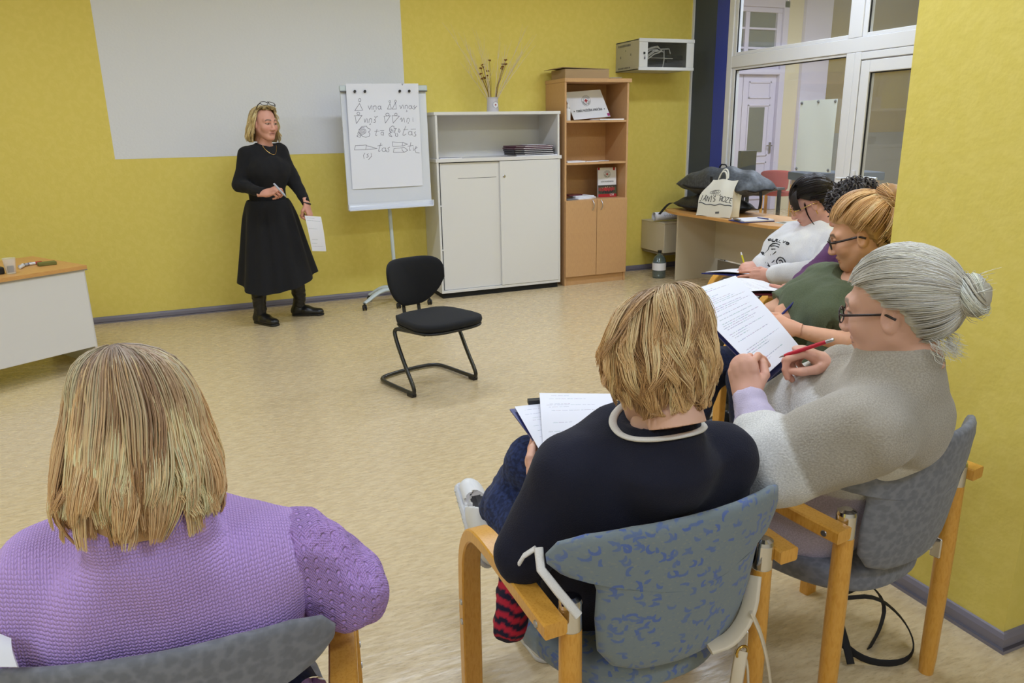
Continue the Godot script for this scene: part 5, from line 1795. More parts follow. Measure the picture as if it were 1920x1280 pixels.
# right hand: wrist at the origin, fingers along +y, back of the hand towards +z, thumb at -x
func make_hand(pose: String) -> void:
	var curl := {"clip": [[58, 50, 30], [62, 54, 32], [64, 58, 34], [66, 60, 36]], "pen": [[38, 58, 28], [50, 62, 34], [62, 74, 40], [66, 76, 42]], "hold": [[14, 22, 14], [16, 24, 14], [18, 26, 16], [22, 28, 18]], "rest": [[22, 34, 20], [26, 38, 22], [30, 42, 24], [34, 44, 24]], "grip": [[60, 70, 35], [64, 74, 38], [68, 78, 40], [70, 80, 42]]}
	var th := {"clip": ["-.024,.022,-.006", "-.044,.054,-.028", "-.040,.086,-.042", "-.030,.110,-.050"], "pen": ["-.024,.022,-.006", "-.046,.052,-.026", "-.046,.082,-.042", "-.034,.104,-.050"], "hold": ["-.024,.022,-.006", "-.046,.050,-.024", "-.046,.082,-.034", "-.040,.106,-.036"], "rest": ["-.024,.022,-.004", "-.048,.048,-.016", "-.058,.078,-.024", "-.060,.102,-.028"], "grip": ["-.024,.022,-.006", "-.046,.050,-.028", "-.040,.078,-.046", "-.022,.094,-.054"]}
	var f := Field.new(Vector3(-.085, -.05, -.115), Vector3(.06, .205, .035), .0032)
	f.cone(Vector3(0, -.045, 0), Vector3(0, .012, 0), .0215, .0250, .012, Vector3.BACK, .78)
	f.cone(Vector3(0, .008, 0), Vector3(-.004, .078, .001), .029, .039, .02, Vector3.BACK, .36)
	f.ell(Vector3(-.022, .038, -.012), Vector3(.017, .030, .014), .014)
	f.ell(Vector3(.026, .036, -.009), Vector3(.013, .032, .012), .014)
	var base := [Vector3(-.0295, .086, .001), Vector3(-.0095, .091, .003), Vector3(.0105, .087, .001), Vector3(.0285, .077, -.002)]
	var ln := [[.043, .026, .020], [.047, .030, .022], [.043, .028, .021], [.033, .021, .018]]
	var rad := [.0096, .0099, .0094, .0082]
	for k in 4:
		var p: Vector3 = base[k]
		var a := 0.0
		var spread: float = [-.10, -.02, .05, .13][k] * (.4 if pose in ["pen", "grip"] else 1.0)
		f.cone(p - Vector3(0, .018, .002), p, rad[k] + .001, rad[k] + .0008, .008)
		for j in 3:
			a += deg_to_rad(curl[pose][k][j])
			var q: Vector3 = p + Vector3(spread, cos(a), -sin(a)).normalized() * ln[k][j]
			f.cone(p, q, rad[k] * (1.0 - .08 * j), rad[k] * (.94 - .09 * j), .003)
			p = q
	var tp := []
	for s in th[pose]:
		var q: PackedStringArray = (s as String).split(",")
		tp.append(Vector3(float(q[0]), float(q[1]), float(q[2])))
	for j in 3: f.cone(tp[j], tp[j + 1], [.0145, .0118, .0104][j], [.0118, .0104, .0086][j], .006 if j == 0 else .003)
	var m := MB.new()
	f.surface(m)
	hand_src[pose] = m


func add_hand(m: MB, pose: String, wrist: Vector3, dir: Vector3, back: Vector3, left: bool, skin: Color, size := 1.0) -> Transform3D:
	if not hand_src.has(pose): make_hand(pose)
	var src: MB = hand_src[pose]
	var y := dir.normalized()
	var z := (back - y * back.dot(y)).normalized()
	var x := y.cross(z)
	if left: x = -x
	var b := Basis(x * size, y * size, z * size)
	var t := Transform3D(b, wrist)
	var base := m.v.size()
	var s := skin.srgb_to_linear()
	var nb := Basis(x, y, z)
	for i in src.v.size():
		var tip := smoothstep(.11, .16, src.v[i].y - src.v[i].z * .8)
		m.vert(t * src.v[i], nb * src.n[i], Vector2.ZERO, s.lerp(Color(s.r * 1.02, s.g * .86, s.b * .82), .35 + .5 * tip))
	for i in range(0, src.ix.size(), 3):
		m.ix.append(base + src.ix[i])
		m.ix.append(base + src.ix[i + (2 if left else 1)])
		m.ix.append(base + src.ix[i + (1 if left else 2)])
	return t


# ---- hair: thin tubes with three sides
func strand(m: MB, p: PackedVector3Array, w: float, a: Color, b: Color, tip := .35) -> void:
	var n := p.size()
	var base := m.v.size()
	for i in n:
		var t := (p[mini(i + 1, n - 1)] - p[maxi(i - 1, 0)]).normalized()
		var s := t.cross(Vector3(.31, .83, .47)).normalized()
		var o := s.cross(t)
		var k := float(i) / (n - 1)
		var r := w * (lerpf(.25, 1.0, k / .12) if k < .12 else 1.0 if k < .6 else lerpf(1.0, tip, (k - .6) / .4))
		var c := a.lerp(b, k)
		var q := p[i]
		var n1 := o * .866 - s * .5
		var n2 := -o * .866 - s * .5
		m.v.append(q + s * r); m.v.append(q + n1 * r); m.v.append(q + n2 * r)
		m.n.append(s); m.n.append(n1); m.n.append(n2)
		m.col.append(c); m.col.append(c); m.col.append(c)
		m.uv.append(Vector2.ZERO); m.uv.append(Vector2.ZERO); m.uv.append(Vector2.ZERO)
	for i in n - 1:
		var k := base + i * 3
		for j in 3:
			var x := k + j
			var y := k + (j + 1) % 3
			m.ix.append(x); m.ix.append(y); m.ix.append(x + 3)
			m.ix.append(y); m.ix.append(y + 3); m.ix.append(x + 3)


func prof_at(prof: Array, s: float) -> Vector2:
	var k := clampf(s, 0.0, .9999) * (prof.size() - 1)
	var i := int(k)
	var f := k - i
	# smooth through the listed points
	var p0: Vector2 = prof[maxi(i - 1, 0)]
	var p1: Vector2 = prof[i]
	var p2: Vector2 = prof[i + 1]
	var p3: Vector2 = prof[mini(i + 2, prof.size() - 1)]
	return p1.cubic_interpolate(p2, p0, p3, f)


var hair_gain := 1.5


func tone(cols: Array, x: float) -> Color:
	var k := clampf(x, 0.0, .999) * (cols.size() - 1)
	var i := int(k)
	var q := (cols[i] as Color).srgb_to_linear().lerp((cols[i + 1] as Color).srgb_to_linear(), k - i)
	return Color(minf(q.r * hair_gain, .92), minf(q.g * hair_gain, .92), minf(q.b * hair_gain, .92))


# hair falling from a crown in locks; o: prof (radius factor, y), rx, rz, cx, crown, gap, n, locks, w, wave, lift, spread, cols, layer, front
func falling_hair(m: MB, t: Transform3D, o: Dictionary, seed_: int) -> void:
	var rg := RandomNumberGenerator.new()
	rg.seed = seed_
	var prof: Array = o.prof
	var rx: float = o.rx
	var rz: float = o.rz
	var c: Vector3 = o.get("c", Vector3(0, 0, -.012))
	var crown: Vector3 = o.get("crown", Vector3(0, 0, -.03))
	var gap: float = deg_to_rad(o.get("gap", 125.0))
	var locks: int = o.locks
	var per: int = int(o.n / locks)
	var wave: float = o.get("wave", .003)
	var wfreq: float = o.get("wfreq", 9.0)
	var layer: float = o.get("layer", .45)
	var segs: int = o.get("segs", 11)
	var place := func(az: float, s: float, off: float) -> Vector3:
		var q := prof_at(prof, s)
		var h := Vector3(sin(az), 0, -cos(az))
		var fr := 1.0
		return c + crown * maxf(0.0, 1.0 - s * 2.2) + Vector3(h.x * rx, 0, h.z * rz) * q.x * fr + h * off + Vector3.UP * (q.y + off * .5 * maxf(0.0, 1.0 - s * 2.0))
	# the mass underneath
	var cols: Array = o.cols
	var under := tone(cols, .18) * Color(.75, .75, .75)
	var base := m.v.size()
	var na := 64
	var ns := 20
	for j in ns + 1:
		for i in na + 1:
			var az := lerpf(-PI, PI, float(i) / na)
			var lim := lerpf(1.0, o.get("front", .42), smoothstep(gap - .35, gap, absf(az)))
			var s := float(j) / ns * lim * .97
			var e := .01
			var p: Vector3 = place.call(az, s, -.007)
			var du: Vector3 = place.call(az + .02, s, -.007) - place.call(az - .02, s, -.007)
			var dv: Vector3 = place.call(az, s + e, -.007) - place.call(az, maxf(s - e, 0.0), -.007)
			var nn := du.cross(dv).normalized()
			if nn.dot(p - c - Vector3(0, .02 * signf(p.y), 0)) < 0.0: nn = -nn
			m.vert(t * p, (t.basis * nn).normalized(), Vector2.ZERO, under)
	for j in ns:
		for i in na:
			var k := base + j * (na + 1) + i
			m.tri(k, k + 1, k + na + 2); m.tri(k, k + na + 2, k + na + 1)
	for l in locks:
		var az0 := rg.randf_range(-PI, PI)
		var front := smoothstep(gap - .35, gap, absf(az0))
		var lim := lerpf(1.0, o.get("front", .42), front)
		var s0 := rg.randf_range(0.0, layer) * lim
		var s1: float = lim * rg.randf_range(o.get("short", .86), 1.0)
		if o.has("len"): s1 = minf(s1, s0 + o.len * rg.randf_range(.8, 1.25))
		var ph := rg.randf_range(0, TAU)
		var tn := rg.randf()
		var drift = rg.randf_range(-1, 1) * o.get("drift", .06)
		var lift: float = rg.randf_range(.2, 1.0) * o.get("lift", .006)
		var depth := rg.randf_range(-.004, .005)
		for k in per:
			var a = az0 + rg.randf_range(-1, 1) * o.get("spread", .11)
			var d := depth + rg.randf_range(-.003, .003)
			var e := s1 + rg.randf_range(-.03, .01)
			var sk := maxf(0.0, s0 + rg.randf_range(-.12, .08) * lim)
			var pts := PackedVector3Array()
			for i in segs:
				var x := float(i) / (segs - 1)
				var s := lerpf(sk, e, x)
				var pull := lerpf(1.0, o.get("pinch", .45), x * x)
				var az = az0 + (a - az0) * pull + drift * x * x + wave * 6.0 * sin(x * wfreq + ph) * x
				pts.append(t * (place.call(az, s, d * (1.0 - x * .4) + lift * x * x + wave * cos(x * wfreq * 1.1 + ph) * x) as Vector3))
			var c0 := tone(cols, clampf(tn + rg.randf_range(-.12, .12), 0.0, 1.0))
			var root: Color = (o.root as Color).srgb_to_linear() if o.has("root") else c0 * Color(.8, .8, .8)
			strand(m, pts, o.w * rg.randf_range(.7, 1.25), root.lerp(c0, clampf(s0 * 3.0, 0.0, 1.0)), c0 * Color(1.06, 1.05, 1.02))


# hair combed back from the hairline into a knot
func pulled_hair(m: MB, t: Transform3D, o: Dictionary, seed_: int) -> void:
	var rg := RandomNumberGenerator.new()
	rg.seed = seed_
	var c: Vector3 = o.get("c", Vector3(0, .022, -.012))
	var r: Vector3 = o.r
	var knot: Vector3 = o.knot
	var kd := ((knot - c) / r).normalized()
	var cols: Array = o.cols
	var under := tone(cols, .2) * Color(.7, .7, .7)
	# mass underneath: the scalp behind the hairline
	var line := func(d: Vector3) -> float:
		# how far above the hairline this direction lies
		var thr: float
		if d.z < -.12: thr = lerpf(o.get("nape", -.78), -.06, smoothstep(-.42, -.12, d.z) * smoothstep(.45, .75, absf(d.x)))
		else: thr = lerpf(-.02, o.get("brow", .34), smoothstep(.05, .7, d.z))
		return d.y - thr
	var base := m.v.size()
	var nj := 40
	var ni := 64
	for j in nj + 1:
		for i in ni + 1:
			var th := PI * .86 * j / nj
			var ph := TAU * i / ni
			var d := Vector3(sin(th) * sin(ph), cos(th), sin(th) * cos(ph))
			var sc := .965 if line.call(d) > -.02 else .80
			m.vert(t * (c + d * r * sc), (t.basis * (d / r)).normalized(), Vector2.ZERO, under)
	for j in nj:
		for i in ni:
			var k := base + j * (ni + 1) + i
			m.tri(k, k + 1, k + ni + 2); m.tri(k, k + ni + 2, k + ni + 1)
	var segs := 12
	var made := 0
	var tries := 0
	var lock := 0
	var d0 := Vector3.ZERO
	var tn := 0.0
	while made < int(o.n) and tries < 40000:
		tries += 1
		if lock <= 0 or tries == 1:
			var z := rg.randf_range(-1, 1)
			var ph := rg.randf_range(0, TAU)
			d0 = Vector3(sqrt(1 - z * z) * cos(ph), z, sqrt(1 - z * z) * sin(ph))
			var h: float = line.call(d0)
			if h < 0.0 or (h > .28 and rg.randf() < .72): continue
			lock = int(o.get("lock", 7))
			tn = rg.randf()
		lock -= 1
		var d := (d0 + Vector3(rg.randf_range(-1, 1), rg.randf_range(-1, 1), rg.randf_range(-1, 1)) * .07).normalized()
		if line.call(d) < -.03: continue
		var puff: float = o.get("puff", .010)
		var sag := rg.randf_range(-.03, .04)
		var lv := rg.randf_range(-.002, .004)
		var p := PackedVector3Array()
		for i in segs:
			var x := float(i) / (segs - 1)
			var e := d.slerp(kd, x * .97)
			var up: float = (o.get("up", 0.0) as float) * sin(x * PI)
			e = (e + Vector3.UP * (up - sag * sin(x * PI))).normalized()
			p.append(t * (c + e * (r + Vector3.ONE * (puff * sin(x * PI) + lv)) ))
		var c0 := tone(cols, clampf(tn + rg.randf_range(-.12, .12), 0.0, 1.0))
		var root: Color = (o.root as Color).srgb_to_linear() if o.has("root") else c0 * Color(.85, .85, .85)
		strand(m, p, o.w * rg.randf_range(.7, 1.3), root, c0, .8)
		made += 1


func knot_hair(m: MB, t: Transform3D, c: Vector3, axis: Vector3, R: float, r: float, n: int, w: float, cols: Array, seed_: int, loose := .0) -> void:
	var rg := RandomNumberGenerator.new()
	rg.seed = seed_
	var u := axis.cross(Vector3(.2, .9, .3)).normalized()
	var v := axis.cross(u).normalized()
	m.colored = true
	var b := MB.new().blob(c, Vector3.ONE * (R + r * .55), Basis.IDENTITY, 10, .08, seed_)
	var base := m.v.size()
	for i in b.v.size(): m.vert(t * b.v[i], (t.basis * b.n[i]).normalized(), Vector2.ZERO, tone(cols, .15) * Color(.7, .7, .7))
	for i in b.ix.size(): m.ix.append(base + b.ix[i])
	for k in n:
		var a0 := rg.randf_range(0, TAU)
		var b0 := rg.randf_range(0, TAU)
		var lock := int(b0 / TAU * 9.0)
		var turn := rg.randf_range(2.6, 5.0)
		var rr := r * rg.randf_range(.75, 1.1)
		var p := PackedVector3Array()
		for i in 12:
			var x := i / 11.0
			var a := a0 + turn * x
			var bb := b0 + a * .8
			var q := c + (u * cos(a) + v * sin(a)) * (R + rr * cos(bb)) + axis * rr * 1.15 * sin(bb)
			if loose > 0.0 and k % 5 == 0 and i > 7: q += (u * cos(a) + v * sin(a)) * loose * (x - .6) * 2.0 + Vector3(0, -loose * .3 * x, 0)
			p.append(t * q)
		strand(m, p, w * rg.randf_range(.7, 1.2), tone(cols, fposmod(lock * .37 + rg.randf_range(-.1, .1), 1.0)), tone(cols, fposmod(lock * .37 + .15, 1.0)))


func curly_hair(m: MB, t: Transform3D, r: Vector3, n: int, w: float, cols: Array, seed_: int, brow := .3) -> void:
	var rg := RandomNumberGenerator.new()
	rg.seed = seed_
	var c := Vector3(0, .024, -.014)
	var b := MB.new().blob(c, r * .96, Basis.IDENTITY, 14)
	var base := m.v.size()
	for i in b.v.size():
		var q := b.v[i]
		var d := (q - c) / r
		if d.y < lerpf(-.7, brow, smoothstep(-.2, .75, d.z)): q = c + (q - c) * .78
		m.vert(t * q, (t.basis * b.n[i]).normalized(), Vector2.ZERO, tone(cols, .1) * Color(.6, .6, .6))
	for i in b.ix.size(): m.ix.append(base + b.ix[i])
	var made := 0
	while made < n:
		var z := rg.randf_range(-1, 1)
		var ph := rg.randf_range(0, TAU)
		var d := Vector3(sqrt(1 - z * z) * cos(ph), z, sqrt(1 - z * z) * sin(ph))
		if d.y < lerpf(-.75, brow, smoothstep(-.2, .75, d.z)): continue
		made += 1
		var root := c + d * r * .95
		var fall := (Vector3(d.x, -.5 + d.y * .4, d.z - .25) + Vector3(rg.randf_range(-1, 1), rg.randf_range(-1, 1), rg.randf_range(-1, 1)) * .5)
		fall = (fall - d * fall.dot(d) * .8).normalized()
		var s := d.cross(fall).normalized()
		var cr := rg.randf_range(.006, .013)
		var ln := rg.randf_range(.035, .07)
		var p0 := rg.randf_range(0, TAU)
		var tn := rg.randf()
		for q in 5:
			var pts := PackedVector3Array()
			for i in 14:
				var x := i / 13.0
				var a := p0 + x * 7.5 + q * .16
				pts.append(t * (root + fall * ln * x + d * (.012 * sin(x * PI) - .012 * x + cr * sin(a) * minf(1.0, x * 3.0)) + s * cr * cos(a)))
			strand(m, pts, w, tone(cols, tn), tone(cols, clampf(tn + .2, 0.0, 1.0)), .6)


func put_hair(m: MB, root: Node3D, called := "hair", material := "hair") -> MeshInstance3D:
	m.colored = true
	m.moved(root.position)
	return m.put(called, root, M[material])


# ---- figures
# where the surface of an ellipsoid leaves the field: the edge of a neckline
func rim(f: Field, c: Vector3, r: Vector3, b: Basis, n := 56, off := .0) -> Array:
	var o := []
	for i in n + 1:
		var a := TAU * i / n
		var lo := -1.35
		var hi := 1.2
		for k in 22:
			var e := (lo + hi) * .5
			var q := c + b * (Vector3(cos(a) * cos(e), sin(e), sin(a) * cos(e)) * r)
			if f.at(q) < 0.0: lo = e
			else: hi = e
		o.append(f.snap(c + b * (Vector3(cos(a) * cos(lo), sin(lo), sin(a) * cos(lo)) * r), off))
	return o


func frame(c: Vector3, fwd: Vector3, up: Vector3, size := 1.0) -> Transform3D:
	var z := fwd.normalized()
	var x := up.cross(z).normalized()
	var y := z.cross(x)
	return Transform3D(Basis(x * size, y * size, z * size), c)


func reach(js: Array, pad_: float) -> Array:
	var lo: Vector3 = js[0]
	var hi: Vector3 = js[0]
	for p in js:
		lo = Vector3(minf(lo.x, p.x), minf(lo.y, p.y), minf(lo.z, p.z))
		hi = Vector3(maxf(hi.x, p.x), maxf(hi.y, p.y), maxf(hi.z, p.z))
	return [lo - Vector3.ONE * pad_, hi + Vector3.ONE * pad_]


# the whole body as one skin; J holds the joints
func skin_body(J: Dictionary, o: Dictionary) -> MB:
	var r := reach(J.values().filter(func(x): return x is Vector3), .17)
	var f := Field.new(r[0], r[1], .015)
	var fw: Vector3 = J.fwd
	var k: float = o.get("thin", 1.0)
	f.cone(J.hip, J.chest, .115 * k, .125 * k, .04, fw, .68)
	f.cone(J.chest, J.neck - Vector3(0, .03, 0), .12 * k, .06, .05, fw, .7)
	f.cone(J.shL, J.shR, .042, .042, .05)
	f.cone(J.neck - Vector3(0, .03, 0), J.head - (J.head - J.neck) * .42, .054, .053, .02)
	for s in ["L", "R"]:
		f.cone(J["sh" + s], J["el" + s], .043 * k, .036 * k, .02)
		f.cone(J["el" + s], J["wr" + s], .036 * k, .0225, .015)
		f.cone(J["hip" + s], J["kn" + s], .072 * k, .050 * k, .03)
		f.cone(J["kn" + s], J["an" + s], .050 * k, .034, .02)
	var m := MB.new()
	m.colored = true
	f.surface(m, (o.skin as Color).srgb_to_linear())
	return m


func trousers(J: Dictionary, k: float, hem: float, cell := .012, slack := 1.0) -> MB:
	var r := reach([J.hip, J.hipL, J.hipR, J.knL, J.knR, J.anL, J.anR], .16)
	var f := Field.new(r[0], r[1], cell)
	f.cone(J.hipL, J.hipR, .12 * k, .12 * k, .04)
	f.cone(J.hip, J.hip + (J.chest - J.hip) * .25, .14 * k, .13 * k, .05, J.fwd, .8)
	for s in ["L", "R"]:
		var kn: Vector3 = J["kn" + s]
		var an: Vector3 = J["an" + s]
		f.cone(J["hip" + s], kn, .094 * k, .070 * k, .03)
		var e := kn.lerp(an, hem)
		f.cone(kn, e, .068 * k, .054 * k * slack, .03)
		f.cut(e - (an - kn).normalized() * .01, (an - kn).normalized(), .11)
	var m := MB.new()
	f.surface(m)
	return m


func glasses(parent: Node3D, t: Transform3D, material: Material, w := .025, h := .019, thick := .0016, temples := true) -> MeshInstance3D:
	var m := MB.new()
	for e in [-1.0, 1.0]:
		var p := []
		for i in 25:
			var a := TAU * i / 24
			var x := signf(cos(a)) * pow(absf(cos(a)), .7) * w
			var y := signf(sin(a)) * pow(absf(sin(a)), .7) * h
			p.append(t * Vector3(e * (.033 + x), y - .003, .106 - absf(.033 + e * e * x) * .12))
		m.tube(p, thick, 6, false)
		if temples:
			m.tube([t * Vector3(e * (.033 + w), .004, .099), t * Vector3(e * .074, .004, .085), t * Vector3(e * .081, .006, .0), t * Vector3(e * .080, -.006, -.02)], thick * 1.1, 6, true, 1.6)
	m.tube([t * Vector3(-.009, .002, .108), t * Vector3(0, .006, .111), t * Vector3(.009, .002, .108)], thick, 6)
	m.moved(parent.position)
	return m.put("glasses", parent, material)


func shoe(parent: Node3D, heel: Vector3, toe: Vector3, up: Vector3, material: Material, ankle: Vector3, k := 1.0, sole: Material = null) -> void:
	var d := (toe - heel).normalized()
	var u := (up - d * up.dot(d)).normalized()
	var l := (toe - heel).length()
	var s := u.cross(d)
	var r := reach([heel, toe, ankle], .1)
	var f := Field.new(r[0], r[1], .006)
	f.cone(heel + d * .035 + u * .036 * k, heel + d * l * .45 + u * .040 * k, .038 * k, .042 * k, .03, u, .95)
	f.cone(heel + d * l * .45 + u * .036 * k, toe - d * .045 + u * .028 * k, .043 * k, .040 * k, .03, u, .72)
	f.cone(heel + d * .04 + u * .05, ankle, .040 * k, .042 * k, .03)
	f.cut(heel + d * l * .5 + u * .012, -u, l)
	f.cut(ankle, (ankle - heel - d * .04).normalized(), .09)
	var m := MB.new()
	f.surface(m)
	m.moved(parent.position)
	var o := m.put("shoe", parent, material)
	f = Field.new(r[0], r[1], .006)
	f.cone(heel + d * .037 + u * .01, toe - d * .045 + u * .01, .040 * k, .042 * k, .01, u, .9)
	f.cut(heel + d * l * .5 + u * .018, u, l)
	f.cut(heel + d * l * .5, -u, l)
	m = MB.new()
	f.surface(m)
	m.moved(parent.position)
	m.put("sole", o, sole if sole else material)


func person(label: String, at: Vector3) -> Node3D:
	return thing("person", label, "person", Vector3(at.x, 0, at.z))


func cloth(called: String, f: Field, root: Node3D, material: String, fold := .006, freq := 9.0, seed_ := 1, stretch := Vector3(1, .6, 1)) -> MeshInstance3D:
	var m := MB.new()
	f.surface(m)
	if fold > 0.0: crumple(m, fold, freq, seed_, stretch)
	m.moved(root.position)
	return m.put(called, root, M[material])


func pen(called: String, label: String, tip: Vector3, end: Vector3, body: String, r := .0045, tail := "") -> void:
	var l := tip.distance_to(end)
	var y := (end - tip).normalized()
	var x := y.cross(Vector3(.3, .1, .9)).normalized()
	var t := thing(called, label, "pen", tip)
	t.basis = Basis(x, y, x.cross(y))
	MB.new().lathe([Vector2(0, .012), Vector2(r * .7, .014), Vector2(r, .024), Vector2(r, l * .86), Vector2(0, l * .86)], 12).put("barrel", t, M[body])
	MB.new().lathe([Vector2(0, 0), Vector2(r * .2, 0), Vector2(r * .75, .016), Vector2(0, .017)], 12).put("point", t, M.steel)
	MB.new().lathe([Vector2(0, l * .855), Vector2(r * .95, l * .855), Vector2(r * .9, l * .97), Vector2(r * .6, l), Vector2(0, l)], 12).put("cap", t, M[tail] if tail else M[body])


# a written sheet: o, ex, ey span the page; lines of small print are drawn from seed
func page_mat(seed_: int, w := 420, h := 594, dense := .6, tone_ := 150) -> StandardMaterial3D:
	var rg := RandomNumberGenerator.new()
	rg.seed = seed_
	var im := Image.create(w, h, false, Image.FORMAT_RGB8)
	im.fill(c8(228, 228, 238))
	var y := int(h * .06)
	while y < h * .93:
		if rg.randf() < dense:
			var x := int(w * rg.randf_range(.08, .16))
			var stop := int(w * rg.randf_range(.35, .92))
			while x < stop:
				var l := rg.randi_range(8, 34)
				im.fill_rect(Rect2i(x, y, mini(l, stop - x), 3), c8(tone_ + rg.randi_range(-16, 30), tone_ + rg.randi_range(-16, 30), tone_ + 22))
				for q in int(l / 5.0): im.fill_rect(Rect2i(x + rg.randi_range(0, l), y - 2 + rg.randi_range(0, 4), 2, 3), c8(tone_ + 20, tone_ + 20, tone_ + 34))
				x += l + rg.randi_range(4, 8)
		y += int(h * (.022 if rg.randf() < .8 else .05))
	var m := mat("page_%d" % seed_, Color.WHITE, .8)
	m.albedo_texture = ImageTexture.create_from_image(im)
	m.texture_repeat = false
	return m


func page(called: String, label: String, tl: Vector3, tr: Vector3, bl: Vector3, br: Vector3, bend: float, material: Material, thick := .0012) -> MeshInstance3D:
	var n := (tr - tl).cross(bl - tl).normalized()
	if n.y < 0: n = -n
	var m := MB.new()
	m.sheet(func(u, w): return bl.lerp(br, u).lerp(tl.lerp(tr, u), w) + n * bend * sin(w * PI * .9) * (.6 + .4 * u), 8, 12, thick)
	var c := (tl + br) * .5
	m.moved(c)
	var o := m.put(numbered(called), self, material)
	o.position = c
	tag(o, label, "paper")
	return o


func people() -> void:
	make_head()
	woman_purple()
	woman_navy()
	woman_bun()
	woman_khaki()
	woman_curly()
	woman_white()
	teacher()


func woman_purple() -> void:
	var J := {"fwd": Vector3(.08, 0, -1), "hip": Vector3(-.115, .50, -1.31), "chest": Vector3(-.11, .77, -1.245), "neck": Vector3(-.115, .958, -1.128), "head": Vector3(-.117, 1.075, -1.178),
		"shL": Vector3(-.268, .858, -1.20), "shR": Vector3(.06, .838, -1.155), "elL": Vector3(-.385, .715, -1.17), "wrL": Vector3(-.27, .63, -1.41), "elR": Vector3(.160, .748, -1.15), "wrR": Vector3(.03, .63, -1.40),
		"hipL": Vector3(-.19, .49, -1.2), "hipR": Vector3(-.01, .49, -1.2), "knL": Vector3(-.20, .53, -1.62), "knR": Vector3(.0, .53, -1.62), "anL": Vector3(-.2, .10, -1.60), "anR": Vector3(0, .10, -1.64), "toeL": Vector3(-.21, .04, -1.76), "toeR": Vector3(.01, .04, -1.80)}
	var p := person("woman with a straight blond bob in a purple knitted sweater, seen from behind", J.hip)
	var skin := c8(226, 180, 156)
	var m := skin_body(J, {"skin": skin})
	var fr := frame(J.head, Vector3(.10, -.22, -1), Vector3(.02, 1, 0))
	add_head(m, fr, {"skin": skin})
	add_hand(m, "rest", J.wrL, Vector3(.5, -.2, -.8), Vector3(0, 1, 0), true, skin)
	add_hand(m, "rest", J.wrR, Vector3(-.4, -.2, -.8), Vector3(0, 1, 0), false, skin)
	m.moved(p.position).put("body", p, M.skin)
	var f := Field.new(Vector3(-.50, .40, -1.50), Vector3(.30, 1.08, -.94), .010)
	f.cone(J.hip + Vector3(0, -.03, .02), J.chest + Vector3(0, -.02, .02), .205, .200, .04, J.fwd, .62)
	f.cone(Vector3(-.20, .785, -1.168), Vector3(-.02, .78, -1.150), .120, .116, .06, J.fwd, .92)
	f.cone(Vector3(-.14, .86, -1.150), Vector3(-.09, .86, -1.145), .085, .085, .08)
	f.cone(J.shL, J.shR, .072, .068, .05)
	f.cone(J.neck + Vector3(0, -.05, 0), J.neck + Vector3(0, .0, -.006), .088, .064, .03)
	f.cone(J.neck + Vector3(0, .0, -.006), J.neck + Vector3(0, .040, -.012), .076, .080, .006)
	f.cone(J.neck + Vector3(-.05, .0, .035), J.neck + Vector3(.05, .0, .035), .035, .035, .03)
	f.cone(J.shL, J.elL, .074, .070, .03)
	f.cone(J.elL, J.wrL, .066, .044, .02)
	cloth("sweater", f, p, "purple_knit", .006, 7.0, 3)
	f = Field.new(Vector3(-.05, .54, -1.50), Vector3(.32, 1.0, -.98), .008)
	f.cone(J.shR + Vector3(.02, -.004, 0), J.elR + Vector3(.0, .0, 0), .073, .070, .03)
	f.cone(J.elR, J.wrR, .066, .046, .02)
	f.cut(J.shR + Vector3(.012, 0, 0), Vector3(-.95, -.15, .1).normalized(), .14)
	cloth("sleeve", f, p, "purple_lace", .010, 11.0, 5)
	cloth_mb(trousers(J, 1.05, .95), p, "trousers", "dark_denim", 4)
	for s in ["L", "R"]: shoe(p, Vector3(J["an" + s].x, .0, J["an" + s].z + .06), Vector3(J["toe" + s].x, .0, J["toe" + s].z - .03), Vector3.UP, M.black_leather, J["an" + s] + Vector3(0, .04, 0))
	m = MB.new()
	falling_hair(m, fr, {"prof": [Vector2(.03, .134), Vector2(.36, .127), Vector2(.66, .107), Vector2(.86, .070), Vector2(.98, .024), Vector2(1.07, -.028), Vector2(1.12, -.072), Vector2(1.09, -.110), Vector2(.98, -.142)],
		"rx": .092, "rz": .095, "c": Vector3(0, 0, -.014), "crown": Vector3(.012, 0, -.035), "gap": 132.0, "front": .5, "n": 7000, "locks": 150, "w": .0009, "wave": .0115, "wfreq": 6.0, "layer": .55, "spread": .20, "pinch": .38, "drift": .16, "lift": .010, "short": .78, "segs": 13,
		"cols": [c8(146, 110, 74), c8(192, 154, 108), c8(214, 182, 138), c8(228, 204, 166), c8(182, 144, 98), c8(220, 190, 146)], "root": c8(156, 138, 128)}, 11)
	put_hair(m, p)
	page("folded_paper", "white folded paper at the left picture edge beside the purple sweater", Vector3(-0.344, 0.840, -1.124), Vector3(-0.304, 0.837, -1.083), Vector3(-0.334, 0.822, -1.058), Vector3(-0.289, 0.828, -1.029), .006, M.paper, .003)


func cloth_mb(m: MB, root: Node3D, called: String, material: String, seed_: int, fold := .006, freq := 10.0) -> MeshInstance3D:
	crumple(m, fold, freq, seed_, Vector3(1, .8, 1))
	m.moved(root.position)
	return m.put(called, root, M[material])


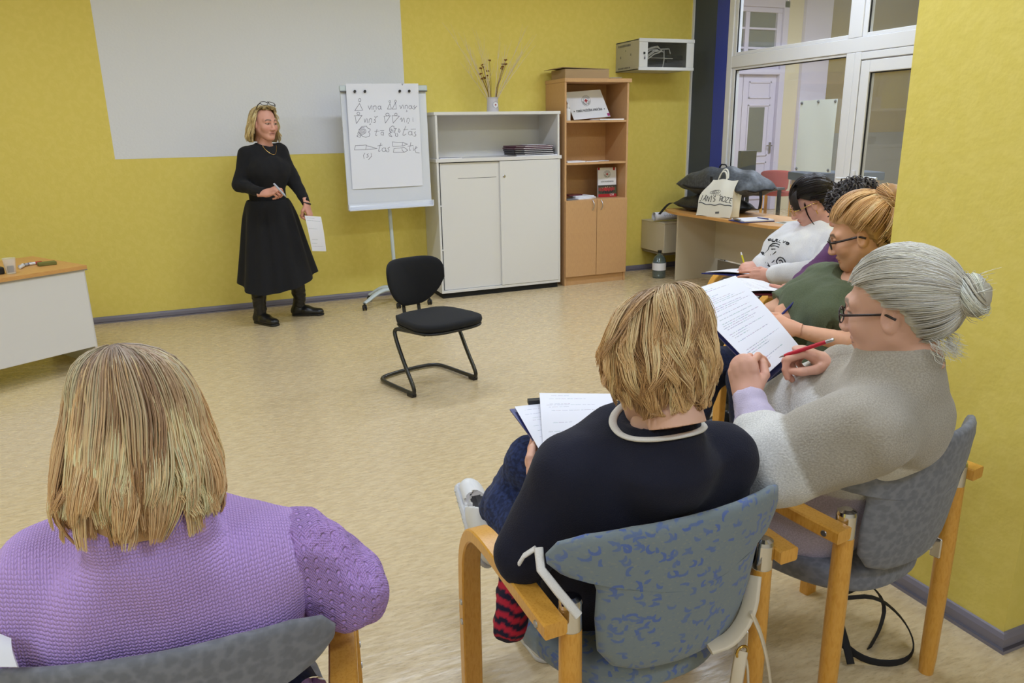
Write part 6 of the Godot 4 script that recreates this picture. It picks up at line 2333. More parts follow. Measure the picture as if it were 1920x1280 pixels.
func woman_navy() -> void:
	var J := {"fwd": Vector3(-.05, 0, -1), "hip": Vector3(.80, .50, -1.35), "chest": Vector3(.785, .77, -1.245), "neck": Vector3(.782, .935, -1.135), "head": Vector3(.770, 1.078, -1.155),
		"shL": Vector3(.615, .850, -1.20), "shR": Vector3(.935, .845, -1.14), "elL": Vector3(.535, .672, -1.24), "wrL": Vector3(.675, .69, -1.46), "elR": Vector3(1.0, .67, -1.22), "wrR": Vector3(.925, .795, -1.405),
		"hipL": Vector3(.71, .49, -1.36), "hipR": Vector3(.89, .50, -1.36), "knL": Vector3(.69, .51, -1.70), "knR": Vector3(.74, .655, -1.66), "anL": Vector3(.80, .10, -1.72), "anR": Vector3(.715, .375, -1.92), "toeL": Vector3(.79, .04, -1.90), "toeR": Vector3(.705, .38, -2.05)}
	var p := person("woman with short tousled blond hair in a navy cardigan with white neck band, legs crossed", J.hip)
	var skin := c8(228, 182, 158)
	var m := skin_body(J, {"skin": skin})
	# bare upper back above the neckline
	var fr := frame(J.head, Vector3(-.14, -.42, -1), Vector3(.05, 1, 0))
	add_head(m, fr, {"skin": skin})
	add_hand(m, "hold", J.wrL, Vector3(.45, .15, -1), Vector3(-.6, -.8, .1), true, skin)
	add_hand(m, "pen", J.wrR, Vector3(-.45, .12, -.75), Vector3(.35, .85, -.2), false, skin)
	m.moved(p.position).put("body", p, M.skin)
	var f := Field.new(Vector3(.40, .40, -1.60), Vector3(1.14, 1.04, -.98), .010)
	f.cone(J.hip + Vector3(0, -.04, .02), J.chest + Vector3(0, .0, .0), .19, .188, .04, J.fwd, .62)
	f.cone(Vector3(.69, .80, -1.20), Vector3(.875, .795, -1.17), .108, .106, .05, J.fwd, .90)
	f.cone(J.shL, J.shR, .068, .066, .05)
	f.cone(J.neck + Vector3(0, -.06, .0), J.neck + Vector3(0, -.005, 0), .115, .074, .03)
	f.cone(J.shL, J.elL, .068, .062, .03)
	f.cone(J.elL, J.wrL, .060, .036, .02)
	f.cone(J.shR, J.elR, .068, .062, .03)
	f.cone(J.elR, J.wrR, .060, .036, .02)
	f.cone(J.neck + Vector3(0, -.01, 0), J.neck + Vector3(0, .018, -.004), .080, .072, .02)
	var nf: Vector3 = J.neck + Vector3(-.002, .060, -.010)
	var nb := Basis(Vector3.RIGHT, -.05)
	var nr := Vector3(.098, .056, .086)
	var band := rim(f, nf - Vector3(0, .012, 0), nr * 1.14, nb, 56, .002)
	for i in band.size(): band[i] -= p.position
	f.ell(nf, nr, .006, nb, true)
	var cd := cloth("cardigan", f, p, "navy_knit", .004, 8.0, 7)
	MB.new().tube(smooth(band, 1), .0085, 8, false, .55).put("neck_band", cd, M.white_knit)
	MB.new().tube([Vector3(.519, .745, -1.135) - p.position, Vector3(.512, .715, -1.11) - p.position, Vector3(.53, .685, -1.075) - p.position, Vector3(.56, .64, -1.05) - p.position], .009, 8, true, .5).tube([Vector3(.515, .742, -1.14) - p.position, Vector3(.495, .725, -1.15) - p.position, Vector3(.49, .705, -1.16) - p.position], .008, 8, true, .5).put("white_tie", cd, M.white_knit)
	cloth_mb(trousers(J, .92, .93), p, "jeans", "denim", 9, .005, 12.0)
	shoe(p, Vector3(.655, .270, -1.83), Vector3(.690, .385, -2.11), Vector3(.62, .70, -.1), M.white_shoe, J.anR + Vector3(-.005, .02, .0), 1.22, M.shoe_sole)
	var so := Field.new(Vector3(.60, .26, -2.05), Vector3(.84, .52, -1.76), .007)
	so.cone(J.anR + Vector3(-.02, -.02, .01), J.anR.lerp(J.knR, .16), .041, .043, .01)
	cloth("sock", so, p, "maroon_plastic", .0)
	shoe(p, Vector3(.80, 0, -1.67), Vector3(.79, 0, -1.93), Vector3.UP, M.white_shoe, J.anL + Vector3(0, .03, 0), 1.0, M.shoe_sole)
	m = MB.new()
	falling_hair(m, fr, {"prof": [Vector2(.04, .126), Vector2(.42, .122), Vector2(.80, .098), Vector2(.98, .050), Vector2(1.04, .004), Vector2(1.0, -.035), Vector2(.84, -.068), Vector2(.66, -.098), Vector2(.58, -.112)],
		"rx": .093, "rz": .104, "c": Vector3(0, 0, -.016), "crown": Vector3(-.022, 0, -.045), "gap": 128.0, "front": .48, "n": 7200, "locks": 240, "w": .00088, "wave": .008, "wfreq": 5.0, "layer": .78, "len": .36, "spread": .17, "pinch": .35, "drift": .42, "lift": .013, "short": .93, "segs": 10,
		"cols": [c8(138, 104, 70), c8(176, 140, 96), c8(206, 172, 124), c8(218, 188, 144), c8(168, 132, 92), c8(200, 166, 116)], "root": c8(146, 126, 108)}, 23)
	put_hair(m, p)
	pen("pen", "blue pen in the right hand of the woman in the navy cardigan", Vector3(.852, .798, -1.495), Vector3(.905, .845, -1.375), "pen_blue")
	# papers on a blue board on her knee
	var pa := Vector3(.70, .765, -1.70)
	var bd := thing("clipboard", "blue clipboard under the sheets on the crossed knee of the woman in navy", "clipboard", Vector3(.80, .772, -1.60))
	page("written_sheet", "white sheet uppermost on the knee of the woman in navy, pointing to the right", Vector3(.800, .815, -1.735), Vector3(.978, .815, -1.64), Vector3(.70, .772, -1.50), Vector3(.885, .785, -1.42), .004, page_mat(31, 420, 594, .25), .0012)
	var lower := page("written_sheet", "lower white sheet on the knee of the woman in navy, sticking out left", Vector3(.722, .792, -1.725), Vector3(.90, .80, -1.68), Vector3(.685, .762, -1.47), Vector3(.87, .776, -1.44), .002, page_mat(32, 420, 594, .3), .0012)
	var m2 := MB.new().sheet(func(u, w): return Vector3(.694, .752, -1.46).lerp(Vector3(.875, .764, -1.43), u).lerp(Vector3(.712, .782, -1.735).lerp(Vector3(.90, .79, -1.69), u), w), 2, 2, .004)
	m2.moved(bd.position).put("board", bd, M.navy_plastic)
	MB.new().box(Vector3(.80, .80, -1.715) - bd.position, Vector3(.08, .012, .02), Basis(Vector3.UP, -.25)).put("clip", bd, M.black_plastic)
	# striped knitwear hanging beside her
	var st := Field.new(Vector3(.44, .44, -1.36), Vector3(.62, .70, -1.14), .006)
	st.cone(Vector3(.535, .66, -1.27), Vector3(.515, .56, -1.255), .030, .034, .02)
	st.cone(Vector3(.515, .56, -1.255), Vector3(.503, .505, -1.245), .034, .036, .02)
	m = MB.new()
	m.colored = true
	st.surface(m)
	crumple(m, .006, 16.0, 3)
	for i in m.v.size():
		var y := m.v[i].y + .008 * sin(m.v[i].x * 60.0 + m.v[i].z * 40.0)
		m.col[i] = (c8(30, 28, 52) if fposmod(y, .026) < .013 or y < .488 else c8(188, 34, 60)).srgb_to_linear()
	var sp := Vector3(.515, .47, -1.25)
	m.moved(sp)
	single("striped_knitwear", m, M.striped_knit, "red and black striped knit hanging over the left seat edge of the blue armchair", "knitwear", sp)
	# cream handbag behind her on the seat, straps hanging out
	var b := thing("handbag", "cream leather handbag on the blue armchair seat, straps hanging out below the backrest", "handbag", Vector3(.90, .45, -1.14))
	var o := b.position
	MB.new().rbox(Vector3(.02, .05, .0), Vector3(.22, .09, .06), .03, Basis(Vector3.UP, .25) * Basis(Vector3.BACK, .2), true).put("bag_body", b, M.cream_leather)
	var s1 := MB.new()
	s1.tube(smooth([Vector3(.86, .475, -1.05) - o, Vector3(.91, .485, -1.04) - o, Vector3(.96, .53, -1.05) - o, Vector3(.99, .59, -1.08) - o], 2), .022, 8, true, .3)
	s1.put("folded_strap", b, M.cream_leather)
	s1 = MB.new()
	s1.tube(smooth([Vector3(.955, .54, -1.04) - o, Vector3(.975, .48, -1.02) - o, Vector3(1.0, .36, -1.01) - o, Vector3(1.01, .24, -1.01) - o], 2), .011, 8, true, .3)
	s1.put("strap", b, M.cream_leather)
	s1 = MB.new()
	s1.tube(smooth([Vector3(.92, .47, -1.02) - o, Vector3(.90, .42, -1.005) - o, Vector3(.885, .32, -1.0) - o, Vector3(.88, .22, -1.0) - o], 2), .013, 8, true, .3)
	s1.put("strap", b, M.cream_leather)
	s1 = MB.new()
	s1.tube(smooth([Vector3(.925, .47, -1.02) - o, Vector3(.935, .42, -1.01) - o, Vector3(.93, .29, -1.0) - o], 2), .007, 8, true, .4)
	s1.put("strap", b, M.cream_leather)
	var rg := []
	for i in 13: rg.append(Vector3(.922 + .014 * cos(TAU * i / 12), .466 + .014 * sin(TAU * i / 12), -1.02) - o)
	MB.new().tube(rg, .0028, 8, false).put("ring", b, M.brass)


func woman_bun() -> void:
	var J := {"fwd": Vector3(-.55, 0, -.83), "hip": Vector3(1.475, .50, -1.43), "chest": Vector3(1.43, .77, -1.305), "neck": Vector3(1.385, .955, -1.13), "head": Vector3(1.375, 1.115, -1.135),
		"shL": Vector3(1.25, .872, -1.07), "shR": Vector3(1.515, .885, -1.24), "elL": Vector3(1.112, .775, -1.185), "wrL": Vector3(1.175, .868, -1.345), "elR": Vector3(1.53, .73, -1.33), "wrR": Vector3(1.395, .945, -1.285),
		"hipL": Vector3(1.40, .49, -1.42), "hipR": Vector3(1.53, .49, -1.50), "knL": Vector3(1.14, .50, -1.62), "knR": Vector3(1.30, .52, -1.72), "anL": Vector3(1.12, .10, -1.60), "anR": Vector3(1.28, .10, -1.72), "toeL": Vector3(1.05, .04, -1.74), "toeR": Vector3(1.21, .04, -1.86)}
	var p := person("woman with grey hair in a bun and glasses, wearing a beige, white and lilac sweater", J.hip)
	var skin := c8(222, 174, 152)
	var m := skin_body(J, {"skin": skin, "thin": 1.1})
	var fr := frame(J.head, Vector3(-.46, -.16, -.88), Vector3(-.05, 1, .02), 1.0)
	add_head(m, fr, {"skin": skin, "brow": c8(188, 164, 146), "lip": c8(196, 112, 110)})
	add_hand(m, "clip", J.wrL, Vector3(.10, .80, -.50), Vector3(-.80, .05, .45), true, skin, .96)
	var hr := add_hand(m, "pen", J.wrR, Vector3(-.085, .030, -.075), Vector3(.35, .86, .15), false, skin, 1.0)
	m.moved(p.position).put("body", p, M.skin)
	var f := Field.new(Vector3(.94, .40, -1.58), Vector3(1.78, 1.06, -.84), .010)
	var up := Vector3.UP
	f.cone(J.hip + Vector3(-.01, -.03, .02), J.chest + Vector3(.02, -.02, .02), .205, .198, .05, J.fwd, .74)
	f.cone(J.chest + J.fwd * .08 + Vector3(0, -.03, 0), J.chest + J.fwd * .09 + Vector3(0, .0, 0), .15, .13, .06)
	f.cone(J.chest + Vector3(.02, .05, .03), J.neck + Vector3(.025, -.11, .0), .155, .128, .06, J.fwd, .9)
	f.cone(J.shL, J.shR, .084, .084, .06)
	f.cone(J.neck + Vector3(0, -.07, 0), J.neck + Vector3(0, .0, 0), .118, .084, .03)
	f.cone(J.neck + Vector3(0, .0, 0), J.neck + Vector3(.006, .030, -.004), .084, .082, .01)
	f.cone(J.neck + Vector3(.012, .0, .028), J.neck + Vector3(.016, .046, .032), .080, .068, .015)
	f.cone(J.shL, J.elL, .092, .090, .04)
	f.cone(J.elL, J.elL.lerp(J.wrL, .4), .086, .066, .03)
	f.cone(J.shR, J.elR, .09, .084, .04)
	f.cone(J.elR, J.wrR, .075, .045, .03)
	m = MB.new()
	m.colored = true
	f.surface(m)
	crumple(m, .010, 6.0, 15, Vector3(1, .8, 1))
	var beige := c8(182, 174, 160).srgb_to_linear()
	var white := c8(228, 226, 222).srgb_to_linear()
	var lilac := c8(204, 192, 210).srgb_to_linear()
	var ua: Vector3 = (J.elL - J.shL).normalized()
	for i in m.v.size():
		var q := m.v[i]
		var on_arm := smoothstep(-.01, .03, (q - J.shL).dot(ua)) * (1.0 if (q - J.shL - ua * clampf((q - J.shL).dot(ua), 0.0, .25)).length() < .115 and (q - J.shL).dot(Vector3(-.83, 0, .55)) > -.02 else 0.0)
		var h: float = (q - Vector3(1.40, .80, -1.12)).dot(Vector3.UP - J.fwd * .55)
		if on_arm > .5: h = .14 - (q - J.shL).dot(ua)
		var c := white.lerp(beige, smoothstep(-.004, .004, h))
		if q.y < .655: c = lilac
		m.col[i] = c
	m.moved(p.position).put("sweater", p, M.block_sweater)
	f = Field.new(Vector3(.98, .70, -1.48), Vector3(1.26, .98, -1.06), .007)
	f.cone(J.elL.lerp(J.wrL, .12), J.elL.lerp(J.wrL, .66), .066, .047, .02)
	f.cone(J.elL.lerp(J.wrL, .66), J.wrL + (J.wrL - J.elL) * .06, .041, .038, .01)
	f.cut(J.wrL + (J.wrL - J.elL) * .04, (J.wrL - J.elL).normalized(), .08)
	cloth("cuff", f, p, "lilac_knit", .007, 16.0, 2)
	f = Field.new(Vector3(1.32, .74, -1.46), Vector3(1.58, 1.04, -1.20), .007)
	f.cone(J.elR.lerp(J.wrR, .6), J.wrR + (J.wrR - J.elR) * .02, .044, .037, .01)
	f.cut(J.wrR + (J.wrR - J.elR) * .03, (J.wrR - J.elR).normalized(), .08)
	cloth("cuff", f, p, "lilac_knit", .004, 16.0, 4)
	cloth_mb(trousers(J, 1.08, .95), p, "trousers", "grey_trouser", 5)
	for s in ["L", "R"]: shoe(p, J["an" + s] * Vector3(1, 0, 1) + Vector3(.025, 0, .05), J["toe" + s] * Vector3(1, 0, 1), Vector3.UP, M.black_leather, J["an" + s] + Vector3(0, .03, 0))
	m = MB.new()
	var cols := [c8(150, 144, 132), c8(196, 190, 176), c8(222, 218, 206), c8(208, 200, 182), c8(232, 230, 222), c8(178, 170, 152)]
	pulled_hair(m, fr, {"r": Vector3(.092, .105, .112), "c": Vector3(0, .024, -.016), "knot": Vector3(0, .022, -.128), "n": 4600, "w": .0011, "puff": .010, "lock": 12, "brow": .40, "nape": -.86, "cols": cols, "root": c8(206, 200, 190)}, 5)
	knot_hair(m, fr, Vector3(0, .024, -.146), Vector3(0, .15, -1), .024, .020, 520, .0011, cols, 6, .016)
	var rg := RandomNumberGenerator.new()
	rg.seed = 77
	for k in 124:
		# wisps at the nape and over the bun
		var a := rg.randf_range(-1.2, 1.2)
		var q := PackedVector3Array()
		var s0 := Vector3(sin(a) * .06, rg.randf_range(-.085, -.05), -.095 + absf(a) * .02)
		if k > 110: s0 = Vector3(rg.randf_range(-.04, .04), rg.randf_range(.03, .06), -.15)
		for i in 9:
			var x := i / 8.0
			q.append(fr * (s0 + Vector3(sin(x * 5.0 + k) * .012 * x, (-.03 if k <= 110 else .012) * x, -.03 * x - (.012 * sin(x * 4.0 + k * 1.7)) * x)))
		strand(m, q, .0006, tone(cols, rg.randf()), tone(cols, rg.randf()))
	put_hair(m, p)
	glasses(p, fr, M.dark_frame, .025, .017, .0017)
	pen("pen", "red pen with a silver end held by the woman with the grey bun", Vector3(1.275, .955, -1.362), Vector3(1.335, 1.020, -1.255), "pen_red", .0048, "steel")
	# the big sheet on a blue folder
	var fo := thing("folder", "blue folder under the large written sheet held by the woman with the grey bun", "folder", Vector3(1.30, .98, -1.55))
	MB.new().sheet(func(u, w): return (Vector3(1.245, .893, -1.372).lerp(Vector3(1.400, .940, -1.425), u).lerp(Vector3(1.262, 1.030, -1.752).lerp(Vector3(1.415, 1.075, -1.72), u), w) + Vector3(0, -.006, 0)) - fo.position, 4, 4, .004).put("cover", fo, M.navy_plastic)
	page("written_sheet", "large printed sheet held up by the woman with the grey bun", Vector3(1.252, 1.040, -1.748), Vector3(1.418, 1.083, -1.715), Vector3(1.238, .904, -1.372), Vector3(1.396, .953, -1.425), .010, page_mat(40, 420, 594, .72, 158), .0012)
	# black bag straps on the floor behind her chair
	var b := thing("carrying_strap", "black webbing strap lying in loops on the floor under the grey armchair", "strap", Vector3(1.68, 0, -1.38))
	var o := b.position
	for q in [[Vector3(1.66, .13, -1.42), Vector3(1.72, .16, -1.36), Vector3(1.80, .08, -1.32), Vector3(1.80, .015, -1.27), Vector3(1.71, .012, -1.24), Vector3(1.62, .012, -1.29), Vector3(1.58, .05, -1.36)], [Vector3(1.68, .12, -1.45), Vector3(1.78, .14, -1.44), Vector3(1.84, .06, -1.42), Vector3(1.78, .015, -1.38), Vector3(1.68, .012, -1.33)], [Vector3(1.60, .10, -1.38), Vector3(1.585, .05, -1.33), Vector3(1.575, .012, -1.30)]]:
		var path := []
		for v in q: path.append(v - o)
		MB.new().tube(smooth(path, 2), .012, 8, true, .2).put("strap", b, M.webbing)


func woman_khaki() -> void:
	var J := {"fwd": Vector3(-1, 0, 0), "hip": Vector3(2.40, .50, -2.24), "chest": Vector3(2.38, .77, -2.20), "neck": Vector3(2.42, .940, -2.15), "head": Vector3(2.385, 1.083, -2.168),
		"shL": Vector3(2.385, .868, -1.995), "shR": Vector3(2.38, .868, -2.33), "elL": Vector3(2.15, .730, -1.955), "wrL": Vector3(1.985, .775, -2.085), "elR": Vector3(2.20, .74, -2.42), "wrR": Vector3(2.185, .770, -2.225),
		"hipL": Vector3(2.36, .49, -2.15), "hipR": Vector3(2.36, .49, -2.33), "knL": Vector3(1.91, .55, -2.20), "knR": Vector3(1.87, .565, -2.38), "anL": Vector3(1.92, .10, -2.20), "anR": Vector3(1.70, .10, -2.36), "toeL": Vector3(1.77, .04, -2.21), "toeR": Vector3(1.55, .04, -2.37)}
	J.wrR = Vector3(2.20, .785, -2.235)
	var p := person("woman with a blond updo and dark glasses in a khaki top and cropped jeans", J.hip)
	var skin := c8(220, 166, 136)
	var m := skin_body(J, {"skin": skin, "thin": 1.12})
	var fr := frame(J.head, Vector3(-.66, -.30, -.72), Vector3(-.1, 1, -.1), 1.06)
	add_head(m, fr, {"skin": skin, "lip": c8(178, 92, 92)})
	add_hand(m, "hold", J.wrL, Vector3(-.5, .02, -.75), Vector3(-.35, .3, .8), true, skin)
	add_hand(m, "pen", J.wrR, Vector3(-.85, -.02, -.38), Vector3(-.1, .7, .6), false, skin)
	m.moved(p.position).put("body", p, M.skin)
	var f := Field.new(Vector3(1.98, .40, -2.60), Vector3(2.68, 1.02, -1.84), .011)
	f.cone(J.hip + Vector3(-.01, -.02, 0), J.chest, .21, .185, .05, J.fwd, .85)
	f.cone(Vector3(2.25, .785, -2.12), Vector3(2.25, .785, -2.26), .122, .122, .05)
	f.cone(Vector3(2.22, .62, -2.14), Vector3(2.22, .62, -2.28), .12, .12, .07)
	f.cone(J.shL, J.shR, .074, .074, .06)
	f.cone(J.neck + Vector3(-.02, -.07, 0), J.neck + Vector3(-.02, -.02, 0), .11, .085, .03)
	f.cone(J.shL, J.shL.lerp(J.elL, .78), .078, .070, .03)
	f.cone(J.shR, J.shR.lerp(J.elR, .78), .078, .070, .03)
	for s in ["L", "R"]: f.cut(J["sh" + s].lerp(J["el" + s], .80), (J["el" + s] - J["sh" + s]).normalized(), .10)
	f.ell(J.neck + Vector3(-.05, .03, 0), Vector3(.10, .065, .08), .01, Basis(Vector3.BACK, .35), true)
	cloth("top", f, p, "khaki_cloth", .008, 9.0, 6)
	cloth_mb(trousers(J, 1.08, .52), p, "jeans", "dark_denim", 3)
	for s in ["L", "R"]: shoe(p, J["an" + s] * Vector3(1, 0, 1) + Vector3(.05, 0, 0), J["toe" + s] * Vector3(1, 0, 1) + Vector3(-.05, 0, 0), Vector3.UP, M.black_leather, J["an" + s] + Vector3(0, .0, 0))
	m = MB.new()
	var cols := [c8(132, 94, 60), c8(178, 136, 90), c8(204, 166, 116), c8(190, 146, 100), c8(220, 190, 146), c8(160, 116, 74)]
	pulled_hair(m, fr, {"r": Vector3(.096, .116, .114), "c": Vector3(0, .028, -.016), "knot": Vector3(.0, .088, -.112), "n": 3200, "w": .0015, "puff": .018, "lock": 16, "up": .12, "brow": .42, "nape": -.80, "cols": cols}, 15)
	knot_hair(m, fr, Vector3(0, .105, -.125), Vector3(.3, .6, -.8).normalized(), .036, .026, 420, .0015, cols, 16, .05)
	put_hair(m, p)
	glasses(p, fr, M.dark_frame, .027, .019, .0026)
	pen("pen", "dark blue pen with silver rings held by the woman in the khaki top", Vector3(2.091, .757, -2.262), Vector3(2.160, .852, -2.222), "pen_blue")
	page("written_sheet", "white sheet under the writing hand of the woman in the khaki top", Vector3(1.925, .752, -2.17), Vector3(1.945, .752, -2.40), Vector3(2.12, .758, -2.16), Vector3(2.14, .758, -2.37), .006, page_mat(41, 300, 424, .4))
	var fo := thing("folder", "blue folder under the sheet of the woman in the khaki top", "folder", Vector3(2.03, .745, -2.27))
	MB.new().rbox(Vector3.ZERO, Vector3(.24, .006, .30), .002).put("cover", fo, M.navy_plastic)


func woman_curly() -> void:
	var J := {"fwd": Vector3(-1, 0, 0), "hip": Vector3(3.06, .50, -2.80), "chest": Vector3(3.14, .78, -2.76), "neck": Vector3(3.10, .955, -2.79), "head": Vector3(3.02, 1.098, -2.81),
		"shL": Vector3(3.10, .86, -2.62), "shR": Vector3(3.10, .875, -2.93), "elL": Vector3(2.80, .70, -2.56), "wrL": Vector3(2.53, .745, -2.555), "elR": Vector3(2.84, .72, -2.90), "wrR": Vector3(2.62, .785, -2.60),
		"hipL": Vector3(2.9, .49, -2.75), "hipR": Vector3(2.9, .49, -2.93), "knL": Vector3(2.47, .53, -2.74), "knR": Vector3(2.46, .53, -2.92), "anL": Vector3(2.46, .10, -2.74), "anR": Vector3(2.45, .10, -2.92), "toeL": Vector3(2.32, .04, -2.74), "toeR": Vector3(2.31, .04, -2.92)}
	J.wrR = Vector3(2.63, .790, -2.62)
	var p := person("woman with short dark curly hair in a plum cardigan, behind the blond updo", J.hip)
	var skin := c8(214, 160, 140)
	var m := skin_body(J, {"skin": skin})
	var fr := frame(J.head, Vector3(-.8, -.4, -.5), Vector3(-.2, 1, 0), 1.04)
	add_head(m, fr, {"skin": skin})
	add_hand(m, "hold", J.wrL, Vector3(-.8, .08, -.5), Vector3(-.2, .1, .9), true, skin)
	add_hand(m, "pen", J.wrR, Vector3(-.9, -.02, -.2), Vector3(-.1, .7, .6), false, skin)
	m.moved(p.position).put("body", p, M.skin)
	var f := Field.new(Vector3(2.46, .40, -3.12), Vector3(3.40, 1.04, -2.40), .013)
	f.cone(J.hip, J.chest, .18, .17, .05, J.fwd, .75)
	f.cone(J.shL, J.shR, .068, .068, .06)
	f.cone(J.chest + Vector3(-.03, .02, 0), J.chest + Vector3(-.03, .0, 0), .12, .12, .06)
	f.cone(J.neck + Vector3(0, -.07, 0), J.neck + Vector3(0, .0, 0), .10, .066, .03)
	for s in ["L", "R"]:
		f.cone(J["sh" + s], J["el" + s], .064, .058, .03)
		f.cone(J["el" + s], J["wr" + s], .056, .038, .02)
	cloth("cardigan", f, p, "plum_knit", .008, 9.0, 8)
	for s in ["L", "R"]:
		var cf := Field.new(J["wr" + s] - Vector3.ONE * .14, J["wr" + s] + Vector3.ONE * .14, .008)
		cf.cone(J["el" + s].lerp(J["wr" + s], .66), J["wr" + s] + (J["wr" + s] - J["el" + s]) * .01, .046, .036, .01)
		cf.cut(J["wr" + s] + (J["wr" + s] - J["el" + s]) * .02, (J["wr" + s] - J["el" + s]).normalized(), .1)
		cloth("cuff", cf, p, "cream_knit", .004, 14.0, 3)
	cloth_mb(trousers(J, 1.0, .95), p, "trousers", "black_trouser", 3)
	for s in ["L", "R"]: shoe(p, J["an" + s] * Vector3(1, 0, 1) + Vector3(.05, 0, 0), J["toe" + s] * Vector3(1, 0, 1) + Vector3(-.05, 0, 0), Vector3.UP, M.black_leather, J["an" + s] + Vector3(0, .03, 0))
	m = MB.new()
	curly_hair(m, fr, Vector3(.098, .112, .116), 420, .0017, [c8(26, 22, 24), c8(48, 42, 44), c8(70, 64, 68), c8(38, 32, 34), c8(92, 88, 92)], 9)
	put_hair(m, p, "hair", "hair_dull")
	pen("pen", "purple pen held by the dark curly haired woman", Vector3(2.512, .768, -2.672), Vector3(2.602, .858, -2.600), "pen_purple")
	page("written_sheet", "white sheet on the maroon folder in front of the curly haired woman", Vector3(2.24, .792, -2.60), Vector3(2.31, .790, -2.88), Vector3(2.46, .770, -2.57), Vector3(2.52, .772, -2.84), .012, page_mat(42, 300, 424, .7, 170))
	var fo := thing("folder", "maroon folder held on the lap of the dark curly haired woman", "folder", Vector3(2.38, .765, -2.72))
	MB.new().sheet(func(u, w): return Vector3(2.46, .762, -2.56).lerp(Vector3(2.53, .764, -2.85), u).lerp(Vector3(2.24, .778, -2.59).lerp(Vector3(2.30, .776, -2.88), u), w) - fo.position, 2, 2, .005).put("cover", fo, M.maroon_plastic)


func woman_white() -> void:
	var J := {"fwd": Vector3(-.98, 0, .05), "hip": Vector3(3.24, .50, -3.36), "chest": Vector3(3.18, .77, -3.30), "neck": Vector3(3.235, .945, -3.22), "head": Vector3(3.17, 1.085, -3.245),
		"shL": Vector3(3.20, .875, -3.06), "shR": Vector3(3.21, .875, -3.40), "elL": Vector3(3.045, .745, -3.00), "wrL": Vector3(2.875, .712, -3.18), "elR": Vector3(3.14, .75, -3.46), "wrR": Vector3(2.955, .727, -3.38),
		"hipL": Vector3(3.2, .49, -3.27), "hipR": Vector3(3.2, .49, -3.45), "knL": Vector3(2.80, .54, -3.26), "knR": Vector3(2.79, .54, -3.46), "anL": Vector3(2.78, .10, -3.26), "anR": Vector3(2.76, .10, -3.46), "toeL": Vector3(2.64, .04, -3.26), "toeR": Vector3(2.62, .04, -3.46)}
	var p := person("dark haired woman with a fringe and thin gold glasses in a white printed sweatshirt", J.hip)
	var skin := c8(216, 164, 148)
	var m := skin_body(J, {"skin": skin})
	var fr := frame(J.head, Vector3(-.80, -.50, -.56), Vector3(-.2, 1, -.1), 1.03)
	add_head(m, fr, {"skin": skin, "lip": c8(176, 60, 76), "brow": c8(50, 38, 36)})
	add_hand(m, "hold", J.wrL, Vector3(-.75, -.1, -.5), Vector3(-.3, .3, .8), true, skin)
	add_hand(m, "pen", J.wrR, Vector3(-.9, -.05, -.12), Vector3(-.1, .7, .55), false, skin)
	m.moved(p.position).put("body", p, M.skin)
	var f := Field.new(Vector3(2.78, .40, -3.66), Vector3(3.50, 1.04, -2.86), .011)
	f.cone(J.hip, J.chest, .195, .185, .05, J.fwd, .8)
	f.cone(J.chest + Vector3(-.06, .02, .05), J.chest + Vector3(-.06, .02, -.05), .135, .135, .06)
	f.cone(Vector3(3.10, .60, -3.32), Vector3(3.12, .64, -3.32), .16, .15, .06)
	f.cone(J.shL, J.shR, .074, .074, .06)
	f.cone(J.neck + Vector3(-.01, -.08, 0), J.neck + Vector3(-.01, -.01, 0), .115, .080, .03)
	for s in ["L", "R"]:
		f.cone(J["sh" + s], J["el" + s], .078, .074, .03)
		f.cone(J["el" + s], J["el" + s].lerp(J["wr" + s], .85), .072, .058, .02)
		f.cone(J["el" + s].lerp(J["wr" + s], .85), J["wr" + s], .052, .038, .01)
	var sw := cloth("sweatshirt", f, p, "white_fleece", .009, 8.0, 12)
	# black line print across the chest: strokes laid on the cloth
	var pr := MB.new()
	var o := Vector3(2.90, .80, -3.30)
	for s in ["-.10,.115 -.08,.135 -.055,.120", "-.085,.105 -.06,.108 -.03,.098", "-.045,.135 -.045,.105 -.025,.103", "-.02,.138 -.02,.100", "-.02,.138 .0,.132 -.015,.118 .004,.100", ".015,.135 .012,.100 .03,.100", ".04,.14 .05,.10 .06,.135", ".075,.13 .10,.125 .10,.10 .075,.10 .075,.13", ".085,.12 .093,.115 .09,.108",
			"-.03,.075 -.045,.05 -.045,.02", "-.03,.075 .0,.085 .03,.075", "-.035,.05 -.01,.06 .03,.055", "-.045,.02 -.06,.0", "-.02,.03 .01,.035", ".0,.0 .02,.02",
			"-.10,-.02 -.085,.0 -.06,-.005 -.055,-.04 -.07,-.065 -.095,-.06 -.105,-.035 -.10,-.02", "-.09,-.02 -.075,-.01 -.068,-.03 -.08,-.05 -.092,-.04 -.085,-.028 -.078,-.032", "-.04,-.02 -.03,-.06 -.01,-.075", "-.02,-.01 -.005,-.05 .015,-.03", "-.05,-.07 .0,-.09 .04,-.075",
			".03,-.03 .05,-.005 .08,-.01 .09,-.04 .07,-.07 .045,-.06 .03,-.03", ".05,-.025 .065,-.018 .075,-.035 .063,-.05 .052,-.042 .058,-.034", "-.015,.0 -.02,-.03", ".02,-.06 .03,-.08 .05,-.09"]:
		var q := []
		for a in pts(s): q.append(f.snap(o + Vector3(.10 - .35 * (a as Vector2).y - .0, (a as Vector2).y * .95, (a as Vector2).x * 1.0), .0025) - p.position)
		pr.tube(smooth(q, 1), .0032, 5)
	pr.put("print", sw, M.dark_ink)
	cloth_mb(trousers(J, 1.0, .95), p, "trousers", "grey_trouser", 3)
	for s in ["L", "R"]: shoe(p, J["an" + s] * Vector3(1, 0, 1) + Vector3(.05, 0, 0), J["toe" + s] * Vector3(1, 0, 1) + Vector3(-.05, 0, 0), Vector3.UP, M.black_leather, J["an" + s] + Vector3(0, .03, 0))
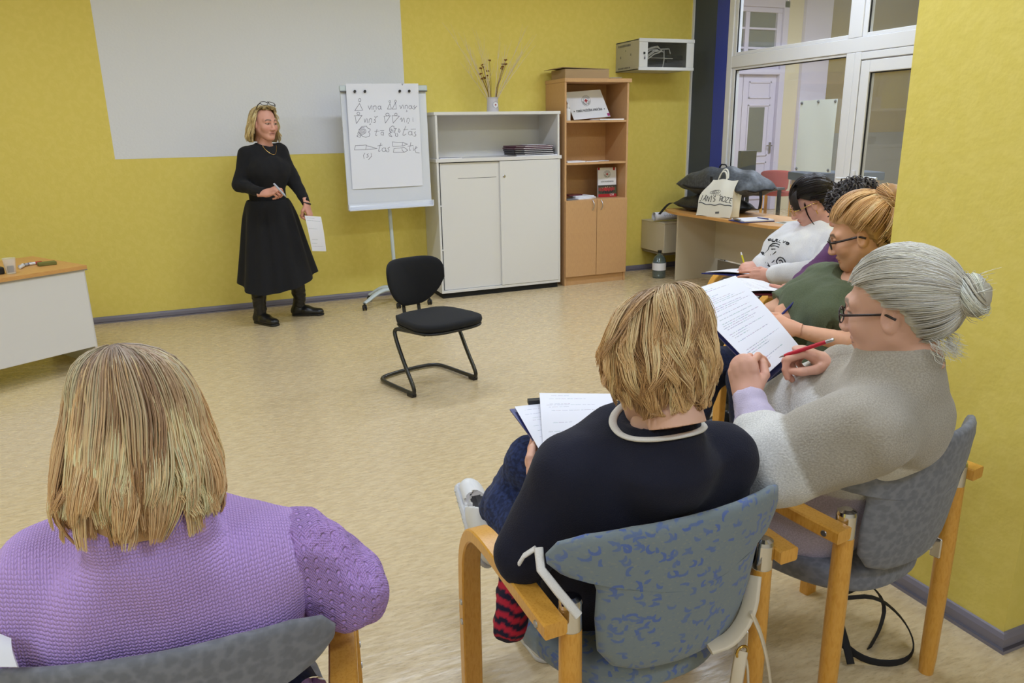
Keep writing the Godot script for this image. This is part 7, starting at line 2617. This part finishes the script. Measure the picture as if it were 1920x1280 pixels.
	m = MB.new()
	var cols := [c8(20, 16, 18), c8(32, 26, 28), c8(48, 40, 42), c8(28, 22, 24)]
	pulled_hair(m, fr, {"r": Vector3(.089, .112, .112), "c": Vector3(0, .026, -.016), "knot": Vector3(0, .0, -.125), "n": 1800, "w": .0016, "puff": .012, "lock": 12, "brow": .34, "nape": -.8, "cols": cols}, 25)
	knot_hair(m, fr, Vector3(0, .0, -.135), Vector3(0, .1, -1), .028, .022, 200, .0016, cols, 26)
	var rg := RandomNumberGenerator.new()
	rg.seed = 5
	for k in 640:
		# fringe and the lock before the ear
		var a := rg.randf_range(-1.15, 1.15)
		var q := PackedVector3Array()
		for i in 9:
			var x := i / 8.0
			if k < 600: q.append(fr * Vector3(sin(a) * (.035 + .055 * sin(x * 1.4)), .128 - .118 * x * x - .01 * absf(a), .02 + cos(a * .8) * (.075 * sin(x * 1.57)) + rg.randf_range(-.001, .001)))
			else: q.append(fr * Vector3((1.0 if k % 2 else -1.0) * (.076 - .010 * x * x), .03 - .135 * x, .030 + .010 * sin(x * 3.0) + (k % 9) * .0010 * (1.0 - x * .6)))
		strand(m, q, .0015 if k < 600 else .0008, tone(cols, rg.randf()), tone(cols, rg.randf()))
	put_hair(m, p)
	glasses(p, fr, M.gold, .023, .019, .0017)
	MB.new().tube([fr * Vector3(.086, -.034, -.002) - p.position, fr * Vector3(.087, -.055, -.002) - p.position], .003, 6).put("earring", p, M.gold)
	pen("pencil", "yellow pencil in the right hand of the woman in the white sweatshirt", Vector3(2.884, .692, -3.392), Vector3(2.868, .805, -3.434), "pen_yellow", .0045, "paper")
	var c := thing("clipboard", "dark blue clipboard with sheets on the lap of the woman in the white sweatshirt", "clipboard", Vector3(2.83, .685, -3.42))
	MB.new().sheet(func(u, w): return Vector3(2.74, .662, -3.62).lerp(Vector3(2.96, .664, -3.62), u).lerp(Vector3(2.80, .700, -3.24).lerp(Vector3(3.0, .70, -3.24), u), w) - c.position, 2, 2, .006).put("board", c, M.navy_plastic)
	MB.new().sheet(func(u, w): return Vector3(2.755, .672, -3.60).lerp(Vector3(2.95, .674, -3.60), u).lerp(Vector3(2.81, .708, -3.27).lerp(Vector3(2.99, .708, -3.27), u), w) + Vector3(0, .008 * sin(w * 3.1), 0) - c.position, 4, 8, .003).put("sheets", c, M.paper)
	page("loose_sheet", "white sheet hanging from the lap below the dark blue clipboard", Vector3(2.74, .62, -3.30), Vector3(2.80, .60, -3.18), Vector3(2.70, .50, -3.38), Vector3(2.76, .49, -3.26), .01, M.paper)


func teacher() -> void:
	var F := Vector3(.46, 0, .89).normalized()
	var L := Vector3.UP.cross(F)
	var J := {"fwd": F, "hip": Vector3(.555, .93, -6.42), "chest": Vector3(.56, 1.20, -6.42), "neck": Vector3(.575, 1.440, -6.44), "head": Vector3(.590, 1.592, -6.415),
		"shL": Vector3(.69, 1.372, -6.47), "shR": Vector3(.43, 1.360, -6.40), "elL": Vector3(.775, 1.135, -6.42), "wrL": Vector3(.835, .965, -6.25), "elR": Vector3(.345, 1.13, -6.36), "wrR": Vector3(.505, 1.075, -6.12),
		"hipL": Vector3(.635, .90, -6.46), "hipR": Vector3(.475, .90, -6.38), "knL": Vector3(.70, .50, -6.46), "knR": Vector3(.44, .48, -6.36), "anL": Vector3(.735, .10, -6.50), "anR": Vector3(.40, .10, -6.36), "toeL": Vector3(.86, .03, -6.45), "toeR": Vector3(.47, .03, -6.25)}
	var p := person("teacher with wavy blond hair standing in a long black dress and black boots", Vector3(.56, 0, -6.42))
	var skin := c8(216, 160, 140)
	var m := skin_body(J, {"skin": skin})
	var fr := frame(J.head, Vector3(.50, -.06, .86), Vector3(.02, 1, .0), 1.06)
	add_head(m, fr, {"skin": skin, "lip": c8(168, 96, 96), "brow": c8(140, 112, 88)})
	add_hand(m, "pen", J.wrR, Vector3(.80, .18, .45), Vector3(-.1, .75, .55), false, skin, 1.05)
	add_hand(m, "grip", J.wrL, Vector3(.15, -.85, .25), Vector3(.75, .05, .55), true, skin, 1.05)
	m.moved(p.position).put("body", p, M.skin)
	var f := Field.new(Vector3(.22, .88, -6.66), Vector3(.92, 1.52, -5.98), .010)
	f.cone(Vector3(.555, .98, -6.42), J.chest, .150, .155, .04, F, .82)
	f.cone(J.chest + Vector3(0, .04, 0), J.chest + Vector3(.0, .12, -.01), .150, .115, .05, F, .75)
	f.cone(J.chest + F * .07 + L * .06 + Vector3(0, .03, 0), J.chest + F * .07 - L * .06 + Vector3(0, .03, 0), .082, .082, .10)
	f.cone(J.shL, J.shR, .058, .058, .05)
	f.cone(J.neck + Vector3(0, -.07, .0), J.neck + Vector3(0, -.022, .004), .10, .066, .03)
	f.ell(J.neck + F * .012 + Vector3(0, .022, 0), Vector3(.072, .060, .080), .01, Basis(L, Vector3.UP, F), true)
	for s in ["L", "R"]:
		f.cone(J["sh" + s], J["el" + s], .060, .052, .03)
		f.cone(J["el" + s], J["el" + s].lerp(J["wr" + s], .96), .052, .037, .02)
		f.cut(J["el" + s].lerp(J["wr" + s], .97), (J["wr" + s] - J["el" + s]).normalized(), .07)
	var dr := cloth("dress", f, p, "black_dress", .008, 8.0, 21, Vector3(1, .5, 1))
	# gathered skirt with an uneven hem
	var sk := MB.new()
	var c0 := Vector3(.555, 0, -6.42) - p.position
	sk.sheet(func(u, w):
		var a: float = u * TAU
		var k: float = 1.0 - w
		var low: float = .345 - .05 * cos(a - 2.4) + .02 * sin(a * 2.0)
		var y: float = lerpf(1.0, low, k)
		var r: float = .168 + .120 * pow(k, .65) + .028 * k * k
		var pl: float = sin(a * 13.0 + 1.5 * sin(a * 3.0)) * .010 * smoothstep(.0, .25, k) + sin(a * 5.0 + .7) * .020 * k
		r += pl
		return c0 + (L * cos(a) * r * (1.0 + .05 * k) + F * sin(a) * (r * .86)) + Vector3(.02 * k, y, .0), 130, 26, .004)
	sk.put("skirt", dr, M.black_dress)
	for s in ["L", "R"]:
		var lf := Field.new(Vector3(.26, -.02, -6.66), Vector3(1.0, .6, -6.06), .008)
		lf.cone(J["kn" + s], J["an" + s] + Vector3(0, .12, 0), .066, .056, .02)
		lf.cone(J["an" + s] + Vector3(0, .12, 0), J["an" + s] + Vector3(0, -.02, 0), .055, .047, .02)
		var bt := cloth("boot", lf, p, "black_leather", .006, 14.0, 31 + s.length(), Vector3(.6, 1.4, .6))
		var d: Vector3 = (J["toe" + s] - J["an" + s]) * Vector3(1, 0, 1)
		d = d.normalized()
		shoe(p, J["an" + s] * Vector3(1, 0, 1) - d * .07, J["an" + s] * Vector3(1, 0, 1) + d * .20, Vector3.UP, M.black_leather, J["an" + s] + Vector3(0, .05, 0), 1.1)
	m = MB.new()
	falling_hair(m, fr, {"prof": [Vector2(.04, .124), Vector2(.42, .122), Vector2(.80, .094), Vector2(.98, .045), Vector2(1.08, -.01), Vector2(1.18, -.06), Vector2(1.22, -.105), Vector2(1.12, -.142)],
		"rx": .096, "rz": .102, "c": Vector3(0, 0, -.014), "crown": Vector3(.02, 0, .0), "gap": 116.0, "front": .27, "n": 2600, "locks": 130, "w": .0017, "wave": .013, "wfreq": 9.0, "layer": .45, "spread": .12, "pinch": .4, "drift": .12, "lift": .010, "short": .82, "segs": 14,
		"cols": [c8(134, 112, 74), c8(178, 156, 108), c8(204, 184, 138), c8(164, 140, 94), c8(214, 198, 156)]}, 44)
	put_hair(m, p)
	# glasses pushed up into the hair
	var gt := fr * Transform3D(Basis(Vector3.RIGHT, -1.0), Vector3(0, .058, -.005))
	glasses(p, gt, M.dark_frame, .027, .021, .0024)
	var ch := []
	for i in 25:
		var a := lerpf(-1.0, 1.0, i / 24.0)
		var q: Vector3 = J.neck + L * a * .066 + F * (.075 + .03 * (1.0 - a * a)) + Vector3(0, -.005 - .085 * (1.0 - a * a), 0)
		ch.append(f.snap(q, .002) - p.position)
	MB.new().tube(ch, .0022, 6).put("necklace", p, M.gold)
	var bw := []
	for i in 17: bw.append(J.wrL + (L * cos(TAU * i / 16) * .032 + F * sin(TAU * i / 16) * .032).rotated(F, -.3) + Vector3(0, .004, 0) - p.position)
	MB.new().tube(bw, .005, 6, false).put("bracelet", p, M.black_plastic)
	pen("marker_pen", "grey marker pen in the right hand of the standing teacher", Vector3(.655, 1.045, -5.995), Vector3(.575, 1.150, -6.03), "pen_grey", .008)
	page("written_sheet", "white sheet hanging from the left hand of the standing teacher", Vector3(.795, .885, -6.14), Vector3(.925, .865, -6.17), Vector3(.83, .60, -6.14), Vector3(.945, .585, -6.17), .012, page_mat(45, 300, 424, .25))
